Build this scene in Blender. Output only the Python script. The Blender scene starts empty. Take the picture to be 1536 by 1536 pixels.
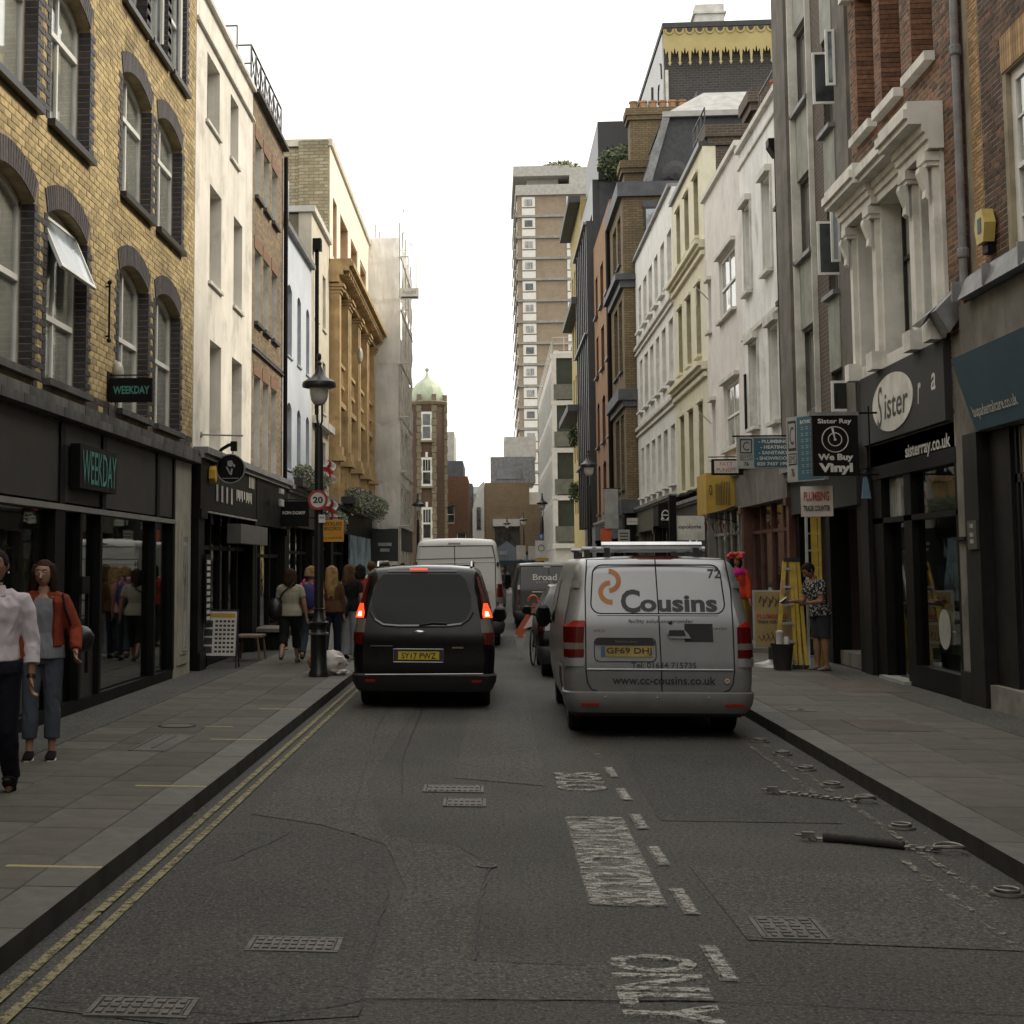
import bpy, bmesh, math, random
from mathutils import Vector, Matrix, noise
random.seed(7)
R = math.radians
sc = bpy.context.scene
col = sc.collection

# ------------------------------------------------------------------ camera
cd = bpy.data.cameras.new('camera'); cam = bpy.data.objects.new('camera', cd); col.objects.link(cam)
cd.sensor_width = 36; cd.lens = 53.086; cd.shift_x = 0.16146; cd.shift_y = -0.08854; cd.clip_end = 900; cd.clip_start = 0.1
cam.matrix_world = Matrix.Translation((0, 0, 1.8)) @ Matrix.Rotation(R(5.5233), 4, 'Z') @ Matrix.Rotation(R(95.3974), 4, 'X')
sc.camera = cam

# ------------------------------------------------------------------ sky, sun, exposure
SUN_EL, SUN_AZ = 36, 66            # azimuth measured from +Y towards +X
w = bpy.data.worlds.new('World'); sc.world = w; w.use_nodes = True
nt = w.node_tree; N = nt.nodes; Lk = nt.links
bgn = N['Background']; bgn.inputs[1].default_value = 0.082
sky = N.new('ShaderNodeTexSky'); sky.sky_type = 'NISHITA'; sky.sun_disc = False
sky.sun_elevation = R(SUN_EL); sky.sun_rotation = R(SUN_AZ); sky.dust_density = 3
tc = N.new('ShaderNodeTexCoord'); mp = N.new('ShaderNodeMapping'); mp.inputs[3].default_value = (1, 1, 2.5)
no = N.new('ShaderNodeTexNoise'); no.inputs['Scale'].default_value = 1.6; no.inputs['Detail'].default_value = 5; no.inputs['Roughness'].default_value = .5
cr = N.new('ShaderNodeValToRGB')
cr.color_ramp.elements[0].position = .28; cr.color_ramp.elements[0].color = (0.5, 0.51, 0.5, 1)
cr.color_ramp.elements[1].position = .5; cr.color_ramp.elements[1].color = (1.0, 0.98, 0.93, 1)
sc_ = N.new('ShaderNodeVectorMath'); sc_.operation = 'SCALE'; sc_.inputs[3].default_value = 19.0
mx = N.new('ShaderNodeMix'); mx.data_type = 'RGBA'; mx.inputs[0].default_value = 0.9
Lk.new(tc.outputs['Generated'], mp.inputs[0]); Lk.new(mp.outputs[0], no.inputs['Vector']); Lk.new(no.outputs['Fac'], cr.inputs[0])
Lk.new(cr.outputs[0], sc_.inputs[0]); Lk.new(sky.outputs[0], mx.inputs[6]); Lk.new(sc_.outputs[0], mx.inputs[7]); Lk.new(mx.outputs[2], bgn.inputs[0])
sd = bpy.data.lights.new('sun', 'SUN'); sun = bpy.data.objects.new('sun', sd); col.objects.link(sun)
sd.energy = 2.6; sd.angle = R(12); sd.color = (1, .9, .74)
_d = Vector((math.sin(R(SUN_AZ)) * math.cos(R(SUN_EL)), math.cos(R(SUN_AZ)) * math.cos(R(SUN_EL)), math.sin(R(SUN_EL))))
sun.rotation_euler = _d.to_track_quat('Z', 'Y').to_euler(); sun.location = (20, 20, 60)
vs = sc.view_settings; vs.view_transform = 'Standard'; vs.look = 'None'; vs.exposure = 0.27; vs.gamma = 1; vs.use_curve_mapping = False
sc.cycles.max_bounces = 6; sc.cycles.transparent_max_bounces = 12; sc.cycles.diffuse_bounces = 4

# ------------------------------------------------------------------ materials
MATS = {}
def _m(name):
    m = bpy.data.materials.new(name); m.use_nodes = True; MATS[name] = m
    nt = m.node_tree; return m, nt.nodes, nt.links, nt.nodes['Principled BSDF']
def mth(N, L, op, a, b=None, c=None):
    n = N.new('ShaderNodeMath'); n.operation = op
    for i, v in enumerate((a, b, c)):
        if v is None: continue
        if isinstance(v, (int, float)): n.inputs[i].default_value = v
        else: L.new(v, n.inputs[i])
    return n.outputs[0]
def mixc(N, L, f, a, b, mode='MIX'):
    n = N.new('ShaderNodeMix'); n.data_type = 'RGBA'; n.blend_type = mode
    for i, v in ((0, f), (6, a), (7, b)):
        if isinstance(v, (int, float)): n.inputs[i].default_value = v
        elif isinstance(v, tuple): n.inputs[i].default_value = (*v[:3], 1)
        else: L.new(v, n.inputs[i])
    return n.outputs[2]
def nz(N, L, vec, scale, detail=3, rough=.55, sx=(1, 1, 1)):
    if sx != (1, 1, 1):
        m = N.new('ShaderNodeMapping'); m.inputs[3].default_value = sx; L.new(vec, m.inputs[0]); vec = m.outputs[0]
    n = N.new('ShaderNodeTexNoise'); n.inputs['Scale'].default_value = scale; n.inputs['Detail'].default_value = detail; n.inputs['Roughness'].default_value = rough
    L.new(vec, n.inputs['Vector']); return n.outputs['Fac']
def rmp(N, L, f, lo, hi):
    n = N.new('ShaderNodeMapRange'); n.inputs[1].default_value = lo; n.inputs[2].default_value = hi; n.interpolation_type = 'SMOOTHSTEP'; L.new(f, n.inputs[0]); return n.outputs[0]
def mat(name, c, rough=.8, metal=0, var=.2, scale=2.5, streak=0, bump=.15, bs=60, dirt=None, dirt_amt=.4, tone=0, spec=.5, emit=0, coat=0, gum=0):
    """painted / rendered / stone surface: large blotches, vertical weather streaks, fine grain"""
    if name in MATS: return MATS[name]
    m, N, L, P = _m(name)
    t = N.new('ShaderNodeTexCoord').outputs['Object']
    dark = tuple(x * (1 - var) for x in c); lite = tuple(min(1, x * (1 + var * .6)) for x in c)
    o = mixc(N, L, rmp(N, L, nz(N, L, t, scale, 5, .6), .3, .7), dark, lite)
    if streak: o = mixc(N, L, mth(N, L, 'MULTIPLY', rmp(N, L, nz(N, L, t, 5, 4, .6, (1, 1, .09)), .48, .75), streak), o, dirt or tuple(x * .4 for x in c))
    if dirt: o = mixc(N, L, mth(N, L, 'MULTIPLY', rmp(N, L, nz(N, L, t, 1.1, 6, .65), .5, .72), dirt_amt), o, dirt)
    if tone:
        a = N.new('ShaderNodeAttribute'); a.attribute_name = 'tone'
        o = mixc(N, L, 1.0, o, mixc(N, L, a.outputs['Fac'], (1 - tone,) * 3, (1 + tone * .5,) * 3), 'MULTIPLY')
    if gum:
        v = N.new('ShaderNodeTexVoronoi'); v.inputs['Scale'].default_value = gum; L.new(t, v.inputs['Vector'])
        o = mixc(N, L, rmp(N, L, v.outputs['Distance'], .085, .06), o, tuple(x * 1.5 for x in c))
        v = N.new('ShaderNodeTexVoronoi'); v.inputs['Scale'].default_value = gum * .7; L.new(t, v.inputs['Vector'])
        o = mixc(N, L, rmp(N, L, v.outputs['Distance'], .08, .06), o, tuple(x * .4 for x in c))
    L.new(o, P.inputs['Base Color']); P.inputs['Metallic'].default_value = metal
    g = nz(N, L, t, bs, 3)
    L.new(mth(N, L, 'ADD', rough - .1, mth(N, L, 'MULTIPLY', g, .2)), P.inputs['Roughness'])
    P.inputs['Specular IOR Level'].default_value = spec
    if coat: P.inputs['Coat Weight'].default_value = coat; P.inputs['Coat Roughness'].default_value = .04
    if bump:
        b = N.new('ShaderNodeBump'); b.inputs['Strength'].default_value = bump; b.inputs['Distance'].default_value = .01; L.new(g, b.inputs['Height']); L.new(b.outputs[0], P.inputs['Normal'])
    if emit: P.inputs['Emission Color'].default_value = (*c, 1); P.inputs['Emission Strength'].default_value = emit
    return m
def brickmat(name, c1, c2, mortar, bw=.225, bh=.075, ms=.012, rough=.85, dirt=.4, dc=(.05, .045, .035)):
    if name in MATS: return MATS[name]
    m, N, L, P = _m(name)
    t = N.new('ShaderNodeTexCoord').outputs['Object']
    s = N.new('ShaderNodeSeparateXYZ'); L.new(t, s.inputs[0])
    cb = N.new('ShaderNodeCombineXYZ'); L.new(mth(N, L, 'ADD', s.outputs[0], s.outputs[1]), cb.inputs[0]); L.new(s.outputs[2], cb.inputs[1])
    b = N.new('ShaderNodeTexBrick'); L.new(cb.outputs[0], b.inputs['Vector'])
    b.inputs['Scale'].default_value = 1; b.inputs['Brick Width'].default_value = bw; b.inputs['Row Height'].default_value = bh; b.inputs['Mortar Size'].default_value = ms; b.inputs['Mortar Smooth'].default_value = .2
    b.inputs['Color1'].default_value = (*c1, 1); b.inputs['Color2'].default_value = (*c2, 1); b.inputs['Mortar'].default_value = (*mortar, 1)
    o = mixc(N, L, .75, b.outputs['Color'], mixc(N, L, nz(N, L, t, 7, 5, .7), (.45,) * 3, (1.45,) * 3), 'MULTIPLY')
    o = mixc(N, L, mth(N, L, 'MULTIPLY', rmp(N, L, nz(N, L, t, .8, 5, .6), .45, .75), dirt), o, dc)
    L.new(o, P.inputs['Base Color']); P.inputs['Roughness'].default_value = rough
    bp = N.new('ShaderNodeBump'); bp.invert = True; bp.inputs['Strength'].default_value = .5; bp.inputs['Distance'].default_value = .012
    L.new(b.outputs['Fac'], bp.inputs['Height']); L.new(bp.outputs[0], P.inputs['Normal'])
    return m
def glass(name, tint=(.9, .91, .9), a=.1, rough=.02):
    """clear glazing: Fresnel mix of mirror reflection and tinted transparency"""
    if name in MATS: return MATS[name]
    m, N, L, P = _m(name); N.remove(P)
    out = N['Material Output']; tr = N.new('ShaderNodeBsdfTransparent'); tr.inputs[0].default_value = (*tint, 1)
    gl = N.new('ShaderNodeBsdfGlossy'); gl.inputs['Roughness'].default_value = rough; gl.inputs['Color'].default_value = (.95, .97, .96, 1)
    t = N.new('ShaderNodeTexCoord').outputs['Object']
    b = N.new('ShaderNodeBump'); b.inputs['Strength'].default_value = .06; b.inputs['Distance'].default_value = .02; L.new(nz(N, L, t, 1.7, 2), b.inputs['Height']); L.new(b.outputs[0], gl.inputs['Normal'])
    lw = N.new('ShaderNodeLayerWeight'); lw.inputs[0].default_value = .5
    f = mth(N, L, 'MULTIPLY_ADD', mth(N, L, 'POWER', lw.outputs['Facing'], 4.0), .75, a)
    x = N.new('ShaderNodeMixShader'); L.new(f, x.inputs[0]); L.new(tr.outputs[0], x.inputs[1]); L.new(gl.outputs[0], x.inputs[2]); L.new(x.outputs[0], out.inputs[0])
    return m
def pane(name, c=(.05, .055, .055), rough=.06, curtain=None):
    """glazing seen from far off: glossy, with a dim room or hanging curtain behind"""
    if name in MATS: return MATS[name]
    m, N, L, P = _m(name); t = N.new('ShaderNodeTexCoord').outputs['Object']
    o = mixc(N, L, rmp(N, L, nz(N, L, t, 1.3, 3), .4, .6), tuple(x * .5 for x in c), tuple(x * 1.5 for x in c))
    if curtain: o = mixc(N, L, rmp(N, L, nz(N, L, t, 14, 2, .5, (1, 1, .03)), .35, .65), o, curtain)
    L.new(o, P.inputs['Base Color']); P.inputs['Roughness'].default_value = rough; P.inputs['Specular IOR Level'].default_value = .8
    b = N.new('ShaderNodeBump'); b.inputs['Strength'].default_value = .1; b.inputs['Distance'].default_value = .03; L.new(nz(N, L, t, 2.2, 2), b.inputs['Height']); L.new(b.outputs[0], P.inputs['Normal'])
    return m
def asphalt(name, c, speck=.09, big=.25):
    m, N, L, P = _m(name); t = N.new('ShaderNodeTexCoord').outputs['Object']
    n1 = nz(N, L, t, 62, 4, .8); n2 = nz(N, L, t, .55, 4); n3 = nz(N, L, t, 30, 4, .8)
    o = mixc(N, L, rmp(N, L, n2, .35, .68), tuple(x * (1 - big) for x in c), tuple(x * (1 + big) for x in c))
    o = mixc(N, L, rmp(N, L, nz(N, L, t, 1.6, 5, .6, (1, .22, 1)), .5, .75), o, tuple(x * 1.25 for x in c))
    o = mixc(N, L, rmp(N, L, n1, .5, .62), o, (speck * 1.7, speck * 1.65, speck * 1.5))
    o = mixc(N, L, rmp(N, L, n3, .38, .5), tuple(x * .35 for x in c), o)
    o = mixc(N, L, mth(N, L, 'MULTIPLY', rmp(N, L, nz(N, L, t, 3.3, 5, .7), .62, .7), .5), o, tuple(x * .5 for x in c))
    L.new(o, P.inputs['Base Color']); P.inputs['Roughness'].default_value = .82; P.inputs['Specular IOR Level'].default_value = .35
    b = N.new('ShaderNodeBump'); b.inputs['Strength'].default_value = .7; b.inputs['Distance'].default_value = .006; L.new(mth(N, L, 'ADD', n1, n3), b.inputs['Height']); L.new(b.outputs[0], P.inputs['Normal'])
    return m
def worn(name, c, under, lo=.42, hi=.58, scale=9, sx=(1, 1, 1)):
    """road paint worn through to the asphalt"""
    m, N, L, P = _m(name); t = N.new('ShaderNodeTexCoord').outputs['Object']
    f = rmp(N, L, mth(N, L, 'ADD', mth(N, L, 'MULTIPLY', nz(N, L, t, scale, 6, .8, sx), .8), mth(N, L, 'MULTIPLY', nz(N, L, t, 85, 2), .2)), lo, hi)
    cc = mixc(N, L, nz(N, L, t, 30, 3), tuple(x * .65 for x in c), c)
    L.new(cc, P.inputs['Base Color']); L.new(f, P.inputs['Alpha']); P.inputs['Roughness'].default_value = .8
    b = N.new('ShaderNodeBump'); b.inputs['Strength'].default_value = .5; b.inputs['Distance'].default_value = .004; L.new(nz(N, L, t, 95, 3), b.inputs['Height']); L.new(b.outputs[0], P.inputs['Normal'])
    return m
def emis(name, c, s):
    m, N, L, P = _m(name); P.inputs['Base Color'].default_value = (*c, 1); P.inputs['Emission Color'].default_value = (*c, 1); P.inputs['Emission Strength'].default_value = s; return m
def paint(name, c, flake=0, rough=.3, dirtc=(.12, .11, .09), dirt=.3, metal=0.0, coat=.3, spec=.5):
    m, N, L, P = _m(name); t = N.new('ShaderNodeTexCoord').outputs['Object']
    s = N.new('ShaderNodeSeparateXYZ'); L.new(t, s.inputs[0])
    low = rmp(N, L, mth(N, L, 'ADD', s.outputs[2], mth(N, L, 'MULTIPLY', nz(N, L, t, 4, 4), -.6)), .75, -.15)
    o = mixc(N, L, nz(N, L, t, 1.5, 3), tuple(x * .92 for x in c), tuple(min(1, x * 1.06) for x in c))
    o = mixc(N, L, mth(N, L, 'MULTIPLY', low, dirt), o, dirtc)
    L.new(o, P.inputs['Base Color']); P.inputs['Metallic'].default_value = metal
    L.new(mth(N, L, 'ADD', rough, mth(N, L, 'ADD', mth(N, L, 'MULTIPLY', low, .3), mth(N, L, 'MULTIPLY', nz(N, L, t, 6, 4), .12))), P.inputs['Roughness'])
    P.inputs['Coat Weight'].default_value = coat; P.inputs['Specular IOR Level'].default_value = spec; P.inputs['Coat Roughness'].default_value = .08
    return m

# ------------------------------------------------------------------ mesh builder
WORLD = {}      # things whose parts are modelled in street coordinates
def link(o, parent=None):
    col.objects.link(o)
    if parent is not None:
        o.parent = parent
        if parent in WORLD: o.matrix_parent_inverse = Matrix.Translation(-WORLD[parent])
    return o
UNIT = [(-.5, -.5, -.5), (.5, -.5, -.5), (.5, .5, -.5), (-.5, .5, -.5), (-.5, -.5, .5), (.5, -.5, .5), (.5, .5, .5), (-.5, .5, .5)]
UF = [(0, 3, 2, 1), (4, 5, 6, 7), (0, 1, 5, 4), (1, 2, 6, 5), (2, 3, 7, 6), (3, 0, 4, 7)]
class MB:
    def __init__(s): s.v = []; s.f = []; s.m = []; s.t = []
    def add(s, vs, fs, mi=0, tone=.5):
        b = len(s.v); s.v += [tuple(x) for x in vs]; s.f += [tuple(b + i for i in f) for f in fs]; s.m += [mi] * len(fs); s.t += [tone] * len(fs); return s
    def box(s, x0, x1, y0, y1, z0, z1, mi=0, tone=.5):
        x0, x1 = sorted((x0, x1)); y0, y1 = sorted((y0, y1)); z0, z1 = sorted((z0, z1))
        return s.add([((x0, x1)[a > 0], (y0, y1)[b > 0], (z0, z1)[c > 0]) for a, b, c in UNIT], UF, mi, tone)
    def mbox(s, M, mi=0, tone=.5): return s.add([M @ Vector(p) for p in UNIT], UF, mi, tone)
    def quad(s, a, b, c, d, mi=0): return s.add([a, b, c, d], [(0, 1, 2, 3)], mi)
    def loft(s, rings, closed=True, caps=True, mi=0):
        n = len(rings[0]); vs = [p for r in rings for p in r]; fs = []
        for i in range(len(rings) - 1):
            for j in range(n if closed else n - 1):
                k = (j + 1) % n; fs.append((i * n + j, i * n + k, (i + 1) * n + k, (i + 1) * n + j))
        if caps and closed: fs.append(tuple(range(n))[::-1]); fs.append(tuple((len(rings) - 1) * n + i for i in range(n)))
        return s.add(vs, fs, mi)
    def tube(s, pts, r, n=8, mi=0, ref=None, caps=True):
        """pts: path; r: radius, or per-point radius, or per-point (rx, ry)"""
        pts = [Vector(p) for p in pts]; rings = []
        prev = None
        for i, p in enumerate(pts):
            t = (pts[min(i + 1, len(pts) - 1)] - pts[max(i - 1, 0)]).normalized()
            if prev is None:
                a = Vector(ref) if ref else (Vector((0, 0, 1)) if abs(t.z) < .9 else Vector((1, 0, 0)))
            else: a = prev
            x = (a - t * a.dot(t)); x = x.normalized() if x.length > 1e-6 else t.orthogonal().normalized(); y = t.cross(x); prev = x
            q = r[i] if isinstance(r, (list, tuple)) and not isinstance(r[0], (int, float)) or isinstance(r, list) else r
            rx, ry = q if isinstance(q, (tuple, list)) else (q, q)
            rings.append([p + x * (rx * math.cos(2 * math.pi * k / n)) + y * (ry * math.sin(2 * math.pi * k / n)) for k in range(n)])
        return s.loft(rings, True, caps, mi)
    def lathe(s, prof, c=(0, 0, 0), n=16, mi=0, axis='z', a0=0.):
        rings = []
        for r, z in prof:
            ring = []
            for k in range(n):
                a = 2 * math.pi * k / n + a0; x, y = r * math.cos(a), r * math.sin(a)
                p = {'z': (x, y, z), 'y': (x, z, -y), 'x': (z, x, y)}[axis]
                ring.append((p[0] + c[0], p[1] + c[1], p[2] + c[2]))
            rings.append(ring)
        return s.loft(rings, True, True, mi)
    def ball(s, c, r, n=12, m=8, mi=0):
        rx, ry, rz = r if isinstance(r, (tuple, list)) else (r, r, r)
        rings = [[(c[0] + rx * math.sin(math.pi * (i + .02) / (m + .04)) * math.cos(2 * math.pi * k / n), c[1] + ry * math.sin(math.pi * (i + .02) / (m + .04)) * math.sin(2 * math.pi * k / n), c[2] - rz * math.cos(math.pi * (i + .02) / (m + .04))) for k in range(n)] for i in range(m + 1)]
        return s.loft(rings, True, True, mi)
    def prism(s, poly, d, mi=0):
        """poly: list of 3-D points in a plane, d: extrusion vector"""
        n = len(poly); d = Vector(d); a = [Vector(p) for p in poly]; b = [p + d for p in a]
        return s.add(a + b, [tuple(range(n))[::-1], tuple(range(n, 2 * n))] + [(i, (i + 1) % n, n + (i + 1) % n, n + i) for i in range(n)], mi)
    def mesh(s, name, mats, smooth=False):
        me = bpy.data.meshes.new(name); me.from_pydata(s.v, [], s.f)
        for m in (mats if isinstance(mats, (list, tuple)) else [mats]): me.materials.append(m)
        if any(s.m): me.polygons.foreach_set('material_index', s.m)
        if any(t != .5 for t in s.t): a = me.attributes.new('tone', 'FLOAT', 'FACE'); a.data.foreach_set('value', s.t)
        if smooth:
            me.polygons.foreach_set('use_smooth', [True] * len(s.f)); me.set_sharp_from_angle(angle=R(smooth if smooth > 1 else 40))
        me.update(); return me
    def build(s, name, mats, parent=None, smooth=False, kind=None, label=None):
        o = bpy.data.objects.new(name, s.mesh(name, mats, smooth)); link(o, parent)
        if kind: o['kind'] = kind
        if label: o['label'] = label
        return o
def recalc(o):
    bm = bmesh.new(); bm.from_mesh(o.data); bmesh.ops.recalc_face_normals(bm, faces=bm.faces); bm.to_mesh(o.data); bm.free(); return o
def thing(name, label, cat, loc=(0, 0, 0), rz=0, group=None, world=False, s=1, sh=(0, 0, 0)):
    o = bpy.data.objects.new(name, None); col.objects.link(o); o.location = loc; o.rotation_euler = (0, 0, rz); o.scale = (s, s, s)
    o['label'] = label; o['category'] = cat
    if group: o['group'] = group
    if world: WORLD[o] = Vector(loc); o.location = Vector(loc) + Vector(sh)
    return o
def tag(o, label, cat, group=None):
    o['label'] = label; o['category'] = cat
    if group: o['group'] = group
    return o
def struct(o): o['kind'] = 'structure'; return o
def dup(root, loc, rz=None, label=None):
    r = root.copy(); col.objects.link(r); r.location = loc
    if rz is not None: r.rotation_euler = (0, 0, rz)
    if label: r['label'] = label
    def kids(a, b):
        for ch in list(a.children):
            c = ch.copy(); col.objects.link(c); c.parent = b; kids(ch, c)
    kids(root, r)
    return r
# the surveyed positions of the house fronts along each side of the street (first pass -> corrected), metres
LTAB = [(-90, -90), (23.6, 23.6), (23.9, 23.64), (24.6, 24.92), (25.5, 25.93), (26.8, 27.15), (27.7, 28.1), (28.95, 29.45), (29.35, 29.8), (30.1, 30.58), (30.5, 30.95), (31.2, 31.72), (31.65, 32.15), (32.35, 32.95), (33.4, 33.95), (34.1, 34.7), (34.9, 35.5), (35.85, 36.5), (36.55, 37.2), (37.5, 38.27), (38.2, 38.95), (38.4, 39.4), (42.3, 43.7), (42.9, 44.5), (43.8, 45.7), (44.9, 46.7), (47, 49.3), (48.3, 50.3), (50.5, 52.8), (51.7, 53.9), (53.9, 56.5), (57.4, 58.9), (84, 86)]
RTAB = [(-90, -90), (8, 8), (15.25, 15.7), (16.82, 17.35), (18.2, 18.7), (18.86, 19.45), (20.2, 20.7), (21.9, 22.4), (22.35, 22.8), (23.4, 23.85), (23.92, 24.2), (24.0, 24.28), (29.0, 29.47), (30.3, 30.7), (31.5, 31.8), (32.8, 33.15), (34.4, 34.45), (35, 35.05), (36, 36.1), (38.2, 38.4), (39.4, 39.67), (40.2, 40.35), (40.96, 40.85), (42, 41.8), (43.2, 42.9), (44, 43.85), (45.2, 45), (45.9, 45.9), (47.4, 46.95), (48.56, 47.95), (48.9, 48.25), (49.9, 49.45), (50.7, 50.3), (51.8, 51.45), (52.8, 52.3), (53.8, 53.4), (55.1, 54.15), (56, 55.4), (57.1, 56.1), (58.1, 57.4), (59.3, 58.2), (60, 59.2), (60.4, 60.4), (60.46, 60.46), (68, 66.8), (79.5, 77.7), (90.6, 88.3), (103.5, 99.8), (112, 112), (200, 200)]
def interp(u, tab):
    for (a, x), (b, y) in zip(tab, tab[1:]):
        if u <= b: return x + (y - x) * (u - a) / (b - a)
    return u
class Fr:
    """facade frame: u along the wall, v up, w out of the wall"""
    def __init__(s, side, X): s.side, s.X = side, X; s.k = {'L': 1.037, 'R': .974, 'E': 1}[side]; s.tab = {'L': LTAB, 'R': RTAB}.get(side)
    def P(s, u, v, w=0):
        if v > 1.8: v = 1.8 + (v - 1.8) * s.k
        if s.tab: u = interp(u, s.tab)
        if s.side == 'L': return (s.X + w, u, v)
        if s.side == 'R': return (s.X - w, u, v)
        return (u, s.X - w, v)                      # 'E': wall facing the camera
    def box(s, mb, u0, u1, v0, v1, w0, w1, mi=0, tone=.5):
        a, b = s.P(u0, v0, w0), s.P(u1, v1, w1); return mb.box(a[0], b[0], a[1], b[1], a[2], b[2], mi, tone)
    def axes(s):
        return {'L': ((0, 1, 0), (0, 0, 1)), 'R': ((0, -1, 0), (0, 0, 1)), 'E': ((1, 0, 0), (0, 0, 1))}[s.side]
def text(body, c, w, h, m, parent, ax, name='lettering', ext=.004, bold=0, shear=0, align='CENTER', spacing=1, lines=1, off=0):
    """flat lettering scaled to w x h metres, centred on c (in the parent's space)"""
    cu = bpy.data.curves.new(name, 'FONT'); cu.body = body; cu.size = 1; cu.offset = bold; cu.shear = shear; cu.align_x = align; cu.resolution_u = 3; cu.space_character = spacing
    t = bpy.data.objects.new(name, cu); col.objects.link(t)
    bpy.context.view_layer.update()
    me = bpy.data.meshes.new_from_object(t.evaluated_get(bpy.context.evaluated_depsgraph_get()))
    bpy.data.objects.remove(t); bpy.data.curves.remove(cu)
    xs = [v.co.x for v in me.vertices]; ys = [v.co.y for v in me.vertices]
    x0, x1, y0, y1 = min(xs), max(xs), min(ys), max(ys); X = Vector(ax[0]).normalized(); Y = Vector(ax[1]).normalized(); Z = X.cross(Y); c = Vector(c)
    sx = w / (x1 - x0); sy = h / (y1 - y0)
    base = [c + X * ((v.co.x - (x0 + x1) / 2) * sx) + Y * ((v.co.y - (y0 + y1) / 2) * sy) for v in me.vertices]
    n = len(base); fs = [tuple(p.vertices) for p in me.polygons]
    mb = MB(); mb.add([p + Z * (ext + off) for p in base], fs)
    if ext > .01:                                                 # thick letters get sides
        cnt = {}
        for f in fs:
            for i in range(len(f)): e = (f[i], f[(i + 1) % len(f)]); cnt[e] = 1
        bd = [e for e in cnt if (e[1], e[0]) not in cnt]
        mb.add([p + Z * (ext + off) for p in base] + [p + Z * off for p in base], [(b, a, a + n, b + n) for a, b in bd])
    bpy.data.meshes.remove(me)
    return mb.build(name, m, parent)
# ------------------------------------------------------------------ facade helpers
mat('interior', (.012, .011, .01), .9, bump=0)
mat('white_frame', (.7, .69, .65), .5, var=.12, bump=.05)
mat('dark_frame', (.012, .012, .013), .4, var=.2, bump=.05)
mat('grey_frame', (.22, .215, .2), .5, var=.15)
mat('black_paint', (.007, .007, .007), .5, var=.3, scale=1.2, dirt=(.015, .0135, .0115), dirt_amt=.5, spec=.12)
mat('lead', (.2, .2, .2), .55, var=.3, scale=4, dirt=(.07, .07, .065), streak=.5)
mat('slate', (.055, .057, .062), .6, var=.3, scale=6, tone=.4)
mat('roof_felt', (.06, .06, .058), .9)
mat('stone_sill', (.22, .205, .175), .85, var=.3, dirt=(.06, .055, .045), dirt_amt=.7)
mat('curtain', (.62, .6, .55), .95, var=.2, bump=0, streak=.5)
pane('pane_dark', (.045, .05, .05)); pane('pane_light', (.17, .175, .17), curtain=(.35, .35, .32)); pane('pane_sky', (.22, .25, .27), .12)  # pane_sky: bright reflected sky put into the pane's own colour
glass('glass_clear'); glass('glass_shop', (.62, .66, .63), .07)
M = MATS

def wall(B, F, u0, u1, v0, v1, ops, m, depth=.35, name='wall', reveal=None):
    """front wall of a building with real openings: ops = (u0,u1,v0,v1,rise)"""
    mb = MB(); us = sorted({u0, u1, *[o[0] for o in ops], *[o[1] for o in ops]}); us = [u for u in us if u0 <= u <= u1]
    vs_ = sorted({v0, v1, *[o[2] for o in ops], *[o[3] for o in ops]}); vs_ = [v for v in vs_ if v0 <= v <= v1]
    P = F.P
    def q(a, b, c, d, mi=0): mb.quad(P(*a), P(*b), P(*c), P(*d), mi)
    for i in range(len(us) - 1):
        run = None
        for j in range(len(vs_) - 1):
            cu, cv = (us[i] + us[i + 1]) / 2, (vs_[j] + vs_[j + 1]) / 2
            if any(o[0] < cu < o[1] and o[2] < cv < o[3] for o in ops): continue
            q((us[i], vs_[j]), (us[i + 1], vs_[j]), (us[i + 1], vs_[j + 1]), (us[i], vs_[j + 1]))
    ri = 1 if reveal else 0
    for o in ops:
        a, b, c, d = o[:4]; rise = o[4] if len(o) > 4 else 0
        q((a, c), (a, d - rise), (a, d - rise, -depth), (a, c, -depth), ri); q((b, c), (b, d - rise), (b, d - rise, -depth), (b, c, -depth), ri)
        q((a, c), (b, c), (b, c, -depth), (a, c, -depth), ri)
        if not rise: q((a, d), (b, d), (b, d, -depth), (a, d, -depth), ri)
        else:
            pts = arc(a, b, d, rise, 10)
            for k in range(len(pts) - 1):
                (x0, y0), (x1, y1) = pts[k], pts[k + 1]
                q((x0, y0), (x1, y1), (x1, d + .0), (x0, d + .0)); q((x0, y0), (x1, y1), (x1, y1, -depth), (x0, y0, -depth), ri)
    for a, b, c, d in ((u0, u0, v0, v1), (u1, u1, v0, v1)): q((a, c), (a, d), (a, d, -depth), (a, c, -depth))
    q((u0, v1), (u1, v1), (u1, v1, -depth), (u0, v1, -depth))
    o = mb.build(name, [M[m], M[reveal or m]], B); return recalc(o)
def arc(a, b, top, rise, n):
    W2 = (b - a) / 2; r = (W2 * W2 + rise * rise) / (2 * rise); c = (a + b) / 2; cy = top - r
    th = math.asin(min(1, W2 / r)); return [(c + r * math.sin(-th + 2 * th * k / n), cy + r * math.cos(-th + 2 * th * k / n)) for k in range(n + 1)]
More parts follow.
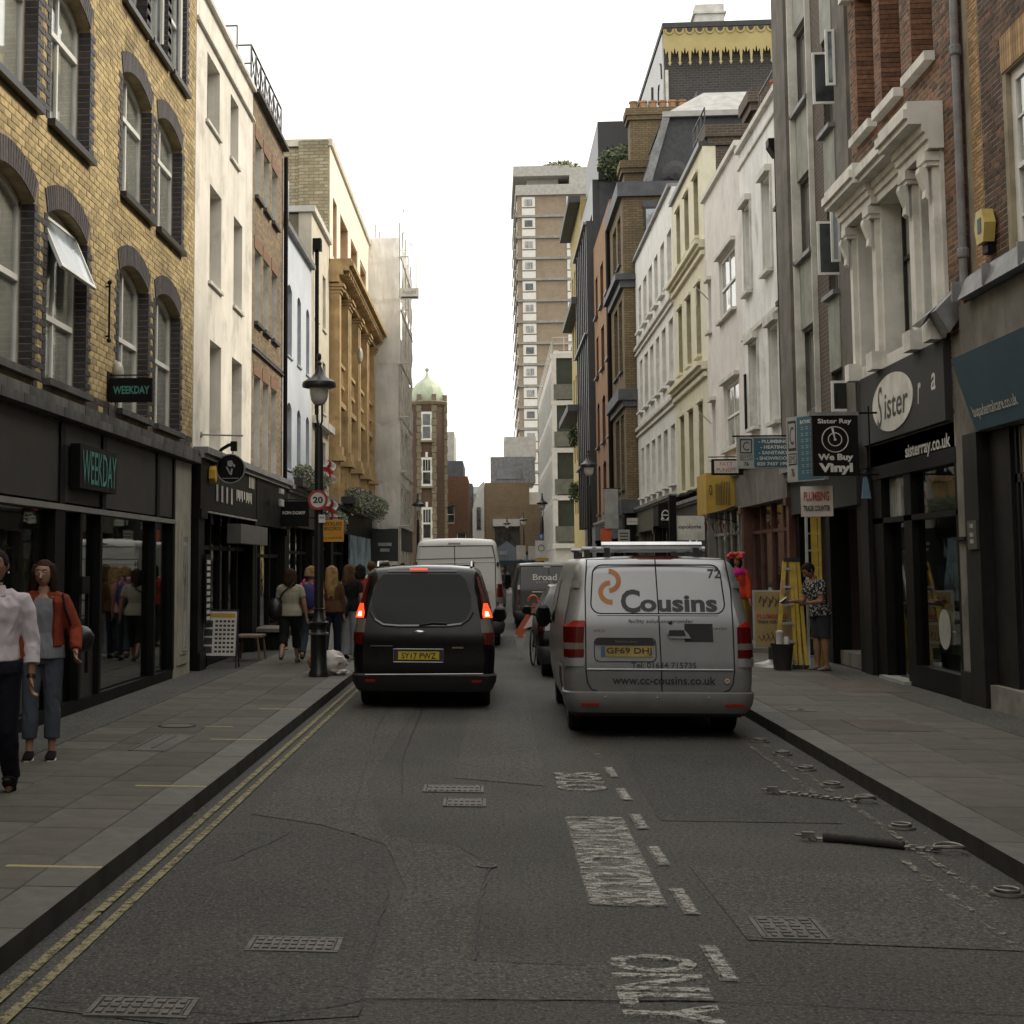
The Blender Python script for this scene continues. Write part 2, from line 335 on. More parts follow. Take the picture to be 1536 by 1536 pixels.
def building(name, label, cat, F, u0, u1, top, ops, m, side=None, depth=9, z0=0, roof='roof_felt', reveal=None, group=None, back=None):
    B = thing(name, label, cat, F.P((u0 + u1) / 2, 0), world=True, group=group)
    wall(B, F, u0, u1, z0, top, ops, m, reveal=reveal)
    mb = MB(); F.box(mb, u0 + .004, u1 - .004, z0, top - .06, -.352, -depth, 0)
    mb.m[-6:] = [0] * 6; mb.build('party_wall', M[side or m], B)
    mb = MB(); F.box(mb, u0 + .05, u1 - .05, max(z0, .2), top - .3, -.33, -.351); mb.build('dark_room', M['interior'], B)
    mb = MB(); F.box(mb, u0 + .01, u1 - .01, top - .055, top - .02, -.354, -depth + .01); mb.build('roof', M[roof], B)
    return B
def window(B, F, o, d=.14, fr=.055, m='white_frame', p='pane_dark', cols=1, rows=2, sill=None, sm='stone_sill', split=.5, back=True, sp=.06, sh=.07, thin=.025, curtain=None, topcols=None):
    a, b, c, e = o[:4]; rise = o[4] if len(o) > 4 else 0
    mb = MB(); w0, w1 = -d - .05, -d
    F.box(mb, a, a + fr, c, e - rise, w0, w1); F.box(mb, b - fr, b, c, e - rise, w0, w1); F.box(mb, a + fr, b - fr, c, c + fr * 1.2, w0, w1)
    if rise:
        p1 = arc(a, b, e, rise, 8); p2 = [(x, y - fr * 1.3) for x, y in p1]
        for k in range(8): mb.add([F.P(x, y, w) for w in (w0, w1) for x, y in (p1[k], p1[k + 1], p2[k + 1], p2[k])], [(0, 1, 2, 3), (4, 7, 6, 5), (3, 2, 6, 7), (0, 4, 5, 1)])
    else: F.box(mb, a + fr, b - fr, e - fr, e, w0, w1)
    zm = c + (e - c) * split
    if rows > 1: F.box(mb, a + fr, b - fr, zm - .03, zm + .03, w0 + .005, w1 + .012)
    for k in range(1, cols):
        x = a + (b - a) * k / cols; F.box(mb, x - thin, x + thin, c + fr, (e - fr) if not topcols else zm, w0 + .012, w1 - .004)
    for k in range(1, topcols or 0):
        x = a + (b - a) * k / topcols; F.box(mb, x - thin, x + thin, zm, e - fr, w0 + .012, w1 - .004)
    for k in range(1, rows - 1 if rows > 2 else 0):
        for lo, hi in ((c, zm), (zm, e)):
            z = lo + (hi - lo) * k / (rows - 1); F.box(mb, a + fr, b - fr, z - .014, z + .014, w0 + .012, w1 - .006)
    W = mb.build('window', M[m], B)
    mb = MB(); F.box(mb, a + .01, b - .01, c + .01, (e if not rise else e - rise * .15) - .01, w0 + .018, w0 + .026); mb.build('pane', M[p], W)
    if curtain:
        mb = MB(); n = 14
        for s0, s1 in curtain:
            x0 = a + (b - a) * s0; x1 = a + (b - a) * s1
            pr = [(x0 + (x1 - x0) * k / n, -d - .05 + .014 * (k % 2)) for k in range(n + 1)]
            for k in range(n): mb.quad(F.P(pr[k][0], c, pr[k][1]), F.P(pr[k + 1][0], c, pr[k + 1][1]), F.P(pr[k + 1][0], e - .02, pr[k + 1][1]), F.P(pr[k][0], e - .02, pr[k][1]))
        mb.build('curtain', M['curtain'], W)
    if sill is not False and sill is not None:
        mb = MB(); F.box(mb, a - sp, b + sp, c - sh, c + .003, -d, sill); mb.build('sill', M[sm], B)
    return W
# ---- bricks: real blocks; the nearest ones are objects, the rest one piece
BRICKM = {}
def brickset(B, F, bricks, mats, name='brick', nmax=300, vis=lambda u, v: True):
    """bricks: (u0,u1,v0,v1,w0,w1,matindex[,matrix])"""
    def size(b):
        if not vis((b[0] + b[1]) / 2, (b[2] + b[3]) / 2): return 0
        p = Vector(F.P((b[0] + b[1]) / 2, (b[2] + b[3]) / 2)) - Vector((0, 0, 1.8)); return 1 / p.length * (1.3 if b[1] - b[0] > .15 else 1)
    order = sorted(bricks, key=size, reverse=True); rest = MB()
    for i, b in enumerate(order):
        u0, u1, v0, v1, w0, w1, mi = b[:7]
        a, c = Vector(F.P(u0, v0, w0)), Vector(F.P(u1, v1, w1)); ctr = (a + c) / 2; s = [abs(x) for x in (c - a)]
        Mx = Matrix.Translation(ctr) @ (b[7] if len(b) > 7 else Matrix.Identity(4)) @ Matrix.Diagonal((*s, 1))
        tone = random.random()
        if i < nmax and size(b) > 0:
            key = (mi, id(mats), int(tone * 4), tuple(round(x, 3) for x in s))
            if key not in BRICKM:
                mb = MB(); mb.mbox(Matrix.Diagonal((*s, 1)), 0, (int(tone * 4) + .5) / 4.01); BRICKM[key] = mb.mesh(name, mats[mi])
            o = bpy.data.objects.new(name, BRICKM[key]); col.objects.link(o); o.parent = B
            o.matrix_parent_inverse = Matrix.Translation(-WORLD[B])
            o.matrix_basis = Matrix.Translation(ctr) @ (b[7] if len(b) > 7 else Matrix.Identity(4))
        else: rest.mbox(Mx, mi, tone)
    if rest.f: rest.build('bricks_further_off', mats, B, kind='stuff')
def courses(u0, u1, v0, v1, ops, mi=0, bw=.225, bh=.075, j=.01, proud=.006, colour=None, ring=0):
    out = []; r = 0; v = v0
    while v + bh <= v1 + .001:
        u = u0 - (bw / 2 if r % 2 else 0); k = 0
        while u < u1:
            L_ = bw; a, b = max(u, u0), min(u + L_, u1) - j
            segs = [(a, b)]
            for o in ops:
                vm = v + bh / 2; rise = o[4] if len(o) > 4 else 0
                oa, ob, oc, od = o[0], o[1], o[2], o[3]
                if not (oc - .01 < vm < od + .01): continue
                if rise and vm > od - rise:
                    W2 = (ob - oa) / 2; rr = (W2 * W2 + rise * rise) / (2 * rise); h = vm - (od - rr); x = math.sqrt(max(0, rr * rr - h * h)); cc = (oa + ob) / 2; oa, ob = cc - x, cc + x
                ns = []
                for s in segs:
                    if s[1] <= oa or s[0] >= ob: ns.append(s)
                    else:
                        if s[0] < oa - .02: ns.append((s[0], oa - .004))
                        if s[1] > ob + .02: ns.append((ob + .004, s[1]))
                segs = ns
            for s in segs:
                if s[1] - s[0] > .02: out.append((s[0], s[1], v, v + bh - j, -.01, proud + random.uniform(-.003, .002), mi if colour is None else colour(s[0], v)))
            u += L_; k += 1
        v += bh; r += 1
    return out

# ------------------------------------------------------------------ ground, road, pavements
LX, RX, KL, KR = -4.75, 5.75, -2.17, 2.95
mat('earth', (.05, .048, .045), .95)
asphalt('asphalt', (.05, .0475, .042), .085); asphalt('asphalt_patch', (.057, .054, .047), .1, .2); asphalt('asphalt_dark', (.043, .041, .037), .078, .2); asphalt('asphalt_pave', (.062, .058, .05), .09)
struct(MB().add([(-400, -60, -.05), (400, -60, -.05), (400, 600, -.05), (-400, 600, -.05)], [(0, 1, 2, 3)]).build('ground', M['earth']))
struct(MB().add([(KL - .05, -8, 0), (KR + .05, -8, 0), (KR + .05, 210, 0), (KL - .05, 210, 0)], [(0, 1, 2, 3)]).build('road', M['asphalt']))
def patch(pts, m, z=.004):
    o = MB().add([(x, y, z) for x, y in pts], [tuple(range(len(pts)))]).build('road_patch', M[m]); return struct(o)
patch([(-1.93, 6.2), (-1.2, 6.0), (-.55, 6.2), (-.6, 8.6), (-.72, 9.8), (-.95, 10.3), (-1.35, 10.35), (-1.9, 10.2)], 'asphalt_dark')
patch([(-.55, 6.45), (.9, 6.55), (.95, 7.05), (-.12, 7.1), (-.1, 8.3), (-.05, 9.3), (-.25, 9.9), (-.75, 10.3), (-1.05, 12.5), (-1.0, 17), (-.95, 26), (-1.6, 26), (-1.7, 17), (-1.75, 11), (-1.2, 10.6), (-.7, 9.9), (-.5, 8.6)], 'asphalt_patch')
patch([(-.35, 13), (.4, 12.6), (.45, 24), (-.25, 24)], 'asphalt_patch', .0045)
patch([(1.15, 11.0), (2.4, 11.0), (2.45, 14.8), (1.2, 14.8)], 'asphalt_dark')
patch([(1.2, 7.6), (2.6, 7.5), (2.7, 9.2), (1.15, 9.4)], 'asphalt_patch', .0045)
mat('tar', (.014, .013, .012), .7)
def seam(pts, wd=.012, z=.0085):
    mb = MB(); 
    P_ = []
    for i in range(len(pts) - 1):
        n = max(2, int((Vector(pts[i + 1]) - Vector(pts[i])).length / .12))
        for k in range(n): P_.append(Vector(pts[i]).lerp(Vector(pts[i + 1]), k / n) + Vector((random.uniform(-.012, .012), random.uniform(-.012, .012))))
    P_.append(Vector(pts[-1]))
    L_, Rr = [], []
    for i, p in enumerate(P_):
        t = (P_[min(i + 1, len(P_) - 1)] - P_[max(i - 1, 0)]).normalized(); nrm = Vector((-t.y, t.x)) * wd * random.uniform(.25, .75); L_.append(p + nrm); Rr.append(p - nrm)
    n = len(P_); mb.add([(p.x, p.y, z) for p in L_ + Rr], [(i, i + 1, n + i + 1, n + i) for i in range(n - 1)]); return mb
sm_ = MB()
for s in ([(-.55, 6.2), (-.6, 7.2), (-.58, 8.3), (-.62, 9.0)], [(-1.93, 6.3), (-.9, 6.15), (-.55, 6.42), (.3, 6.5), (1.0, 6.55), (2.6, 6.45)], [(-1.05, 10.4), (-1.35, 10.35), (-1.6, 9.3), (-1.9, 8.9)], [(-1.0, 10.5), (-1.1, 12.5), (-1.3, 17), (-1.35, 26)],
          [(-.1, 7.1), (-.08, 8.4), (-.04, 9.3), (-.25, 9.95), (-.8, 10.3)], [(-.12, 7.1), (.4, 7.05)], [(-.72, 12.0), (-.85, 14), (-.9, 20), (-.9, 30)], [(-.9, 11.8), (-.2, 11.85)], [(-1.9, 13.2), (-.9, 13.3), (.6, 13.2)], [(1.2, 15.9), (2.5, 15.85)]):
    q = seam(s, .007); sm_.add(q.v, q.f)
struct(sm_.build('road_seam', M['tar'], None))
# kerbs and paving
mat('granite', (.115, .11, .097), .75, var=.2, scale=9, tone=.25, bump=.3, dirt=(.07, .065, .055), dirt_amt=.5)
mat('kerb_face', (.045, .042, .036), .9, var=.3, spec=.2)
mat('york_stone', (.105, .097, .082), .85, spec=.3, var=.22, scale=3.5, tone=.2, bump=.25, bs=45, dirt=(.08, .073, .06), dirt_amt=.65, gum=5)
mat('joint', (.035, .033, .03), .95)
brickmat('paving_far', (.125, .117, .1), (.145, .137, .118), (.06, .056, .05), .75, .6, .012, dirt=.3)
def xy_map(m):      # the far paving pattern lies flat: use x, y
    nt = m.node_tree
    for n in nt.nodes:
        if n.type == 'COMBXYZ':
            s = [k for k in nt.nodes if k.type == 'SEPXYZ'][0]; nt.links.new(s.outputs[0], n.inputs[0]); nt.links.new(s.outputs[1], n.inputs[1])
xy_map(M['paving_far'])
def pavement(name, x0, x1, kx, kd, slab_rows, yend=30):
    base = struct(MB().box(x0, x1, -8, yend, -.04, .108).build(name, M['joint']))
    far = struct(MB().box(x0, x1, yend, 210, -.04, .12).build('pavement_beyond', M['paving_far']))
    KM = []
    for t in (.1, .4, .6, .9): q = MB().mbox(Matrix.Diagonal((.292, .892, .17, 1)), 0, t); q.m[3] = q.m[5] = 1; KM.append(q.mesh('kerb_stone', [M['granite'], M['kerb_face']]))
    y = -2.
    while y < 60:
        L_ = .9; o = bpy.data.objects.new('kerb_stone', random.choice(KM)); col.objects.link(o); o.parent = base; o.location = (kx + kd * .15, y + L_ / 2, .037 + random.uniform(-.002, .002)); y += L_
    SM = {}
    for ra, rb in slab_rows:
        y = 3.5 + random.uniform(-.5, 0)
        while y < yend:
            L_ = random.choice((.6, .75, .9)); L_ = min(L_, yend - y)
            if L_ < .1: break
            t = random.randrange(4); k = (round(rb - ra, 3), round(L_, 2), t)
            if k not in SM:
                sx, sy = (rb - ra - .009) / 2, (L_ - .009) / 2; c = .006; m_ = MB()
                vs_ = [(x * sx, y_ * sy, -.03) for x, y_ in ((-1, -1), (1, -1), (1, 1), (-1, 1))] + [(x * sx, y_ * sy, -c) for x, y_ in ((-1, -1), (1, -1), (1, 1), (-1, 1))] + [(x * (sx - c), y_ * (sy - c), 0) for x, y_ in ((-1, -1), (1, -1), (1, 1), (-1, 1))]
                m_.add(vs_, [(8, 9, 10, 11)] + [(i, (i + 1) % 4, 4 + (i + 1) % 4, 4 + i) for i in range(4)] + [(4 + i, 4 + (i + 1) % 4, 8 + (i + 1) % 4, 8 + i) for i in range(4)], 0, t / 3); SM[k] = m_.mesh('paving_slab', M['york_stone'])
            o = bpy.data.objects.new('paving_slab', SM[k]); col.objects.link(o); o.parent = base
            o.location = ((ra + rb) / 2, y + L_ / 2, .121 + random.uniform(-.0015, .002)); o.rotation_euler = (random.uniform(-.002, .002), random.uniform(-.002, .002), 0); y += L_
    return base
PL = pavement('left_pavement', -12, KL - .01, KL, -1, [(-2.98, -2.475), (-3.54, -2.98), (-4.06, -3.54)])
PR = pavement('right_pavement', KR + .01, 13, KR, 1, [(3.255, 3.95), (3.95, 4.5), (4.5, 5.12)])
struct(MB().box(-4.8, -4.06, -8, 24.2, .1, .1225).build('footway_tarmac', M['asphalt_pave']))
struct(MB().box(5.12, 5.75, -8, 30, .1, .1225).build('footway_tarmac', M['asphalt_pave']))
struct(MB().box(5.12, 5.75, 30, 31, .1, .121).build('footway_tarmac', M['asphalt_pave']))
mat('rust_slab', (.085, .065, .05), .85, var=.3)
for x0, x1, y0, y1 in ((4.55, 5.4, 20.6, 22.6), (3.72, 4.35, 15.9, 17.0)):
    struct(MB().box(x0, x1, y0, y1, .1, .1265).build('cellar_flap', M['rust_slab']))
# painted lines
UA = (.06, .057, .05)
worn('yellow_line', (.27, .235, .12), UA, .4, .53, 16); worn('white_line', (.42, .41, .37), UA, .43, .56, 26, (.8, 1.2, 1)); worn('faded_line', (.3, .28, .23), UA, .48, .62, 10); worn('ghost_line', (.3, .29, .26), (.1, .097, .09), .4, .62, 16, (.35, 1.6, 1))
worn('kerb_yellow', (.38, .33, .16), (.16, .15, .13), .3, .45, 12)
def strip(x0, y0, x1, y1, wd, m, name='road_marking', z=.0125):
    if x0 > 0: x0 -= .043 + .016 * (x0 - 1); x1 -= .043 + .016 * (x1 - 1); y0 += .12 + .04 * (x0 - 1); y1 += .12 + .04 * (x1 - 1)
    d = Vector((x1 - x0, y1 - y0)).normalized(); n = Vector((-d.y, d.x)) * wd / 2
    return struct(MB().add([(x0 - n.x, y0 - n.y, z), (x1 - n.x, y1 - n.y, z), (x1 + n.x, y1 + n.y, z), (x0 + n.x, y0 + n.y, z)], [(3, 2, 1, 0)]).build(name, M[m]))
strip(-2.05, 2, -2.05, 60, .05, 'yellow_line', 'yellow_line'); strip(-1.935, 2, -1.935, 60, .05, 'yellow_line', 'yellow_line')
for k in range(-3, 14):
    y = 6.72 + k * 1.26
    if y > 14: strip(1.0, y, 1.0, y + .5, .06, 'faded_line', 'bay_dash')
    else: strip(1.045, y, 1.035, y + .62, .085, 'ghost_line', 'bay_dash', .0105); strip(1.05, y + .02, 1.04, y + .6, .055, 'white_line', 'bay_dash')
strip(.95, 15.95, 2.5, 15.95, .07, 'faded_line', 'bay_line')
for x, ya, yb in ((2.5, 6.5, 9.6), (2.56, 12.2, 15.9), (2.7, 8.3, 15.7)): strip(x, ya, x + .03, yb, .05, 'faded_line', 'bay_line')
strip(-.1, 29.3, .75, 29.3, .1, 'faded_line', 'bay_line'); strip(-.2, 38, .8, 38, .25, 'faded_line', 'bay_line')
for nm, s, yc, ln in (('SOLO', 'SOLO', 12.86, 1.05), ('MOTOR', 'MOTORCYCLES', 9.67, 2.8), ('ONLY', 'ONLY', 6.72, 1.06)):
    if nm == 'MOTOR': struct(MB().add([(.49, yc - ln / 2, .0085), (.9, yc - ln / 2, .0085), (.9, yc + ln / 2, .0085), (.49, yc + ln / 2, .0085)], [(0, 1, 2, 3)]).build('worn_marking', M['ghost_line']))
    o = text(s, (.695, yc, 0), ln, .4, M['white_line'] if nm == 'ONLY' else M['white_line'], None, ((0, -1, 0), (1, 0, 0)), 'road_lettering', ext=.0125, bold=.03); struct(o)
for k in range(5):
    y = 5.3 + 3.07 * k; struct(MB().box(-2.72, KL - .006, y, y + .055, .1, .1262).build('loading_mark', M['kerb_yellow']))
struct(MB().box(-3.0, -2.7, 15.65, 15.7, .1, .1262).build('loading_mark', M['kerb_yellow']))
# manholes, covers, studs
mat('cast_iron', (.11, .1, .09), .62, metal=.3, var=.3, scale=12, dirt=(.05, .045, .038), dirt_amt=.6)
def manhole(name, label, x, y, sx, sy, z=.006, nx=6, ny=3, frame=.03):
    t = thing(name, label, 'manhole cover', (x, y, z), group='iron covers let into the ground')
    mb = MB(); mb.box(-sx / 2, sx / 2, -sy / 2, sy / 2, -.03, .002); mb.build('plate', M['cast_iron'], t)
    mb = MB()
    for a, b, c, d in ((-sx / 2 - frame, sx / 2 + frame, -sy / 2 - frame, -sy / 2 - .008), (-sx / 2 - frame, sx / 2 + frame, sy / 2 + .008, sy / 2 + frame), (-sx / 2 - frame, -sx / 2 - .008, -sy / 2, sy / 2), (sx / 2 + .008, sx / 2 + frame, -sy / 2, sy / 2)): mb.box(a, b, c, d, -.03, .004)
    mb.build('frame', M['cast_iron'], t)
    mb = MB()
    for i in range(nx):
        for j in range(ny):
            cx = -sx / 2 + sx * (i + .5) / nx; cy = -sy / 2 + sy * (j + .5) / ny
            if (i + j) % 3: mb.box(cx - sx / nx * .36, cx + sx / nx * .36, cy - sy / ny * .3, cy + sy / ny * .3, .002, .008)
            else: mb.box(cx - .012, cx + .012, cy - sy / ny * .38, cy + sy / ny * .38, .002, .008)
    mb.build('raised_pattern', M['cast_iron'], t); return t
manhole('manhole_cover', 'wide iron manhole cover with raised blocks left of the road centre, in the foreground', -0.954, 7.301, .38, .22, nx=9)
manhole('manhole_cover', 'iron manhole cover at the very bottom edge beside the double yellow lines', -1.438, 6.232, .36, .22, nx=8)
manhole('manhole_cover', 'narrow iron cover strip in the road behind the black people carrier', -0.333, 12.362, .42, .32, nx=9, ny=2)
manhole('manhole_cover', 'small ribbed iron grating just in front of the narrow cover strip', -0.233, 11.662, .26, .32, nx=6, ny=2)
manhole('manhole_cover', 'square iron cover in the motorcycle bay near the right kerb, in the foreground', 1.440, 7.856, .27, .4, nx=4, ny=6)
manhole('inspection_cover', 'rectangular stone-filled cover with dark frame lines in the left pavement', -3.117, 14.266, .3, 1.3, .124, 1, 1)
t = thing('drain_cover', 'round iron cover in the left pavement beside the shop window', 'manhole cover', (-3.293, 15.708, 0.124)); MB().lathe([(.17, -.02), (.17, .003), (.15, .003)], n=24).build('plate', M['cast_iron'], t); MB().lathe([(.2, -.02), (.2, .004), (.178, .004), (.178, -.02)], n=24).build('frame', M['tar'], t)
t = thing('drain_cover', 'tiny round iron lid in the middle of the road', 'manhole cover', (-0.054, 9.258, 0.006)); MB().lathe([(.045, -.02), (.045, .004)], n=16).build('plate', M['tar'], t); MB().lathe([(.06, -.02), (.06, .006), (.048, .006), (.048, -.02)], n=16).build('frame', M['cast_iron'], t)
t = thing('inspection_cover', 'small dark inspection plate in the right pavement near the kerb', 'manhole cover', (3.508, 18.062, 0.124)); MB().box(-.16, .16, -.12, .12, -.02, .004).build('plate', M['cast_iron'], t); MB().box(-.03, .03, -.03, .03, .0045, .01).build('keyhole', M['tar'], t)
mat('steel_worn', (.2, .19, .17), .5, metal=.6, var=.3, scale=15)
def ringstud(x, y, rz, i, lbl):
    t = thing('ground_anchor', lbl, 'anchor ring', (x, y, .004), rz, group='iron security rings along the right kerb')
    MB().lathe([(.095, 0), (.09, .012), (.05, .016)], n=18).build('base_plate', M['cast_iron'], t)
    mb = MB(); mb.tube([(.062 * math.cos(a * math.pi / 8), .062 * math.sin(a * math.pi / 8), .026) for a in range(17)], .009, 6, caps=False); mb.build('ring', M['steel_worn'], t, True)
for i, (x, y) in enumerate(((2.68, 15.9), (2.71, 14.88), (2.71, 13.8), (2.72, 12.81), (2.76, 10.85), (2.78, 8.77))):
    ringstud(x, y, random.random(), i, ['iron ground ring nearest the back of the silver van', 'iron ground ring second from the silver van', 'bright iron ground ring third from the silver van', 'dull iron ground ring just behind the farther chain', 'iron ground ring between the two chains', 'iron ground ring by the kerb at the right edge of the picture'][i])
mat('black_sleeve', (.02, .018, .016), .8, var=.4)
def chain(label, x0, y0, x1, y1, sleeve, big):
    t = thing('security_chain', label, 'chain', (x0, y0, .02)); d = Vector((x1 - x0, y1 - y0, 0)); L_ = d.length; e = d.normalized(); s = Vector((-e.y, e.x, 0)); n = int(L_ / .042)
    def pt(f): return e * (f * L_) + s * (.05 * math.sin(f * 5.0) * (1 - f))
    for k in range(n):
        if sleeve and .12 < k / n < .72: continue
        c = pt((k + .5) / n); e2 = (pt((k + 1) / n) - pt(k / n)).normalized(); s2 = Vector((-e2.y, e2.x, 0)); up = Vector((0, 0, 1)); side = s2 if k % 2 else (up * .75 + s2 * .5).normalized()
        mb = MB(); path = [c + e2 * (.03 * math.cos(a * math.pi / 6)) + side * (.017 * math.sin(a * math.pi / 6)) for a in range(13)]
        mb.tube(path, .0065, 5, caps=False); mb.build('link', M['steel_worn'], t, True)
    if sleeve:
        mb = MB(); mb.tube([pt(.1 + .64 * k / 24) + Vector((0, 0, .004 + .006 * random.random())) for k in range(25)], [(.026 + .008 * random.random(), .024 + .006 * random.random()) for k in range(25)], 8); mb.build('sleeve', M['black_sleeve'], t, 60)
    mb = MB(); c = pt(1) + e * .06; mb.tube([c + Vector((big * math.cos(a * math.pi / 9) * 1.3, big * math.sin(a * math.pi / 9), .012 + .02 * abs(math.sin(a * math.pi / 9)))) for a in range(19)], .012, 7, caps=False); mb.build('shackle', M['steel_worn'], t, True)
    mb = MB(); mb.box(-.05, .03, -.02, .02, 0, .04); mb.tube([(-.05, -.012, .02), (-.09, -.012, .02), (-.095, .01, .02), (-.05, .014, .02)], .006, 6); mb.build('padlock', M['steel_worn'], t)
chain('bare steel chain lying across the farther bay line, padlock at its left end', 2.173, 12.336, 2.737, 11.997, False, .055)
chain('longer chain in a black fabric sleeve lying nearest the camera, shackled to a ring', 2.037, 10.308, 2.766, 9.985, True, .07)
# ================================================================== LEFT SIDE
FL, FR_ = Fr('L', LX), Fr('R', RX)
# ---- yellow brick shop building with the clothes shop
YB = [mat('brick_yellow', (.46, .35, .17), .85, var=.28, scale=14, tone=.35, dirt=(.09, .07, .04), dirt_amt=.6),
      mat('brick_blue', (.032, .028, .032), .6, var=.4, scale=18, tone=.4, bump=.2),
      mat('brick_brown', (.07, .055, .055), .75, var=.35, scale=16, tone=.4)]
mat('mortar_tan', (.3, .235, .13), .95, var=.35, scale=5, dirt=(.05, .045, .035), dirt_amt=.6)
mat('fascia_grey', (.04, .037, .033), .55, var=.25, scale=1.5, dirt=(.03, .028, .025), dirt_amt=.5, spec=.4)
mat('ledge_stone', (.12, .115, .105), .85, var=.35, scale=5, dirt=(.04, .038, .034), dirt_amt=.8, tone=.25)
mat('cream_paint', (.36, .33, .26), .6, var=.15, streak=.5, dirt=(.15, .13, .1), dirt_amt=.5)
w1 = [(a, b, 3.7, 5.6, .17) for a, b in ((8.6, 10.15), (10.6, 12.15), (13.5, 15.13), (15.6, 17.2), (18.75, 20.4), (20.85, 22.53))]
w2 = [(a, b, 6.42, 8.12, .17) for a, b in ((8.6, 10.1), (10.55, 12.1), (13.5, 15.13), (15.6, 17.2), (18.8, 20.45), (20.87, 22.55))]
w3 = [(a, b, 8.9, 10.9) for a, b in ((13.55, 14.85), (15.1, 16.3), (16.5, 17.6), (18.75, 20.1), (20.3, 21.45), (21.68, 22.8))]
B = building('brick_shop_building', 'yellow brick building with blue-brick arched windows above a long dark clothes shop front', 'building', FL, 6, 23.6, 13, w1 + w2 + w3, 'mortar_tan', z0=3.3)
Vu = lambda u, v: u > 14.2 and v < 1.8 + (u * .385)
br = []; ringops = []
for o in w1 + w2:
    a, b, c, d, rise = o; W2 = (b - a) / 2; r = (W2 * W2 + rise * rise) / (2 * rise); th = math.asin(W2 / r); cy = d - r; cc = (a + b) / 2; T = .26; ro = r + T
    ringops.append((cc - ro * math.sin(th) - .02, cc + ro * math.sin(th) + .02, d - rise, cy + ro + .01, ro * (1 - math.cos(th))))
    n = int(2 * th * (r + T / 2) / .078)
    for k in range(n):
        t = -th + 2 * th * (k + .5) / n; um, vm = cc + (r + T / 2) * math.sin(t), cy + (r + T / 2) * math.cos(t)
        br.append((um - .033, um + .033, vm - T / 2 + .003, vm + T / 2 - .003, -.14, .012, 2 if random.random() < .8 else 1, Matrix.Rotation(-t, 4, 'X')))
    v = c; k = 0
    while v < d - rise - .03:
        l1 = .225 if k % 2 else .112
        br.append((a - l1 + .004, a + .004, v, v + .066, -.14, .010, 1)); br.append((b - .004, b + l1 - .004, v, v + .066, -.135, .010, 1))
        v += .075; k += 1
for o in w3:
    v = o[2]; k = 0
    while v < o[3]:
        l1 = .225 if k % 2 else .112; br.append((o[0] - l1 + .004, o[0] + .004, v, v + .066, -.14, .010, 1)); br.append((o[1] - .004, o[1] + l1 - .004, v, v + .066, -.135, .010, 1)); v += .075; k += 1
jam = [(o[0] - .17, o[1] + .17, o[2] - .0, o[3] - (o[4] if len(o) > 4 else 0)) for o in w1 + w2 + w3]
mid = [(17.35, 18.4, 0, 0)]
br += courses(6, 23.58, 3.5, 12.9, jam + ringops + [(o[0] - .06, o[1] + .06, o[2] - .1, o[2] + .01) for o in w1 + w2 + w3], colour=lambda u, v: 0 if v > 3.72 or random.random() < .2 else 2, bw=.225)
brickset(B, FL, br, YB, nmax=300, vis=Vu)
for o in w1 + w2 + w3:
    near = o[0] > 13
    window(B, FL, o, d=.15, fr=.05, m='white_frame', p='glass_clear' if near else 'pane_light', cols=2, rows=2, split=.38 if o in w1 and o[0] in (15.6,) else (.66 if o in w2 else .5), sill=.09, sm='ledge_stone' if o in w1 else 'dark_frame', curtain=((0.0, .46), (.52, 1)) if near else None)
def casement(B, F, u, z0, z1, hinge_w, ang, wd, top=False):
    mb = MB(); c, s = math.cos(ang), math.sin(ang); P = F.P
    def bar(a0, a1, b0, b1, t=.018):
        pts = []
        for (p, q) in ((a0, b0), (a1, b0), (a1, b1), (a0, b1)):
            if top: pts.append(P(u + p, z1 - q * c, hinge_w + q * s))
            else: pts.append(P(u + p * c, z0 + q, hinge_w + p * s))
        n = (Vector(pts[1]) - Vector(pts[0])).cross(Vector(pts[3]) - Vector(pts[0])).normalized() * t; mb.prism([Vector(p) - n for p in pts], n * 2)
    H = z1 - z0; f = .05
    bar(0, wd, 0, f); bar(0, wd, H - f, H); bar(0, f, f, H - f); bar(wd - f, wd, f, H - f)
    W = mb.build('open_casement', M['white_frame'], B); mb = MB(); bar(f, wd - f, f, H - f, .004); mb.build('pane', M['pane_sky'], W)
casement(B, FL, 15.65, 4.82, 5.48, -.12, R(24), 1.42, True)
casement(B, FL, 18.8, 9.0, 10.6, -.1, R(60), .62); casement(B, FL, 21.43, 9.15, 10.6, -.1, R(115), -.6); casement(B, FL, 22.75, 8.95, 10.5, -.1, R(120), -.55)
# stone ledge of separate blocks
SM2 = [MB().mbox(Matrix.Diagonal((.3, .692, .1, 1)), 0, t).mesh('ledge_block', M['ledge_stone']) for t in (.1, .5, .9)]
u = 6.35
while u < 23.25:
    for z, wd in ((3.37, 0), (3.49, -.06)):
        o = bpy.data.objects.new('ledge_block', random.choice(SM2)); link(o, B); o.location = (LX + wd + .02 + random.uniform(-.003, .003), u + (.35 if wd else 0), z + .06)
    u += .7
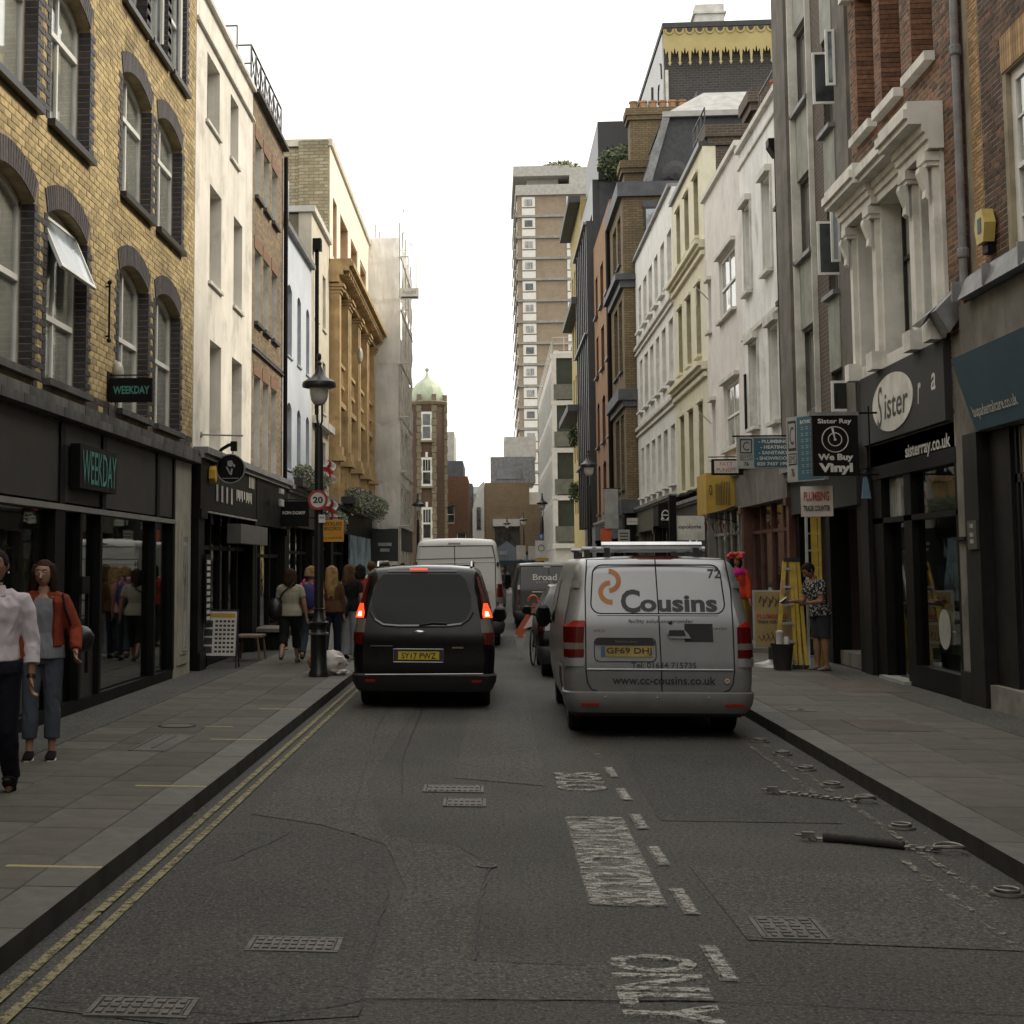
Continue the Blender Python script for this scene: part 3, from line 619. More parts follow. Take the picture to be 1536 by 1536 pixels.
# dark fascia panels and shop front
fas = [6.5, 9.7, 12.9, 16.22, 18.02, 21.02, 22.14]
for a, b in zip(fas, fas[1:]):
    mb = MB(); FL.box(mb, a + .09, b - .09, 2.46, 3.3, -.1, .02); mb.build('fascia_panel', M['fascia_grey'], B)
    mb = MB(); FL.box(mb, b - .09, b + .09, 2.43, 3.3, -.12, .045); mb.build('fascia_divider', M['black_paint'], B)
mb = MB(); FL.box(mb, 6, 22.14, 2.37, 2.43, -.12, .07); mb.build('transom', M['grey_frame'], B)
mb = MB(); FL.box(mb, 6, 22.14, .1, .26, -.12, .03); mb.build('plinth', M['black_paint'], B)
fr = [(6, 6.4), (9.6, 9.8), (12.8, 13), (15.95, 16.33), (16.95, 17.05), (17.85, 17.95), (20.78, 20.88), (22.02, 22.14)]
for a, b in fr:
    mb = MB(); FL.box(mb, a, b, .26, 2.37, -.1, .05); mb.build('mullion', M['black_paint'], B)
for k, (a, b) in enumerate(zip(fr, fr[1:])):
    mb = MB(); FL.box(mb, a[1] + .01, b[0] - .01, .28 if k != 4 else 1.0, 2.36, -.05, -.04); mb.build('shop_window', M['glass_shop'], B)
mb = MB(); FL.box(mb, 17.13, 17.84, .14, .99, -.06, -.02); mb.build('door_panel', M['fascia_grey'], B)
mb = MB(); FL.box(mb, 16.93, 17.25, 1.46, 1.66, .03, .09); FL.box(mb, 17.25, 17.29, .55, 1.55, .04, .075); mb.build('door_handle', M['black_paint'], B)
mb = MB(); FL.box(mb, 22.15, 23.3, .12, 3.3, -.2, .05); r_ = mb.build('pilaster', M['cream_paint'], B)
for a, b, c, d, e, f in ((22.34, 23.06, .3, 2.45, .05, .075), (22.47, 22.93, .45, 2.3, .075, .09)): mb = MB(); FL.box(mb, a, b, c, d, e, f); mb.build('moulding', M['cream_paint'], r_)
mb = MB(); FL.box(mb, 22.56, 22.84, .5, 2.2, .09, .1); mb.build('door_glass', M['pane_light'], r_)
mb = MB(); FL.box(mb, 23.3, 23.6, .12, 3.3, -.2, -.02); mb.build('pier', M['black_paint'], B)
# the shop's room behind the glass
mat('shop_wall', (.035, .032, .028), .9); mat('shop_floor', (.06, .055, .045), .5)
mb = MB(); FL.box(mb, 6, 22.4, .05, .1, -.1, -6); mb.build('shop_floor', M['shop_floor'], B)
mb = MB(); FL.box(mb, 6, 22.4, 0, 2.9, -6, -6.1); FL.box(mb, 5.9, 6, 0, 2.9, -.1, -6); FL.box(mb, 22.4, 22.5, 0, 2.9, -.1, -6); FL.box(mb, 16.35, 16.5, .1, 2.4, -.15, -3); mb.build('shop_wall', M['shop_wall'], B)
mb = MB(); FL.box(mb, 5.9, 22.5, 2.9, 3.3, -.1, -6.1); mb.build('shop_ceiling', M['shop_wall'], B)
for u, w in ((13.5, -1.1), (13.5, -3.2), (19.6, -2.6)):
    mb = MB(); FL.box(mb, u, u + 1.6, 2.55, 2.6, w, w - .06); mb.build('strip_light', emis('lamp_warm%.1f' % (u + w), (1, .72, .35), 2.5), B)
for u in (13.4, 14.9, 19.0, 20.3, 21.4):
    mb = MB()
    for k in range(9): mb.mbox(Matrix.Translation(FL.P(u + k * .09, 1.15 + random.uniform(-.08, .05), -1.8)) @ Matrix.Rotation(random.uniform(-.2, .2), 4, 'Z') @ Matrix.Diagonal((.45, .03, .8, 1)))
    mb.build('clothes_rail', mat('cloth%d' % (k + int(u * 3) % 5), random.choice(((.12, .1, .09), (.3, .28, .25), (.09, .03, .025), (.05, .06, .09))), .9), B)
# signs
mat('teal_letter', (.05, .2, .17), .6, bump=0, emit=.05)
s = thing('fascia_sign', 'black box sign with tall green letters WEEKDAY fixed to the shop fascia', 'sign', FL.P(17.3, 2.83, .1), world=True)
mb = MB(); FL.box(mb, 16.5, 18.15, 2.62, 3.1, .046, .16); mb.build('sign_box', M['black_paint'], s); text('WEEKDAY', FL.P(17.34, 2.86, .16), 1.52, .38, M['teal_letter'], s, FL.axes(), ext=.008, bold=.004)
s = thing('hanging_sign', 'small black projecting sign with green letters WEEKDAY on a wall bracket', 'sign', (-4.4, 18.3, 3.95), world=True, sh=(-0.030, 0, 0.080))
mb = MB(); mb.box(-4.75, -4.70, 18.2, 18.4, 3.75, 4.1); mb.box(-4.7, -4.16, 18.27, 18.33, 3.72, 4.02); mb.build('sign_box', M['black_paint'], s)
mb = MB(); mb.tube([(-4.74, 18.3, 3.75), (-4.72, 18.3, 3.55)], .02); mb.tube([(-4.7, 18.3, 4.06), (-4.2, 18.3, 4.06)], .008); mb.build('bracket', M['black_paint'], s)
text('WEEKDAY', (-4.42, 18.27, 3.87), .46, .1, M['teal_letter'], s, ((1, 0, 0), (0, 0, 1)), bold=.03)
t = thing('alarm_box', 'white rounded alarm box on the yellow brick above the small hanging sign', 'alarm box', FL.P(18.6, 4.15, .1), world=True)
mb = MB(); mb.ball(FL.P(18.55, 4.12, .06), (.07, .1, .14), 12, 8); mb.build('cover', mat('cream_plastic', (.45, .42, .35), .4), t, True)
mb = MB(); FL.box(mb, 18.52, 18.68, 3.98, 4.28, 0.0, .02); mb.build('back_plate', M['cream_plastic'], t)
t = thing('wall_bracket', 'thin black iron tie bar upright on the yellow brick wall', 'bracket', FL.P(18.1, 4.9, .05), world=True)
mb = MB(); mb.tube([FL.P(18.1, 4.45, .05), FL.P(18.1, 5.15, .05)], .014, 6); mb.ball(FL.P(18.1, 5.15, .05), .03, 8, 6); mb.ball(FL.P(18.1, 4.45, .05), .03, 8, 6); mb.build('bar', M['black_paint'], t)
mb = MB(); mb.tube([FL.P(18.1, 5.1, 0), FL.P(18.1, 5.1, .05)], .012, 6); mb.tube([FL.P(18.1, 4.5, 0), FL.P(18.1, 4.5, .05)], .012, 6); mb.build('fixing', M['black_paint'], t)

# ---- white rendered house
mat('white_render', (.74, .7, .62), .9, var=.12, scale=1.3, streak=.3, dirt=(.28, .26, .22), dirt_amt=.5, bs=35, bump=.2)
mat('white_trim', (.6, .58, .52), .85, var=.15, dirt=(.2, .19, .16), dirt_amt=.5)
def stringcourse(B, F, u0, u1, z, h, w, m, name='string_course', n=2):
    mb = MB()
    for k in range(n): F.box(mb, u0, u1, z + h * k / n, z + h * (k + .55) / n, 0, w * (1 - .3 * k))
    return mb.build(name, M[m], B)
ops = [(24.41, 25.35, 9.0, 10.15), (26.5, 27.36, 9.0, 10.15), (24.6, 25.6, 6.4, 8.03), (26.95, 27.85, 6.4, 8.03), (24.7, 25.68, 3.66, 5.46), (26.85, 27.9, 3.66, 5.46)]
B = building('white_house', 'plain white rendered house with six deep-set windows and an iron roof railing', 'building', FL, 23.9, 28.95, 10.95, ops, 'white_render', z0=3.5)
for o in ops: window(B, FL, o, d=.22, m='cream_paint', p='pane_light', cols=2, rows=2, sill=.05, sh=.05, sm='white_trim')
stringcourse(B, FL, 23.9, 28.95, 10.36, .1, .06, 'white_trim'); mb = MB(); FL.box(mb, 23.9, 28.95, 10.95, 11.03, -.36, .08); mb.build('parapet_coping', M['white_trim'], B)
mb = MB(); mb.prism([FL.P(23.9, 11.0, -1.0), FL.P(23.9, 12.6, -2.0), FL.P(23.9, 12.6, -6), FL.P(23.9, 11.0, -6)], (0, 4.0, 0)); mb.build('attic_roof', M['slate'], B)
mb = MB(); FL.box(mb, 23.85, 27.95, 12.6, 12.72, -1.85, -2.3); mb.build('gutter', M['black_paint'], B)
def railing(B, P0, P1, h, n, m='dark_frame', name='railing', diag=False):
    mb = MB(); P0, P1 = Vector(P0), Vector(P1); U = Vector((0, 0, 1))
    for z in (h, h * .55) if not diag else (h, .06): mb.tube([P0 + U * z, P1 + U * z], .022, 6)
    for k in range(n + 1):
        p = P0.lerp(P1, k / n); mb.tube([p, p + U * h], .02, 5)
        if diag and k < n: q_ = P0.lerp(P1, (k + 1) / n); mb.tube([p + U * h, q_ + U * .06], .012, 4); mb.tube([p + U * .06, q_ + U * h], .012, 4)
    return mb.build(name, M[m], B)
railing(B, (-4.9, 28.4, 11.36), (-6.2, 28.4, 11.36), .95, 1, 'grey_frame')
mat('shop_black', (.009, .0085, .008), .5, var=.4, scale=2, dirt=(.013, .012, .01), dirt_amt=.5, spec=.12)
def shopfront(B, F, u0, u1, z1, fas_h, m='shop_black', mul=4, riser=.5, p='glass_shop', fw=.12, cornice=True, door=None, mf=None, inner=(.03, .028, .026)):
    z2 = z1 - fas_h
    mb = MB(); F.box(mb, u0 + .02, u1 - .02, z2, z1, -.3, fw); mb.build('fascia', M[mf or m], B)
    if cornice: mb = MB(); F.box(mb, u0, u1, z1, z1 + .1, -.3, fw + .12); F.box(mb, u0, u1, z1 - .07, z1 - .002, fw, fw + .06); mb.build('cornice', M['lead'], B)
    for a, b in ((u0, u0 + .28), (u1 - .28, u1)):
        mb = MB(); F.box(mb, a + .01, b - .01, .12, z2, -.3, fw - .02); F.box(mb, a, b, .12, .4, -.3, fw + .02); F.box(mb, a, b, z2 - .15, z2 - .003, -.3, fw + .03); mb.build('pilaster', M[m], B)
    mb = MB(); F.box(mb, u0 + .28, u1 - .28, .12, riser, -.2, -.02); mb.build('stall_riser', M[m], B)
    W = (u1 - u0 - .56) / mul
    for k in range(mul + 1):
        x = u0 + .28 + k * W; mb = MB(); F.box(mb, x - .04, x + .04, riser, z2, -.16, -.04); mb.build('mullion', M[m], B)
    mb = MB(); F.box(mb, u0 + .28, u1 - .28, z2 - .62, z2 - .55, -.15, -.05); mb.build('transom', M[m], B)
    for k in range(mul):
        x = u0 + .28 + k * W; mb = MB(); F.box(mb, x + .04, x + W - .04, riser, z2, -.11, -.1); mb.build('shop_window', M[p], B)
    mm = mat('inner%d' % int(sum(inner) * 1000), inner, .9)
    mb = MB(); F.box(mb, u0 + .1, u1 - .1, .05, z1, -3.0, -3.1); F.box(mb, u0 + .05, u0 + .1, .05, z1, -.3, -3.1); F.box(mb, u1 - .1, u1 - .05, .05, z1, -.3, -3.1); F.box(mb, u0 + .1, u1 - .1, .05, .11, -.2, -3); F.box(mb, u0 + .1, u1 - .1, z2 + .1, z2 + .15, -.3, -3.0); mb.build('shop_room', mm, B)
    mb = MB()
    for k in range(int((u1 - u0) * 3)):
        x = random.uniform(u0 + .4, u1 - .4); h = random.uniform(.2, .8); zb = random.choice((.12, .9, 1.4)); F.box(mb, x, x + random.uniform(.08, .35), zb, zb + h, -.5 - random.random() * 1.5, -.45 - random.random() * .2 - 1.5)
    mb.build('display_goods', mat('goods%d' % random.randrange(4), random.choice(((.2, .18, .15), (.1, .09, .09), (.3, .27, .22), (.12, .06, .04))), .8), B)
shopfront(B, FL, 23.92, 28.93, 3.5, .85, mul=5, riser=.3)
mb = MB(); FL.box(mb, 25.85, 28.9, 2.15, 2.48, .1, .35); mb.build('blind_box', mat('blind_grey', (.09, .088, .08), .7), B)
mb = MB(); FL.box(mb, 24.2, 28.8, 2.6, 2.63, .1, .16); mb.build('trim_line', M['grey_frame'], B)
mat('letter_white', (.6, .58, .52), .5, bump=0); mat('letter_grey', (.3, .3, .28), .5, bump=0)
text('||||', FL.P(25.4, 2.95, .13), 1.6, .28, M['letter_grey'], B, FL.axes(), bold=.01); text('|l|I|1|l|I|', FL.P(27.5, 3.0, .13), 1.7, .2, M['letter_white'], B, FL.axes(), bold=.02); text('||||', FL.P(28.3, 3.3, .13), .6, .22, M['letter_white'], B, FL.axes(), bold=.02)
t = thing('flag_pole', 'thin bare horizontal pole sticking out from the white house', 'pole', (-4.5, 24.4, 3.8), world=True, sh=(-0.010, 0, 0.070))
MB().tube([(-4.75, 24.3, 3.84), (-4.05, 24.35, 3.82)], .014, 6).build('pole', M['grey_frame'], t); MB().lathe([(.05, 0), (.05, .03)], (-4.75, 24.3, 3.84), 10, axis='x').build('wall_plate', M['grey_frame'], t)
t = thing('alarm_box', 'orange-yellow hexagonal alarm box beside the round black hanging sign', 'alarm box', (-4.570, 24.400, 3.260))
mat('alarm_yellow', (.5, .3, .03), .45, bump=0)
recalc(MB().prism([(-.04, .11 * math.cos(a), .14 * math.sin(a)) for a in [math.pi * k / 3 + .5 for k in range(6)]], (.1, 0, 0)).build('cover', M['alarm_yellow'], t)); MB().box(-.08, -.04, -.08, .08, -.11, .11).build('back_plate', M['black_paint'], t)
s = thing('hanging_sign', 'round black hanging sign with a pale flower emblem under a curved black bracket', 'sign', (-4.370, 25.000, 3.390))
ring = [(.245 * math.cos(a), .245 * math.sin(a)) for a in [k * math.pi / 16 for k in range(32)]]
recalc(MB().prism([(x, -.03, z) for x, z in ring], (0, .06, 0)).build('disc', M['black_paint'], s))
mb = MB(); mb.tube([(.24 * math.cos(a), -.035, .24 * math.sin(a)) for a in [k * math.pi / 16 for k in range(33)]], .012, 6, caps=False); mb.build('rim', M['grey_frame'], s, True)
mb = MB(); mb.tube([(-.38, 0, .0), (-.3, 0, .05), (-.25, 0, .2), (-.16, 0, .33), (-.04, 0, .4), (.05, 0, .42)], [(.03, .045)] * 6, 6); mb.box(0, .1, -.05, .05, .3, .46); mb.tube([(.04, 0, .3), (.02, 0, .24)], .008); mb.build('bracket', M['black_paint'], s)
mb = MB()
for P_ in ([(-.05, .13), (.02, .14), (.05, .08), (.01, .03), (-.05, .05)], [(.04, .08), (.08, .07), (.07, .02), (.04, .04)], [(-.08, .03), (-.05, .03), (.01, -.1), (-.01, -.1)], [(.01, .0), (.04, .0), (.02, -.11), (.0, -.1)]): mb.prism([(x, -.037, z) for x, z in P_], (0, -.006, 0))
recalc(mb.build('flower_emblem', M['letter_grey'], s)); MB().box(-.14, .14, -.036, -.031, -.165, -.155).build('emblem_line', M['letter_grey'], s)
# strip of stickers by the door, column of dots
t = thing('ticket_strip', 'upright strip of small pale cards hanging beside the black shop door', 'sign', FL.P(24.3, 1.5, .15), world=True)
for k in range(10): mb = MB(); FL.box(mb, 24.15, 24.3, .9 + k * .1, .96 + k * .1, .16, .165); mb.build('card', M['letter_white'], t)
mb = MB(); FL.box(mb, 24.12, 24.33, .85, 1.95, .13, .158); mb.build('backing', M['black_paint'], t)

# ---- brown brick house with white recessed windows
brickmat('brick_brown_wall', (.3, .2, .1), (.13, .085, .05), (.2, .17, .12), dirt=.45)
ops = [(a, b, c, d) for (a, b) in ((29.35, 30.1), (30.5, 31.2), (31.65, 32.35)) for c, d in ((9.0, 10.15), (6.5, 7.95), (3.63, 5.46))]
B = building('brick_house', 'brown brick house with tall white window recesses in three columns and roof railing', 'building', FL, 28.97, 33.38, 11.0, ops, 'brick_brown_wall', z0=3.6, reveal='white_trim')
for o in ops:
    window(B, FL, o, d=.2, m='white_frame', p='pane_light', cols=2, rows=2, sill=.08, sm='ledge_stone')
    mb = MB(); FL.box(mb, o[0] - .1, o[1] + .1, o[3], o[3] + .25, -.02, .012); mb.build('brick_lintel', mat('lintel_red', (.2, .11, .065), .85, var=.3, scale=14), B)
stringcourse(B, FL, 28.97, 33.38, 5.9, .14, .06, 'ledge_stone'); stringcourse(B, FL, 28.97, 33.38, 10.96, .14, .14, 'ledge_stone', 'coping', 1)
railing(B, (-4.8, 29.5, 11.45), (-4.8, 33.85, 11.45), .85, 7, 'dark_frame', diag=True); railing(B, (-4.8, 29.5, 11.45), (-6, 29.5, 11.45), .85, 2, 'grey_frame')
mb = MB(); mb.tube([FL.P(33.25, 3.6, .08), FL.P(33.25, 10.8, .08)], .05, 8); mb.build('downpipe', M['black_paint'], B)
shopfront(B, FL, 28.97, 33.38, 3.5, .95, mul=3)
for z, sx in ((3.2, .1), (2.95, .14)): mb = MB(); FL.box(mb, 30.4, 30.4 + .5, z, z + sx, .36, .4); mb.build('address_plate', M['letter_grey'], B)
s = thing('hanging_sign', 'square black projecting sign with white letters RON DORFF', 'sign', (-4.3, 33, 2.85), world=True, sh=(0.000, 0, 0.050))
mb = MB(); mb.box(-4.72, -4.02, 32.95, 33.05, 2.57, 3.12); mb.build('sign_box', M['black_paint'], s); text('RON DORFF', (-4.35, 32.95, 2.87), .5, .07, M['letter_white'], s, ((1, 0, 0), (0, 0, 1)), bold=.02); mb = MB(); mb.tube([(-4.75, 33, 3.16), (-4.0, 33, 3.16)], .012); mb.build('bracket', M['black_paint'], s)

# ---- pale blue house with dormers
mat('blue_render', (.56, .6, .66), .9, var=.08, scale=1.2, streak=.15, bs=35)
mat('blue_trim', (.4, .43, .47), .85)
ops = [(a, b, c, d, .12) for (a, b) in ((34.1, 34.9), (35.85, 36.55), (37.5, 38.2)) for c, d in ((6.5, 8.16), (3.93, 5.45))]
B = building('blue_house', 'pale blue rendered house with small arched windows and two attic dormers', 'building', FL, 33.4, 38.38, 9.3, ops, 'blue_render', z0=3.6, reveal='blue_trim')
for o in ops: window(B, FL, o, d=.2, m='blue_trim', p='pane_light', cols=1, rows=2, sill=.04, sh=.04, sm='blue_trim')
mb = MB(); FL.box(mb, 33.4, 38.38, 9.3, 9.42, -.36, .12); mb.build('gutter', M['lead'], B)
mb = MB(); mb.prism([FL.P(33.42, 9.35, -.4), FL.P(33.42, 11.2, -1.6), FL.P(33.42, 11.2, -8), FL.P(33.42, 9.35, -8)], (0, 4.95, 0)); mb.build('mansard', M['slate'], B)
for a in (33.9, 35.6):
    mb = MB(); FL.box(mb, a, a + 1.1, 9.7, 11.3, -.35, -2.0); D = mb.build('dormer', M['lead'], B); mb = MB(); FL.box(mb, a + .12, a + .98, 9.85, 11.1, -.32, -.349); fr_ = mb.build('dormer_window', M['white_frame'], D)
    mb = MB(); FL.box(mb, a + .2, a + .9, 9.95, 11.0, -.305, -.318); mb.build('pane', M['pane_sky'], D)
railing(B, (-4.85, 34.1, 9.7), (-4.85, 36.1, 9.7), .35, 4)
shopfront(B, FL, 33.4, 38.38, 3.45, .8, mul=4, mf='fascia_grey')
# ---- narrow cream house
mat('cream_render', (.6, .55, .44), .9, var=.1, streak=.25, dirt=(.3, .27, .2), dirt_amt=.4)
mat('render_brown', (.2, .17, .12), .95, var=.25, streak=.6, dirt=(.1, .09, .07), dirt_amt=.6)
ops = [(a, b, c, d) for (a, b) in ((39.1, 39.8), (40.8, 41.5)) for c, d in ((8.2, 9.7), (5.9, 7.3), (3.9, 5.1))]
B = building('cream_house', 'narrow cream rendered house with a stained brown party wall and black downpipe', 'building', FL, 38.4, 42.28, 10.85, ops, 'cream_render', 'render_brown', z0=3.6)
for o in ops: window(B, FL, o, d=.15, m='white_frame', p='pane_light', rows=2, sill=.05, sh=.05, sm='white_trim')
mb = MB(); FL.box(mb, 38.36, 42.28, 10.84, 11.0, -9, .1); mb.build('coping', M['white_trim'], B)
mb = MB(); mb.tube([FL.P(38.75, 3.6, .1), FL.P(38.75, 9.9, .1)], .055, 8); FL.box(mb, 38.6, 38.9, 9.9, 10.2, 0, .22); mb.build('downpipe', M['black_paint'], B)
mb = MB(); FL.box(mb, 38.6, 42.2, 5.4, 5.6, 0, .2); mb.build('cornice', M['white_trim'], B)
shopfront(B, FL, 38.4, 42.28, 3.5, .7, mul=3)
s = thing('hanging_sign', 'square orange-yellow sign reading RECKLESS RECORDS behind the lamp post', 'sign', (-4.1, 38, 2.6), world=True, sh=(0.010, 0, 0.040))
mat('sign_orange', (.55, .25, .015), .5, var=.1, bump=0); mat('letter_black', (.015, .014, .013), .5, bump=0)
mb = MB(); mb.box(-4.32, -3.76, 37.97, 38.03, 2.32, 2.87); mb.build('sign_board', M['sign_orange'], s); mb = MB(); mb.tube([(-4.75, 38, 2.92), (-3.74, 38, 2.92)], .015); mb.build('bracket', M['black_paint'], s)
for k, (tx, wd, z) in enumerate((('RECKLESS', .48, 2.77), ('RECORDS', .44, 2.65), ("& in 'Loved' & CDs", .5, 2.42))): text(tx, (-4.04, 37.97, z), wd, .09 if k < 2 else .05, M['letter_black'], s, ((1, 0, 0), (0, 0, 1)), bold=.02, shear=.2)
t = thing('england_flags', 'two small red and white flags strung one above the other behind the lamp post', 'flag', (-4.4, 40, 4), world=True, sh=(0.030, 0, 0.050))
mat('flag_white', (.6, .57, .53), .9); mat('flag_red', (.35, .03, .03), .9)
for z, dx in ((4.55, 0), (3.5, .06)):
    g = 8; mb = MB(); pt = lambda i, j, o=0: (-4.52 + dx + .3 * i / g + .04 * math.sin(j * 1.3), 40 + .06 * math.sin(i * .9 + j) - o, z - .55 * j / g - .12 * (i / g) ** 1.5)
    for i in range(g):
        for j in range(g): mb.quad(pt(i, j), pt(i + 1, j), pt(i + 1, j + 1), pt(i, j + 1), 1 if i in (3, 4) or j in (3, 4) else 0)
    mb.build('flag', [M['flag_white'], M['flag_red']], t, True)
mb = MB(); mb.tube([(-4.75, 40.2, 4.8), (-4.5, 40, 4.62), (-4.42, 40, 3.6)], .006, 4); mb.build('cord', M['black_paint'], t)

# ---- stone-fronted building with cream upper storeys
mat('bath_stone', (.46, .32, .155), .85, var=.3, scale=2, streak=.4, dirt=(.12, .075, .03), dirt_amt=.55, bs=25, bump=.3)
mat('peach_render', (.8, .74, .62), .9, var=.06); mat('reveal_peach', (.5, .32, .19), .9)
brickmat('stock_brick_side', (.27, .22, .13), (.4, .36, .24), (.2, .17, .11), .3, .1, .014, dirt=.35)
up = [(42.9, 43.8, 10.7, 12.45), (44.9, 47.0, 10.7, 12.45), (48.3, 50.5, 10.7, 12.4), (51.7, 53.9, 10.7, 12.35)]
bays = [(43.2, 44.6), (45.9, 47.9), (49.2, 51.2), (52.5, 54.5), (55.4, 56.6)]
ops = up + [(a, b, c, d) for a, b in bays for c, d in ((7.7, 9.7), (4.7, 6.3))]
B = building('stone_building', 'tall building with ornate golden stone pilasters below and cream storeys above, brick side wall', 'building', FL, 42.3, 57.4, 13.75, ops, 'bath_stone', 'stock_brick_side', z0=3.6, reveal='reveal_peach')
mb = MB(); FL.box(mb, 42.3, 57.4, 10.35, 10.7, 0, .03)
for a, b in zip([42.3] + [o[1] for o in up], [o[0] for o in up] + [57.4]): FL.box(mb, a, b, 10.7, 12.45, 0, .03)
FL.box(mb, 42.3, 57.4, 12.45, 13.75, 0, .03); mb.build('upper_render', M['peach_render'], B)
mb = MB(); FL.box(mb, 42.25, 57.45, 13.75, 13.95, -9.05, .1); mb.build('coping', M['cream_render'], B)
mb = MB(); FL.box(mb, 42.2, 42.3, 3.6, 13.9, -.02, -.9); mb.build('corner_pier', M['stock_brick_side'], B)
for o in ops: window(B, FL, o, d=.25, m='white_frame' if o in up else 'dark_frame', p='pane_light' if o in up else 'pane_dark', cols=2, rows=2, sill=None)
for u in (42.6, 44.95, 45.45, 48.3, 48.8, 51.6, 52.1, 54.8, 55.15, 56.9):
    mb = MB(); FL.box(mb, u - .17, u + .17, 5.1, 9.5, 0, .3); FL.box(mb, u - .22, u + .22, 4.85, 5.1, 0, .38); FL.box(mb, u - .25, u + .25, 4.7, 4.85, 0, .42); FL.box(mb, u - .15, u + .15, 3.5, 4.7, 0, .28)
    for k in range(3): FL.box(mb, u - .19 - .03 * k, u + .19 + .03 * k, 9.5 + k * .09, 9.58 + k * .09, 0, .34 + .05 * k)
    mb.build('pilaster', M['bath_stone'], B)
mb = MB()
for z0, z1, w in ((9.8, 10.0, .3), (10.0, 10.12, .42), (10.12, 10.25, .6), (10.25, 10.38, .72), (10.38, 10.46, .66)): FL.box(mb, 42.3, 57.5, z0, z1, 0, w)
mb.build('cornice', M['bath_stone'], B)
u = 42.5
while u < 57.4: mb = MB(); FL.box(mb, u, u + .16, 10.0, 10.13, .42, .58); mb.build('dentil', M['bath_stone'], B); u += .42
for a, b in bays:
    mb = MB(); FL.box(mb, a, b, 6.95, 7.05, 0, .2); FL.box(mb, a, b, 7.55, 7.65, 0, .22); FL.box(mb, a, b, 6.35, 6.5, 0, .25); FL.box(mb, a, b, 6.5, 6.95, -.1, .1)
    n = 6
    for k in range(n): x = a + (b - a) * (k + .5) / n; FL.box(mb, x - .05, x + .05, 7.05, 7.55, .04, .16)
    mb.build('balustrade', M['bath_stone'], B)
t = thing('alarm_box', 'pale oval alarm box high on the golden stone building', 'alarm box', FL.P(47.5, 8.7, .2), world=True)
mb = MB(); mb.ball(FL.P(48.3, 8.55, .34), (.1, .22, .28), 10, 8); mb.build('cover', M['cream_plastic'], t, True); mb = MB(); FL.box(mb, 48.15, 48.45, 8.35, 8.75, .3, .33); mb.build('back_plate', M['cream_plastic'], t)
shopfront(B, FL, 42.3, 50, 3.5, .8, mul=4); shopfront(B, FL, 50, 57.4, 3.5, .8, mul=4)
mb = MB(); FL.box(mb, 46.5, 54.5, .5, 2.7, .1, .16); mb.build('painted_shutter', mat('mural', (.25, .33, .38), .7, var=.6, scale=1.2, streak=1, dirt=(.03, .05, .07), dirt_amt=.9), B)
# planters
mat('planter_box', (.03, .028, .026), .7); mat('leaf_green', (.06, .09, .028), .7, var=.4, scale=20, tone=.7, bump=0); mat('leaf_pale', (.19, .22, .1), .7, var=.4, scale=20, tone=.6, bump=0); mat('bloom', (.3, .24, .3), .7, tone=.5, bump=0)
def leaves(mb, c, r, n, s, mi=0, hang=0):
    for _ in range(int(n * 1.7)):
        while 1:
            p = Vector([random.uniform(-1, 1) for _ in range(3)])
            if p.length < 1: break
        if hang: p.z = p.z * (1 if p.z > 0 else 1 + hang * random.random())
        q = Vector((c[0] + p.x * r[0], c[1] + p.y * r[1], c[2] + p.z * r[2])); a = Vector([random.gauss(0, 1) for _ in range(3)]).normalized(); b = a.orthogonal().normalized(); k = s * random.uniform(.6, 1.5); t = random.random()
        mb.add([q - a * k, q + b * k * .45, q + a * k, q - b * k * .45], [(0, 1, 2, 3)], mi() if callable(mi) else mi, t)
def planter(label, u0, u1, z, w, big=1):
    t = thing('flower_planter', label, 'planter', FL.P((u0 + u1) / 2, z, w), world=True, group='flower planters above the shop fronts')
    mb = MB(); FL.box(mb, u0, u1, z - .2, z, .2, w); mb.build('trough', M['planter_box'], t)
    mb = MB(); L_ = u1 - u0; n = int(L_ / .35)
    for k in range(n): leaves(mb, FL.P(u0 + (k + .5) * L_ / n, z + .08 + random.uniform(-.06, .08), w - .05), (.24 * big, .24, .2 * big), 170, .04, lambda: random.choice((0, 0, 1, 1, 2)), 1.3)
    mb.build('foliage', [M['leaf_green'], M['leaf_pale'], M['bloom']], t, kind='stuff')
planter('long flower planter with trailing leaves on the ledge below the pale blue house', 33.9, 38.2, 3.72, .4)
planter('small bushy flower planter hanging just right of the twenty sign', 38.9, 41.6, 2.95, .45, 1.2)
planter('long planter of trailing blossom under the golden stone pilasters', 43.5, 54.5, 3.75, .6, 1.35)
# ---- scaffolded building
mat('sheeting', (.8, .77, .72), .8, var=.25, scale=1.2, streak=.35, bump=.1, dirt=(.25, .23, .2), dirt_amt=.5); 
_n = M['sheeting'].node_tree; _p = _n.nodes['Principled BSDF']; _t = _n.nodes.new('ShaderNodeBsdfTranslucent'); _t.inputs[0].default_value = (.9, .87, .8, 1); _x = _n.nodes.new('ShaderNodeMixShader'); _x.inputs[0].default_value = .55
_n.links.new(_p.outputs[0], _x.inputs[1]); _n.links.new(_t.outputs[0], _x.inputs[2]); _n.links.new(_x.outputs[0], _n.nodes['Material Output'].inputs[0])
mat('scaffold_pole', (.5, .48, .42), .5, metal=.4, var=.3); mat('hoarding', (.02, .022, .022), .6)
B = building('plain_building', 'pale building behind the sheeted scaffolding', 'building', FL, 57.45, 84, 13.2, [(a, a + 1, z, z + 1.6) for a in (65, 68, 71, 74, 77, 80) for z in (4, 7, 10)], 'cream_render', 'stock_brick_side')
S = thing('scaffolding', 'scaffolding wrapped in sagging grey-white plastic sheeting over a dark hoarding', 'scaffold', (-4.2, 60, 0), world=True, sh=(0.120, 0, 0.000))
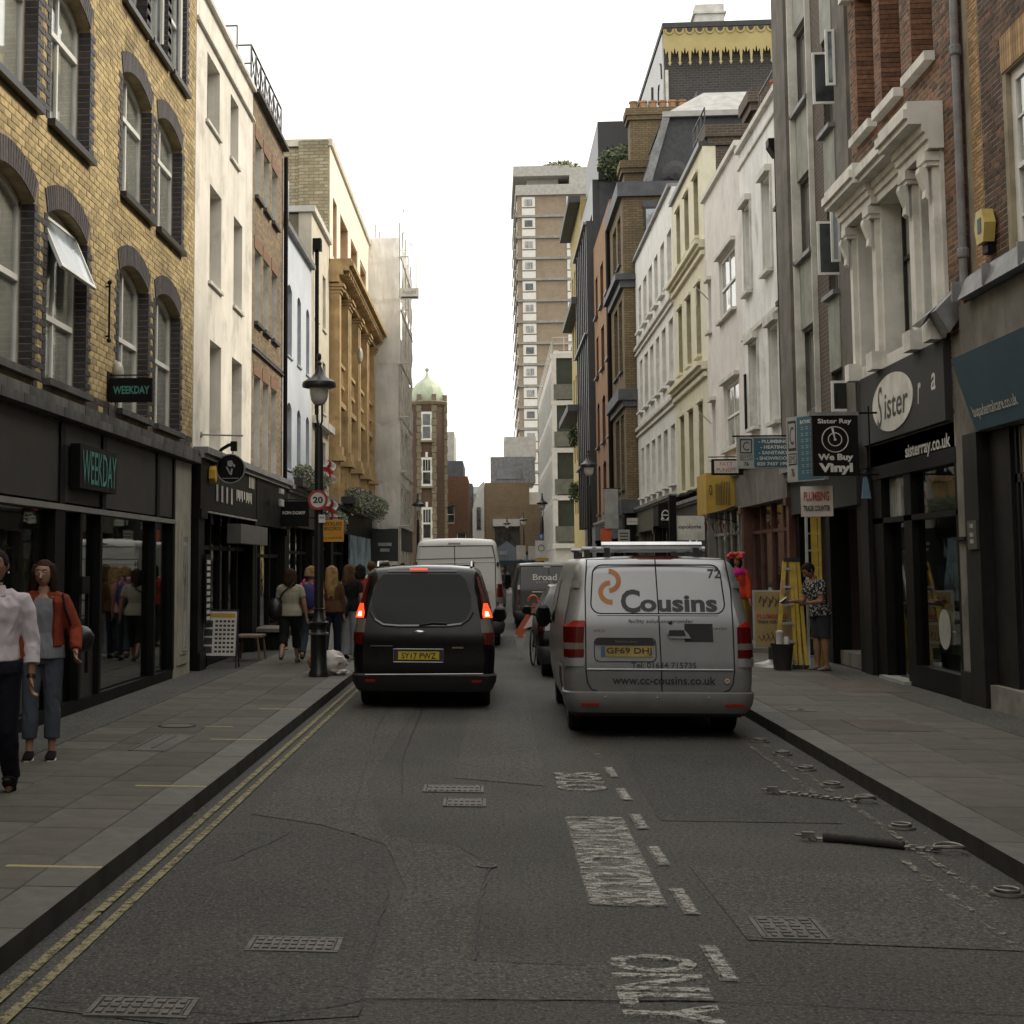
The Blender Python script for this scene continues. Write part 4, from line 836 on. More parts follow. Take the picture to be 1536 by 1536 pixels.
def sheet(x0, x1, y0, y1, z0, z1, nx, nz_, name, amp=.05):
    mb = MB(); g = {}
    for i in range(nx + 1):
        for j in range(nz_ + 1):
            fx, fz = i / nx, j / nz_; o = amp * (noise.noise(Vector((fx * 3.1 + z0, fz * 4.3 + x0, 1))) + .6 * noise.noise(Vector((fx * 11 + fz * 3, fz * 3, 5)))) - .12 * math.sin(math.pi * fz) * math.sin(math.pi * fx)
            sag = -.12 * math.sin(math.pi * fx) * (1 - fz)
            g[i, j] = (x0 + (x1 - x0) * fx + (o if x0 == x1 else 0), y0 + (y1 - y0) * fx + (o if y0 == y1 else 0), z0 + (z1 - z0) * fz + sag)
    for i in range(nx):
        for j in range(nz_): mb.quad(g[i, j], g[i + 1, j], g[i + 1, j + 1], g[i, j + 1])
    return mb.build(name, M['sheeting'], S, 60)
for z0, z1 in ((3.25, 5.05), (4.95, 7.3), (7.25, 9.6), (9.55, 12.1), (12.05, 14.5)):
    x = random.uniform(-.05, .05); sheet(-4.98, -3.68 + x, 58, 58, z0, z1, 18, 16, 'sheeting'); sheet(-3.6, -3.6, 58.5, 66, z0, z1 - random.uniform(0, .3), 20, 12, 'sheeting', .08)
for k in range(5):
    y = 58.1 + k * 2
    for x in (-3.66, -4.6): mb = MB(); mb.tube([(x, y, 0), (x, y, 14.8 + random.uniform(0, .6))], .03, 6); mb.build('standard_pole', M['scaffold_pole'], S)
for z in (3.2, 5.3, 7.4, 9.5, 11.6, 13.7):
    mb = MB(); mb.tube([(-3.6, 57.9, z), (-3.6, 66.3, z)], .026, 6); mb.tube([(-5, 58.06, z + .05), (-3.3, 58.06, z + .05)], .026, 6); mb.build('ledger_pole', M['scaffold_pole'], S)
mb = MB(); mb.tube([(-3.63, 60, 14.4), (-3.63, 60, 16.3)], .02, 5); mb.tube([(-3.63, 60, 16.2), (-3.2, 60, 14.2)], .015, 5); mb.tube([(-3.63, 60, 15.2), (-3.3, 60, 14.6)], .015, 5); mb.tube([(-3.75, 60, 14.4), (-3.1, 60, 14.4), (-3.1, 60, 12.4)], .015, 5); mb.build('hoist_frame', M['scaffold_pole'], S)
mb = MB(); mb.box(-4.95, -3.75, 58.02, 58.1, .12, 3.15); mb.box(-3.7, -3.62, 58.2, 66, 2.3, 3.2); mb.build('hoarding', M['hoarding'], S)
for z, wd in ((2.55, .52), (2.33, .36)): mb = MB(); mb.box(-4.2 - wd / 2 - .06, -4.2 + wd / 2 - .06, 58.0, 58.018, z - .06, z + .06); mb.build('white_label', M['letter_grey'], S)
mb = MB(); mb.box(-4.2, -3.75, 57.95, 58, .5, 1.9); mb.build('pale_panel', M['cream_render'], S)
s = thing('scaffold_banner', 'small pale banner reading Assure fixed to the scaffolding poles', 'sign', (-3.35, 58, 12.2), world=True, sh=(0.210, 0, 0.040))
MB().box(-3.72, -3.0, 57.97, 57.99, 12.0, 12.45).build('banner', M['white_trim'], s); text('Assure', (-3.38, 57.97, 12.3), .55, .16, M['letter_grey'], s, ((1, 0, 0), (0, 0, 1)), bold=.02); MB().box(-3.68, -3.04, 57.96, 57.969, 12.05, 12.12).build('dark_stripe', M['letter_black'], s)

# the street carries on behind the camera
brickmat('brick_plain', (.16, .09, .05), (.12, .07, .04), (.1, .08, .055))
for F, a, b, z, m, lb in ((FL, -22, 5.9, 12.5, 'brick_plain', 'brown brick building out of view on the left, behind the camera'), (FL, -52, -22.1, 11, 'render_brown', 'stained rendered building out of view at far left rear'), (FR_, -24, 7.9, 12.5, 'brick_plain', 'brown brick building out of view on the right, behind the camera'), (FR_, -52, -24.1, 13, 'stock_brick_side', 'pale stock brick building out of view at far right rear')):
    ops = [(a + 1.5 + 3.2 * k, a + 2.9 + 3.2 * k, z0, z0 + 2) for k in range(int((b - a - 2) / 3.2)) for z0 in (4.2, 7.4)]
    B = building('terrace_building', lb, 'building', F, a, b, z, ops, m)
    for o in ops: window(B, F, o, p='pane_dark', rows=2, sill=.1)
    mb = MB()
    for k in range(int((b - a) / 4)): F.box(mb, a + .3 + 4 * k, a + 3.9 + 4 * k, .5, 3.2, 0, .08)
    mb.build('shop_window', M['glass_tint0'] if 'glass_tint0' in MATS else M['shop_black'], B)
B = thing('end_building', 'brick building closing the street behind the camera', 'building', (0, -60, 0), world=True); MB().box(-14, 14, -66, -58, 0, 15).build('wall', M['brick_plain'], B)
# ================================================================== RIGHT SIDE
FR0 = Fr('R', 5.84)
RB = [mat('brick_red', (.2, .095, .052), .85, var=.3, scale=14, tone=.4, dirt=(.07, .04, .025), dirt_amt=.6), mat('brick_dark_red', (.085, .046, .031), .85, var=.35, scale=14, tone=.5), mat('brick_orange', (.42, .27, .13), .85, var=.25, scale=14, tone=.4)]
mat('mortar_pale', (.32, .27, .19), .95, var=.3); mat('portland', (.7, .68, .62), .85, var=.12, streak=.25, scale=2, dirt=(.2, .19, .16), dirt_amt=.45)
mat('concrete_old', (.16, .145, .12), .9, var=.3, scale=1.8, streak=.5, dirt=(.06, .052, .042), dirt_amt=.7); mat('dark_stone', (.014, .013, .0115), .6, var=.4, scale=2, dirt=(.04, .035, .028), dirt_amt=.35, spec=.2)
mat('charcoal_panel', (.032, .031, .03), .7, spec=.3, var=.12, scale=1); mat('sign_blue', (.035, .085, .12), .6, var=.1, bump=.05)
# ---- corner shop at the right edge with the sash window and blue fascia
ops = [(15.25, 16.82, 5.2, 7.5), (11.5, 13.1, 5.2, 7.5), (15.25, 16.82, 9.2, 11.4), (11.5, 13.1, 9.2, 11.4)]
B = building('brick_building', 'brown brick building at the right edge with a white sash window over a blue fascia', 'building', FR0, 8, 18.3, 13, ops, 'mortar_pale', z0=3.4)
br = courses(8, 17.72, 5.05, 12.9, [(a - .12, b + .12, c - .1, d + .48) for a, b, c, d in ops], j=.015, proud=.004, colour=lambda u, v: 1 if random.random() < .75 else 0)
br += courses(17.74, 18.1, 5.05, 12.9, [], mi=2, bw=.18, bh=.05, j=.008)
for a, b, c, d in ops:
    n = int((b - a + .24) / .07)
    for k in range(n): u = a - .12 + (k + .5) * (b - a + .24) / n; br.append((u - .03, u + .03, d + .02, d + .46, -.08, .015, 2))
brickset(B, FR0, br, RB, nmax=300, vis=lambda u, v: u > 15.2 and v < 2.1 + u * .36)
for o in ops: window(B, FR0, o, d=.06, fr=.13, m='white_frame', p='glass_clear', cols=3, rows=3, sill=.12, sm='white_trim', curtain=((0, .2), (.85, 1)))
mb = MB(); mb.prism([FR0.P(8, 5.04, .02), FR0.P(8, 5.36, .1), FR0.P(8, 5.3, .16), FR0.P(8, 5.04, .26)], (0, 10.55, 0)); mb.build('lead_flashing', M['lead'], B)
for k in range(9): mb = MB(); FR0.box(mb, 9 + k * 1.15, 9.03 + k * 1.15, 5.05, 5.3, .18, .275); mb.build('lead_roll', M['lead'], B)
mb = MB(); mb.prism([FR0.P(18.5, 5.3, .1), FR0.P(18.5, 5.0, .38), FR0.P(18.5, 4.72, .22), FR0.P(18.5, 5.0, .02)], (0, .35, 0)); mb.prism([FR0.P(18.7, 5.1, .3), FR0.P(19.1, 5.0, .4), FR0.P(18.9, 4.95, .35)], (-.1, 0, -.1)); mb.build('gutter_end', M['lead'], B)
mb = MB(); FR0.box(mb, 8, 18.45, 3.4, 5.03, -.3, .12); mb.build('fascia_wall', M['concrete_old'], B)
mb = MB(); FR0.box(mb, 17.95, 18.45, .12, 3.4, -.3, .14); mb.build('pier', M['dark_stone'], B); mb = MB(); FR0.box(mb, 18.46, 18.8, .12, 4.7, -.3, .1); mb.build('pilaster', M['concrete_old'], B); mb = MB(); FR0.box(mb, 18.455, 18.81, 2.1, 2.14, .1, .16); FR0.box(mb, 18.455, 18.81, .12, .5, .1, .14); mb.build('pilaster_base', M['dark_stone'], B)
mb = MB(); FR0.box(mb, 17.2, 17.94, .12, 3.4, -.3, -.0); mb.build('stone_panel', M['dark_stone'], B)
for a, b in ((8, 12.4), (13.6, 15.2)):
    mb = MB(); FR0.box(mb, a, b, .5, 3.0, -.12, -.1); mb.build('shop_window', M['glass_shop'], B)
mb = MB(); FR0.box(mb, 15.3, 16.9, .42, 2.75, -.14, -.12); mb.build('glass_door', M['glass_shop'], B); mb = MB(); FR0.box(mb, 15.3, 17.0, 2.85, 3.38, -.06, -.05); mb.build('fanlight', mat('sand_panel', (.25, .21, .15), .5), B)
mb = MB()
for a, b, c, d in ((8, 17.2, 2.74, 2.84), (15.2, 15.3, .4, 3.4), (16.95, 17.0, .4, 3.4), (17.1, 17.2, .4, 3.4), (12.4, 13.6, .4, 3), (16.3, 16.36, .42, 2.75)): FR0.box(mb, a, b, c, d, -.2, -.04)
mb.build('door_frame', M['dark_frame'], B)
mb = MB(); mb.tube([FR0.P(16.1, .85, -.02), FR0.P(16.1, .85, .05), FR0.P(16.1, 2.45, .05), FR0.P(16.1, 2.45, -.02)], .025, 8); mb.build('door_handle', M['black_paint'], B, True)
mb = MB(); FR0.box(mb, 8, 17.9, .12, .4, -.2, .1); mb.build('step', M['stone_sill'], B)
mb = MB(); FR0.box(mb, 8, 17.9, .1, 3.4, -3, -3.1); FR0.box(mb, 17.3, 17.4, .1, 3.4, -.3, -3); FR0.box(mb, 8, 17.9, 3.4, 3.45, -.3, -3); mb.build('shop_room', M['shop_wall'], B)
mb = MB(); FR0.box(mb, 15.5, 15.9, .3, 1.9, -1, -1.1); mb.build('display_panel', M['letter_grey'], B)
text('74', FR0.P(16.7, 3.1, -.045), .3, .26, M['letter_white'], B, FR0.axes(), bold=.02)
t = thing('intercom', 'steel door intercom panel with buttons on the dark stone pier', 'intercom', FR0.P(18.1, 2.1, .15), world=True)
mb = MB(); FR0.box(mb, 17.97, 18.3, 1.98, 2.33, .14, .17); mb.build('face_plate', mat('steel_plate', (.12, .115, .1), .4, metal=.7), t)
for z in (2.05, 2.13, 2.24): mb = MB(); FR0.box(mb, 18.08, 18.2, z, z + .05, .17, .178); mb.build('button', M['letter_grey'], t)
s = thing('blue_fascia_sign', 'tilted dark blue fascia sign with white web address at the right edge', 'sign', FR0.P(15, 3.8, .2), world=True)
mb = MB(); mb.prism([FR0.P(10, 4.28, .13), FR0.P(10, 4.28, .42), FR0.P(10, 3.4, .16), FR0.P(10, 3.4, .13)], (0, 8.25, 0)); mb.build('sign_board', M['sign_blue'], s)
text('bupadentalcare.co.uk', FR0.P(16.95, 3.6, .225), 1.5, .17, M['letter_white'], s, ((0, -1, 0), (-.28, 0, .95)), bold=.01)
t = thing('alarm_box', 'yellow alarm box with a slatted side high on the brick at the right edge', 'alarm box', FR0.P(17.3, 5.9, .1), world=True)
mb = MB(); mb.prism([FR0.P(17.45 + u * 1.0, 5.82 + z, .03) for u, z in ((-.12, -.2), (.12, -.2), (.19, .02), (.1, .2), (-.1, .2), (-.19, .02))], (-.13, 0, 0)); mb.build('cover', mat('alarm_cream', (.5, .38, .1), .45, bump=0), t); mb = MB(); FR0.box(mb, 17.38, 17.5, 5.74, 5.92, .161, .166); mb.build('badge', M['sign_blue'], t); mb = MB(); FR0.box(mb, 17.36, 17.56, 5.5, 5.64, .01, .1); mb.build('strobe_lamp', M['black_paint'], t)
t = thing('downpipe', 'long grey iron downpipe between the two red and brown brick buildings', 'drainpipe', FR0.P(18.2, 8, .1), world=True)
mb = MB(); mb.tube([FR0.P(18.2, 5.1, .13), FR0.P(18.2, 13.2, .13)], .05, 10); mb.build('pipe', M['lead'], t, True)
for z in (5.6, 8.2, 11): mb = MB(); mb.lathe([(.065, 0), (.07, .02), (.07, .1), (.065, .12)], FR0.P(18.2, z, .13), 10); mb.build('collar', M['lead'], t)
# ---- record shop building
w2 = [(22.25, 23.3, 8.6, 10.9), (20.75, 21.8, 8.6, 10.9), (19.15, 20.2, 8.6, 10.9)]; w1 = [(22.35, 23.4, 4.9, 7.2), (20.3, 21.9, 4.9, 7.2), (19.3, 19.85, 4.9, 7.2)]
B = building('record_shop_building', 'red brick building with a tall white stone window surround above a record shop', 'building', FR_, 18.35, 23.92, 13.5, w1 + w2, 'mortar_pale', z0=3.3, reveal='brick_dark_red', back=0)
br = courses(18.36, 23.9, 3.725, 13.4, [(a - .0, b + .12, c - .1, d) for a, b, c, d in w2] + [(18.85, 23.9, 4.6, 7.86)], j=.015, proud=.004, colour=lambda u, v: 0 if random.random() < .75 else 1)
for a, b, c, d in w2:
    v = c; k = 0
    while v < d: br.append((b - .005, b + (.1 if k % 2 else .1), v, v + .065, -.33, .006, 0)); v += .075; k += 1
v = 3.5; 
while v < 13.4: br.append((18.33, 18.352, v, v + .065, -.09, .004, 1)); v += .075
brickset(B, FR_, br, RB, nmax=300, vis=lambda u, v: 18.3 < u and v < 2.2 + u * .36)
for o in w2:
    window(B, FR_, o, d=.28, fr=.06, m='dark_frame', p='glass_clear', cols=1, rows=2, sill=None)
    mb = MB(); FR_.box(mb, o[0] - .08, o[1] + .1, o[2] - .13, o[2], -.28, .14); mb.build('sill', M['portland'], B)
mb = MB(); FR_.box(mb, 23.32, 23.6, 10.9, 11.3, 0, .2); mb.build('white_bracket', M['portland'], B)
for o in w1: window(B, FR_, o, d=.24, fr=.05, m='dark_frame', p='glass_clear', cols=1, rows=2, split=.62, curtain=((0, 1),))
S = MB(); FR_.box(S, 18.86, 19.3, 4.72, 7.3, 0, .05); FR_.box(S, 19.85, 20.3, 4.72, 7.3, 0, .05); FR_.box(S, 21.9, 22.35, 4.72, 7.3, 0, .05); FR_.box(S, 23.4, 23.88, 4.72, 7.3, 0, .05); FR_.box(S, 18.86, 23.88, 7.2, 7.4, -.0, .052); FR_.box(S, 18.86, 23.88, 4.72, 4.9, -.3, .053)
S.build('white_surround', M['portland'], B)
for o in w1: mb = MB(); FR_.box(mb, o[1] - .014, o[1] - .003, o[2] + .003, o[3] - .003, -.235, .048); FR_.box(mb, o[0] + .003, o[1] - .015, o[3] - .014, o[3] - .003, -.235, .048); mb.build('white_reveal', M['portland'], B)
for u in (19.08, 20.08, 22.12, 23.62):
    mb = MB(); FR_.box(mb, u - .12, u + .12, 4.95, 7.0, .05, .12); FR_.box(mb, u - .2, u + .2, 4.7, 4.97, .05, .24); FR_.box(mb, u - .17, u + .17, 7.0, 7.06, .05, .2); FR_.box(mb, u - .2, u + .2, 7.06, 7.18, .05, .23); mb.build('pilaster', M['portland'], B)
    mb = MB(); mb.prism([FR_.P(u - .08, 7.0, .17), FR_.P(u - .08, 7.0, .27), FR_.P(u - .08, 6.93, .28), FR_.P(u - .08, 6.7, .2), FR_.P(u - .08, 6.6, .21), FR_.P(u - .08, 6.56, .17)], (0, .16, 0)); mb.build('console_bracket', M['portland'], B)
mb = MB()
for z0, z1, w in ((7.2, 7.32, .12), (7.32, 7.42, .16), (7.42, 7.52, .2), (7.52, 7.6, .36), (7.6, 7.72, .42), (7.72, 7.78, .38)): FR_.box(mb, 18.82, 23.92, z0, z1, 0, w)
for a, b in ((18.8, 20.35), (21.85, 23.95)):
    for z0, z1, w in ((7.201, 7.32, .2), (7.32, 7.42, .24), (7.42, 7.525, .28), (7.525, 7.605, .45), (7.605, 7.725, .5), (7.725, 7.83, .45)): FR_.box(mb, a, b, z0, z1, .01, w)
mb.build('cornice', M['portland'], B)
mb = MB(); FR_.box(mb, 18.86, 23.3, 3.64, 4.7, -.3, .1); mb.build('fascia', M['charcoal_panel'], B)
mb = MB(); FR_.box(mb, 23.3, 23.9, .12, 4.68, -.3, .05); FR_.box(mb, 23.2, 23.9, 3.3, 3.7, -.3, .06); mb.build('pier', M['dark_stone'], B)
mb = MB(); c = FR_.P(21.43, 4.15, .1); mb.prism([(c[0], c[1] + 1.08 * math.cos(k * math.pi / 24), c[2] + .41 * math.sin(k * math.pi / 24)) for k in range(48)], (-.012, 0, 0)); s = thing('shop_sign', 'white oval on the grey fascia with black word Sister and loose white letters r a', 'sign', c, world=True); recalc(mb.build('oval', M['letter_white'], s))
text('S', FR_.P(22.1, 4.13, .112), .3, .6, M['letter_black'], s, FR_.axes(), shear=.25); text('ister', FR_.P(21.2, 4.11, .112), 1.25, .36, M['letter_black'], s, FR_.axes(), bold=.008, shear=.12)
text('r', FR_.P(20.05, 4.12, .1), .16, .28, M['letter_white'], s, FR_.axes(), shear=.2, bold=.01); text('a', FR_.P(19.35, 4.2, .1), .2, .22, M['letter_white'], s, FR_.axes(), shear=.2, bold=.01)
mb = MB(); FR_.box(mb, 18.86, 23.3, 3.1, 3.62, -.3, -.0); mb.build('black_fascia', M['black_paint'], B)
text('sisterray.co.uk', FR_.P(20.15, 3.38, .002), 2.1, .24, M['letter_white'], B, FR_.axes(), bold=.02)
mb = MB()
for a, b, c, d in ((18.86, 19.0, .12, 3.1), (21.1, 21.45, .12, 3.1), (22.75, 23.3, .12, 3.1), (18.86, 23.3, 2.42, 2.5), (21.45, 21.5, .12, 2.5), (22.7, 22.75, .12, 2.5)): FR_.box(mb, a, b, c, d, -.2, -.02)
mb.build('shop_frame', M['black_paint'], B)
mb = MB(); FR_.box(mb, 19.0, 21.1, .42, 2.42, -.12, -.11); mb.build('shop_window', M['glass_shop'], B); mb = MB(); FR_.box(mb, 19.0, 21.1, 2.5, 3.1, -.12, -.11); mb.build('shop_window', M['glass_shop'], B); mb = MB(); FR_.box(mb, 21.5, 22.7, .2, 2.42, -.16, -.15); mb.build('glass_door', M['glass_shop'], B); mb = MB(); FR_.box(mb, 21.5, 22.7, 2.5, 3.1, -.14, -.13); mb.build('fanlight', M['pane_light'], B)
mb = MB(); FR_.box(mb, 18.9, 21.1, .12, .42, -.18, -.02); mb.build('stall_riser', M['black_paint'], B); mb = MB(); FR_.box(mb, 21.4, 22.8, .12, .17, -.3, .08); mb.build('door_step', M['letter_grey'], B)
mb = MB(); FR_.box(mb, 18.5, 23.6, .05, 3.2, -4, -4.1); FR_.box(mb, 23.4, 23.5, .05, 3.2, -.3, -4); FR_.box(mb, 18.5, 18.6, .05, 3.2, -.3, -4); FR_.box(mb, 18.5, 23.6, 3.2, 3.25, -.3, -4); FR_.box(mb, 18.5, 23.6, .1, .13, -.3, -4); mb.build('shop_room', M['shop_wall'], B)
for k in range(26):
    mb = MB(); u = random.uniform(19.1, 21); z = random.choice((.6, .9, 1.2, 1.5)); FR_.box(mb, u, u + .3, z, z + .28, -.35, -.36 - .01); mb.build('record_sleeve', mat('sleeve%d' % (k % 6), [(.25, .22, .18), (.05, .05, .06), (.2, .05, .04), (.08, .1, .14), (.35, .33, .28), (.12, .12, .1)][k % 6], .5), B)
mb = MB(); c = FR_.P(20.0, .95, -.1); mb.prism([(c[0], c[1] + .26 * math.cos(k * math.pi / 16), c[2] + .26 * math.sin(k * math.pi / 16)) for k in range(32)], (.004, 0, 0)); mb.build('round_sticker', M['letter_grey'], B)
t = thing('warning_flag', 'small pale blue triangular tag hanging on the grey pier beside the record shop', 'tag', FR_.P(23.4, 2.9, .1), world=True); mb = MB(); mb.prism([(5.65, 23.3, 2.78), (5.51, 23.3, 2.78), (5.55, 23.3, 3.1), (5.6, 23.3, 3.1)], (0, .02, 0)); mb.build('tag', mat('pale_blue', (.2, .32, .42), .6), t); mb = MB(); mb.tube([(5.53, 23.31, 3.1), (5.6, 23.31, 3.2), (5.7, 23.31, 3.2)], .008); mb.build('hook', M['black_paint'], t)
s = thing('hanging_sign', 'black projecting sign reading Sister Ray We Buy Vinyl with a white record drawn on it', 'sign', (5.1, 22.6, 3.6), world=True, sh=(-0.140, 0, -0.100))
mb = MB(); mb.box(4.8, 5.45, 22.55, 22.65, 3.18, 4.06); mb.build('sign_box', M['black_paint'], s); mb = MB(); mb.box(4.76, 5.46, 22.53, 22.67, 4.06, 4.11); mb.build('top_rail', M['lead'], s)
mb = MB(); mb.tube([(5.45, 22.6, 4.1), (5.74, 22.6, 4.1)], .015); mb.tube([(5.45, 22.6, 3.2), (5.74, 22.6, 3.2)], .015); mb.tube([(5.62, 22.6, 3.1), (5.62, 22.6, 4.2)], .012); mb.build('bracket', M['black_paint'], s)
AXE = ((1, 0, 0), (0, 0, 1))
text('Sister Ray', (5.12, 22.55, 3.97), .48, .09, M['letter_white'], s, AXE, bold=.025); text('We Buy', (5.12, 22.55, 3.44), .5, .12, M['letter_white'], s, AXE, bold=.045); text('Vinyl', (5.12, 22.55, 3.28), .48, .17, M['letter_white'], s, AXE, bold=.05)
mb = MB()
for r in (.185, .095): mb.tube([(5.12 + r * math.cos(a * math.pi / 16), 22.545, 3.71 + r * math.sin(a * math.pi / 16)) for a in range(33)], .0075, 5, caps=False)
mb.prism([(5.12 + .02 * math.cos(a), 22.548, 3.71 + .02 * math.sin(a)) for a in [k * math.pi / 6 for k in range(12)]][::-1], (0, -.006, 0)); mb.prism([(5.07, 22.548, 3.87), (5.1, 22.548, 3.88), (5.125, 22.548, 3.72), (5.11, 22.548, 3.72)], (0, -.006, 0)); mb.build('record_emblem', M['letter_white'], s)
# ---- concrete-piered building with open casements
mat('concrete_pier', (.15, .135, .115), .92, var=.3, scale=2.2, streak=.6, dirt=(.07, .06, .048), dirt_amt=.8, bs=25, bump=.4); mat('spandrel_green', (.26, .265, .22), .7, var=.2, streak=.6, dirt=(.12, .12, .095), dirt_amt=.6)
st = [(26.55, 27.85), (24.85, 25.65)]; ops = [(a, b, c, c + 1.5) for (a, b), cs in zip(st, ((4.65, 7.5, 10.4), (3.9, 6.45, 9.35, 12.3))) for c in cs]
B = building('grey_brick_building', 'weathered grey building with rough concrete piers, dark brick and open metal casements', 'building', FR_, 23.94, 29.0, 14, ops, 'concrete_pier', z0=3.3)
brickmat('brick_sooty', (.09, .06, .042), (.065, .045, .033), (.13, .11, .085))
mb = MB(); FR_.box(mb, 25.65, 26.5, 4.4, 14, 0, .03); mb.build('brick_panel', M['brick_sooty'], B)
for a, b, w in ((27.9, 29.0, .22), (24.0, 24.8, .05)): mb = MB(); FR_.box(mb, a, b, 3.4, 14, 0, w); mb.build('concrete_pier', M['concrete_pier'], B)
mb = MB(); FR_.box(mb, 27.82, 27.9, 4.4, 14, 0, .16); FR_.box(mb, 26.5, 26.55, 4.4, 14, 0, .12); mb.build('pale_strip', M['white_trim'], B)
for (a, b), cs in zip(st, ((6.2, 9.05, 11.95), (5.1, 7.98, 10.95))):
    for c in cs: mb = MB(); FR_.box(mb, a, b, c, c + 1.3, -.02, .06); mb.build('spandrel', M['spandrel_green'], B); mb = MB(); FR_.box(mb, a - .03, b + .03, c + 1.24, c + 1.32, 0, .16); mb.build('sill', M['lead'], B)
for o in ops: window(B, FR_, o, d=.08, fr=.05, m='grey_frame', p='pane_light', cols=2, rows=1)
for u, z0, z1, sg in ((25.6, 6.62, 7.53, -1), (25.6, 9.55, 10.45, -1), (24.9, 6.7, 7.65, 1), (24.9, 9.65, 10.6, 1), (24.9, 4.25, 4.75, -1)):
    Bf = Fr('R', 5.75)
    mb = MB(); wd = .4 if sg < 0 else .15
    mbg = MB()
    x = [5.86 - wd, 5.86] if sg < 0 else [5.68 - wd, 5.68]; y0 = u
    for a, b, c, d in ((x[0], x[1], z0, z0 + .04), (x[0], x[1], z1 - .04, z1), (x[0], x[0] + .04, z0 + .04, z1 - .04), (x[1] - .04, x[1], z0 + .04, z1 - .04)): mb.box(a, b, y0 - .02, y0 + .02, c, d)
    if sg > 0: pass
    W = mb.build('open_casement', M['white_frame'], B); mbg.box(x[0] + .04, x[1] - .04, y0 - .004, y0 + .004, z0 + .04, z1 - .04); mbg.build('pane', M['pane_dark'] if sg < 0 else M['pane_sky'], W)
mb = MB(); FR_.box(mb, 23.94, 29.0, 2.75, 3.55, -.3, .1); mb.build('fascia', M['charcoal_panel'], B)
mb = MB(); FR_.box(mb, 23.94, 29, 3.55, 3.75, -.3, .3); mb.build('canopy', M['lead'], B)
for a, b in ((23.94, 24.3), (26.2, 26.5), (28.7, 29.0)): mb = MB(); FR_.box(mb, a, b, .12, 2.75, -.3, .02); mb.build('pier', M['black_paint'], B)
mb = MB(); FR_.box(mb, 24.3, 26.2, .12, 2.75, -.9, -.92); FR_.box(mb, 26.5, 28.7, .5, 2.75, -.2, -.22); FR_.box(mb, 26.5, 28.7, .12, .5, -.2, -.1); mb.build('dark_shopfront', M['shop_black'], B)
for k in range(6): mb = MB(); FR_.box(mb, 24.4 + k * .3, 24.46 + k * .3, .2, 2.6, -.92, -.86); mb.build('shutter_rib', M['charcoal_panel'], B)
mb = MB(); FR_.box(mb, 24.3, 26.2, .12, .35, -.9, -.1); mb.build('step', M['concrete_pier'], B)
text('NOTICE', FR_.P(24.4, 1.1, .03), .01, .01, M['black_paint'], B, FR_.axes()) if 0 else None
# blue plumbing merchant's signs
mat('sign_teal', (.03, .105, .14), .55, var=.1, bump=0); mat('sign_grey', (.33, .33, .31), .6, bump=0); mat('sign_pale', (.5, .45, .4), .6, bump=0); mat('letter_red', (.3, .06, .04), .6, bump=0)
def bms(label, cx, cy, cz, W, H, ax, extra=None, group=None):
    s = thing('merchant_sign', label, 'sign', (cx, cy, cz), world=True, sh=(-.12, 0, -.1)); X = Vector(ax[0]).normalized(); Z = Vector(ax[1]); Nn = X.cross(Z); c = Vector((cx, cy, cz))
    def pn(a, b, c0, d, m, nm, o0=0, o1=.01):
        pts = [c + X * a + Z * c0 + Nn * o0, c + X * b + Z * c0 + Nn * o0, c + X * b + Z * d + Nn * o0, c + X * a + Z * d + Nn * o0]; mb = MB(); mb.prism(pts, Nn * (o1 - o0)); return recalc(mb.build(nm, M[m], s))
    pn(-W / 2, W / 2, -H / 2, H / 2, 'sign_grey', 'sign_box', -.08, 0); pn(-W / 2 + .3 * W, W / 2 - .01, -H / 2 + .02, H / 2 - .02, 'sign_teal', 'blue_panel', 0, .004)
    a = -W / 2 + .05 * W; b = -W / 2 + .27 * W
    pn(a, b, -H * .02, H * .44, 'letter_black', 'emblem_border', 0, .004); pn(a + .02, b - .02, .02 * H, H * .40, 'sign_grey', 'emblem', .004, .006); text('C', c + X * ((a + b) / 2) + Z * (H * .21), (b - a) * .5, H * .28, M['letter_black'], s, ax, off=.004)
    pn(a, b, -H * .24, -H * .06, 'letter_black', 'emblem_border', 0, .004); pn(a + .01, b - .01, -H * .22, -H * .08, 'sign_grey', 'emblem', .004, .006); text('BMS', c + X * ((a + b) / 2) + Z * (-H * .15), (b - a) * .8, H * .11, M['letter_black'], s, ax, off=.004); text('76', c + X * ((a + b) / 2) + Z * (-H * .36), (b - a) * .4, H * .13, M['letter_black'], s, ax, bold=.03)
    return s, c, X, Z, Nn
s, c, X, Z, Nn = bms('blue and grey projecting sign listing PLUMBING HEATING SANITARY SHOWROOM', 4.97, 27.5, 3.88, .98, .56, AXE)
for k, tx in enumerate(('- PLUMBING', '- HEATING', '- SANITARY', '- SHOWROOM', '020 7437 1999')): text(tx, c + X * (.145) + Z * (.2 - .1 * k), (.52, .45, .52, .6, .58)[k], .062, M['letter_white'], s, AXE, bold=.03, off=.004)
t = None; mb = MB(); mb.tube([(4.4, 27.5, 4.18), (5.75, 27.5, 4.18)], .015); mb.build('bracket', M['black_paint'], s)
ax2 = ((.36, -.93, 0), (0, 0, 1))
s, c, X, Z, Nn = bms('angled blue and grey merchant sign partly hidden behind the black vinyl sign', 5.08, 24.6, 3.74, .95, 1.05, ((.42, -.9, 0), (0, 0, 1)))
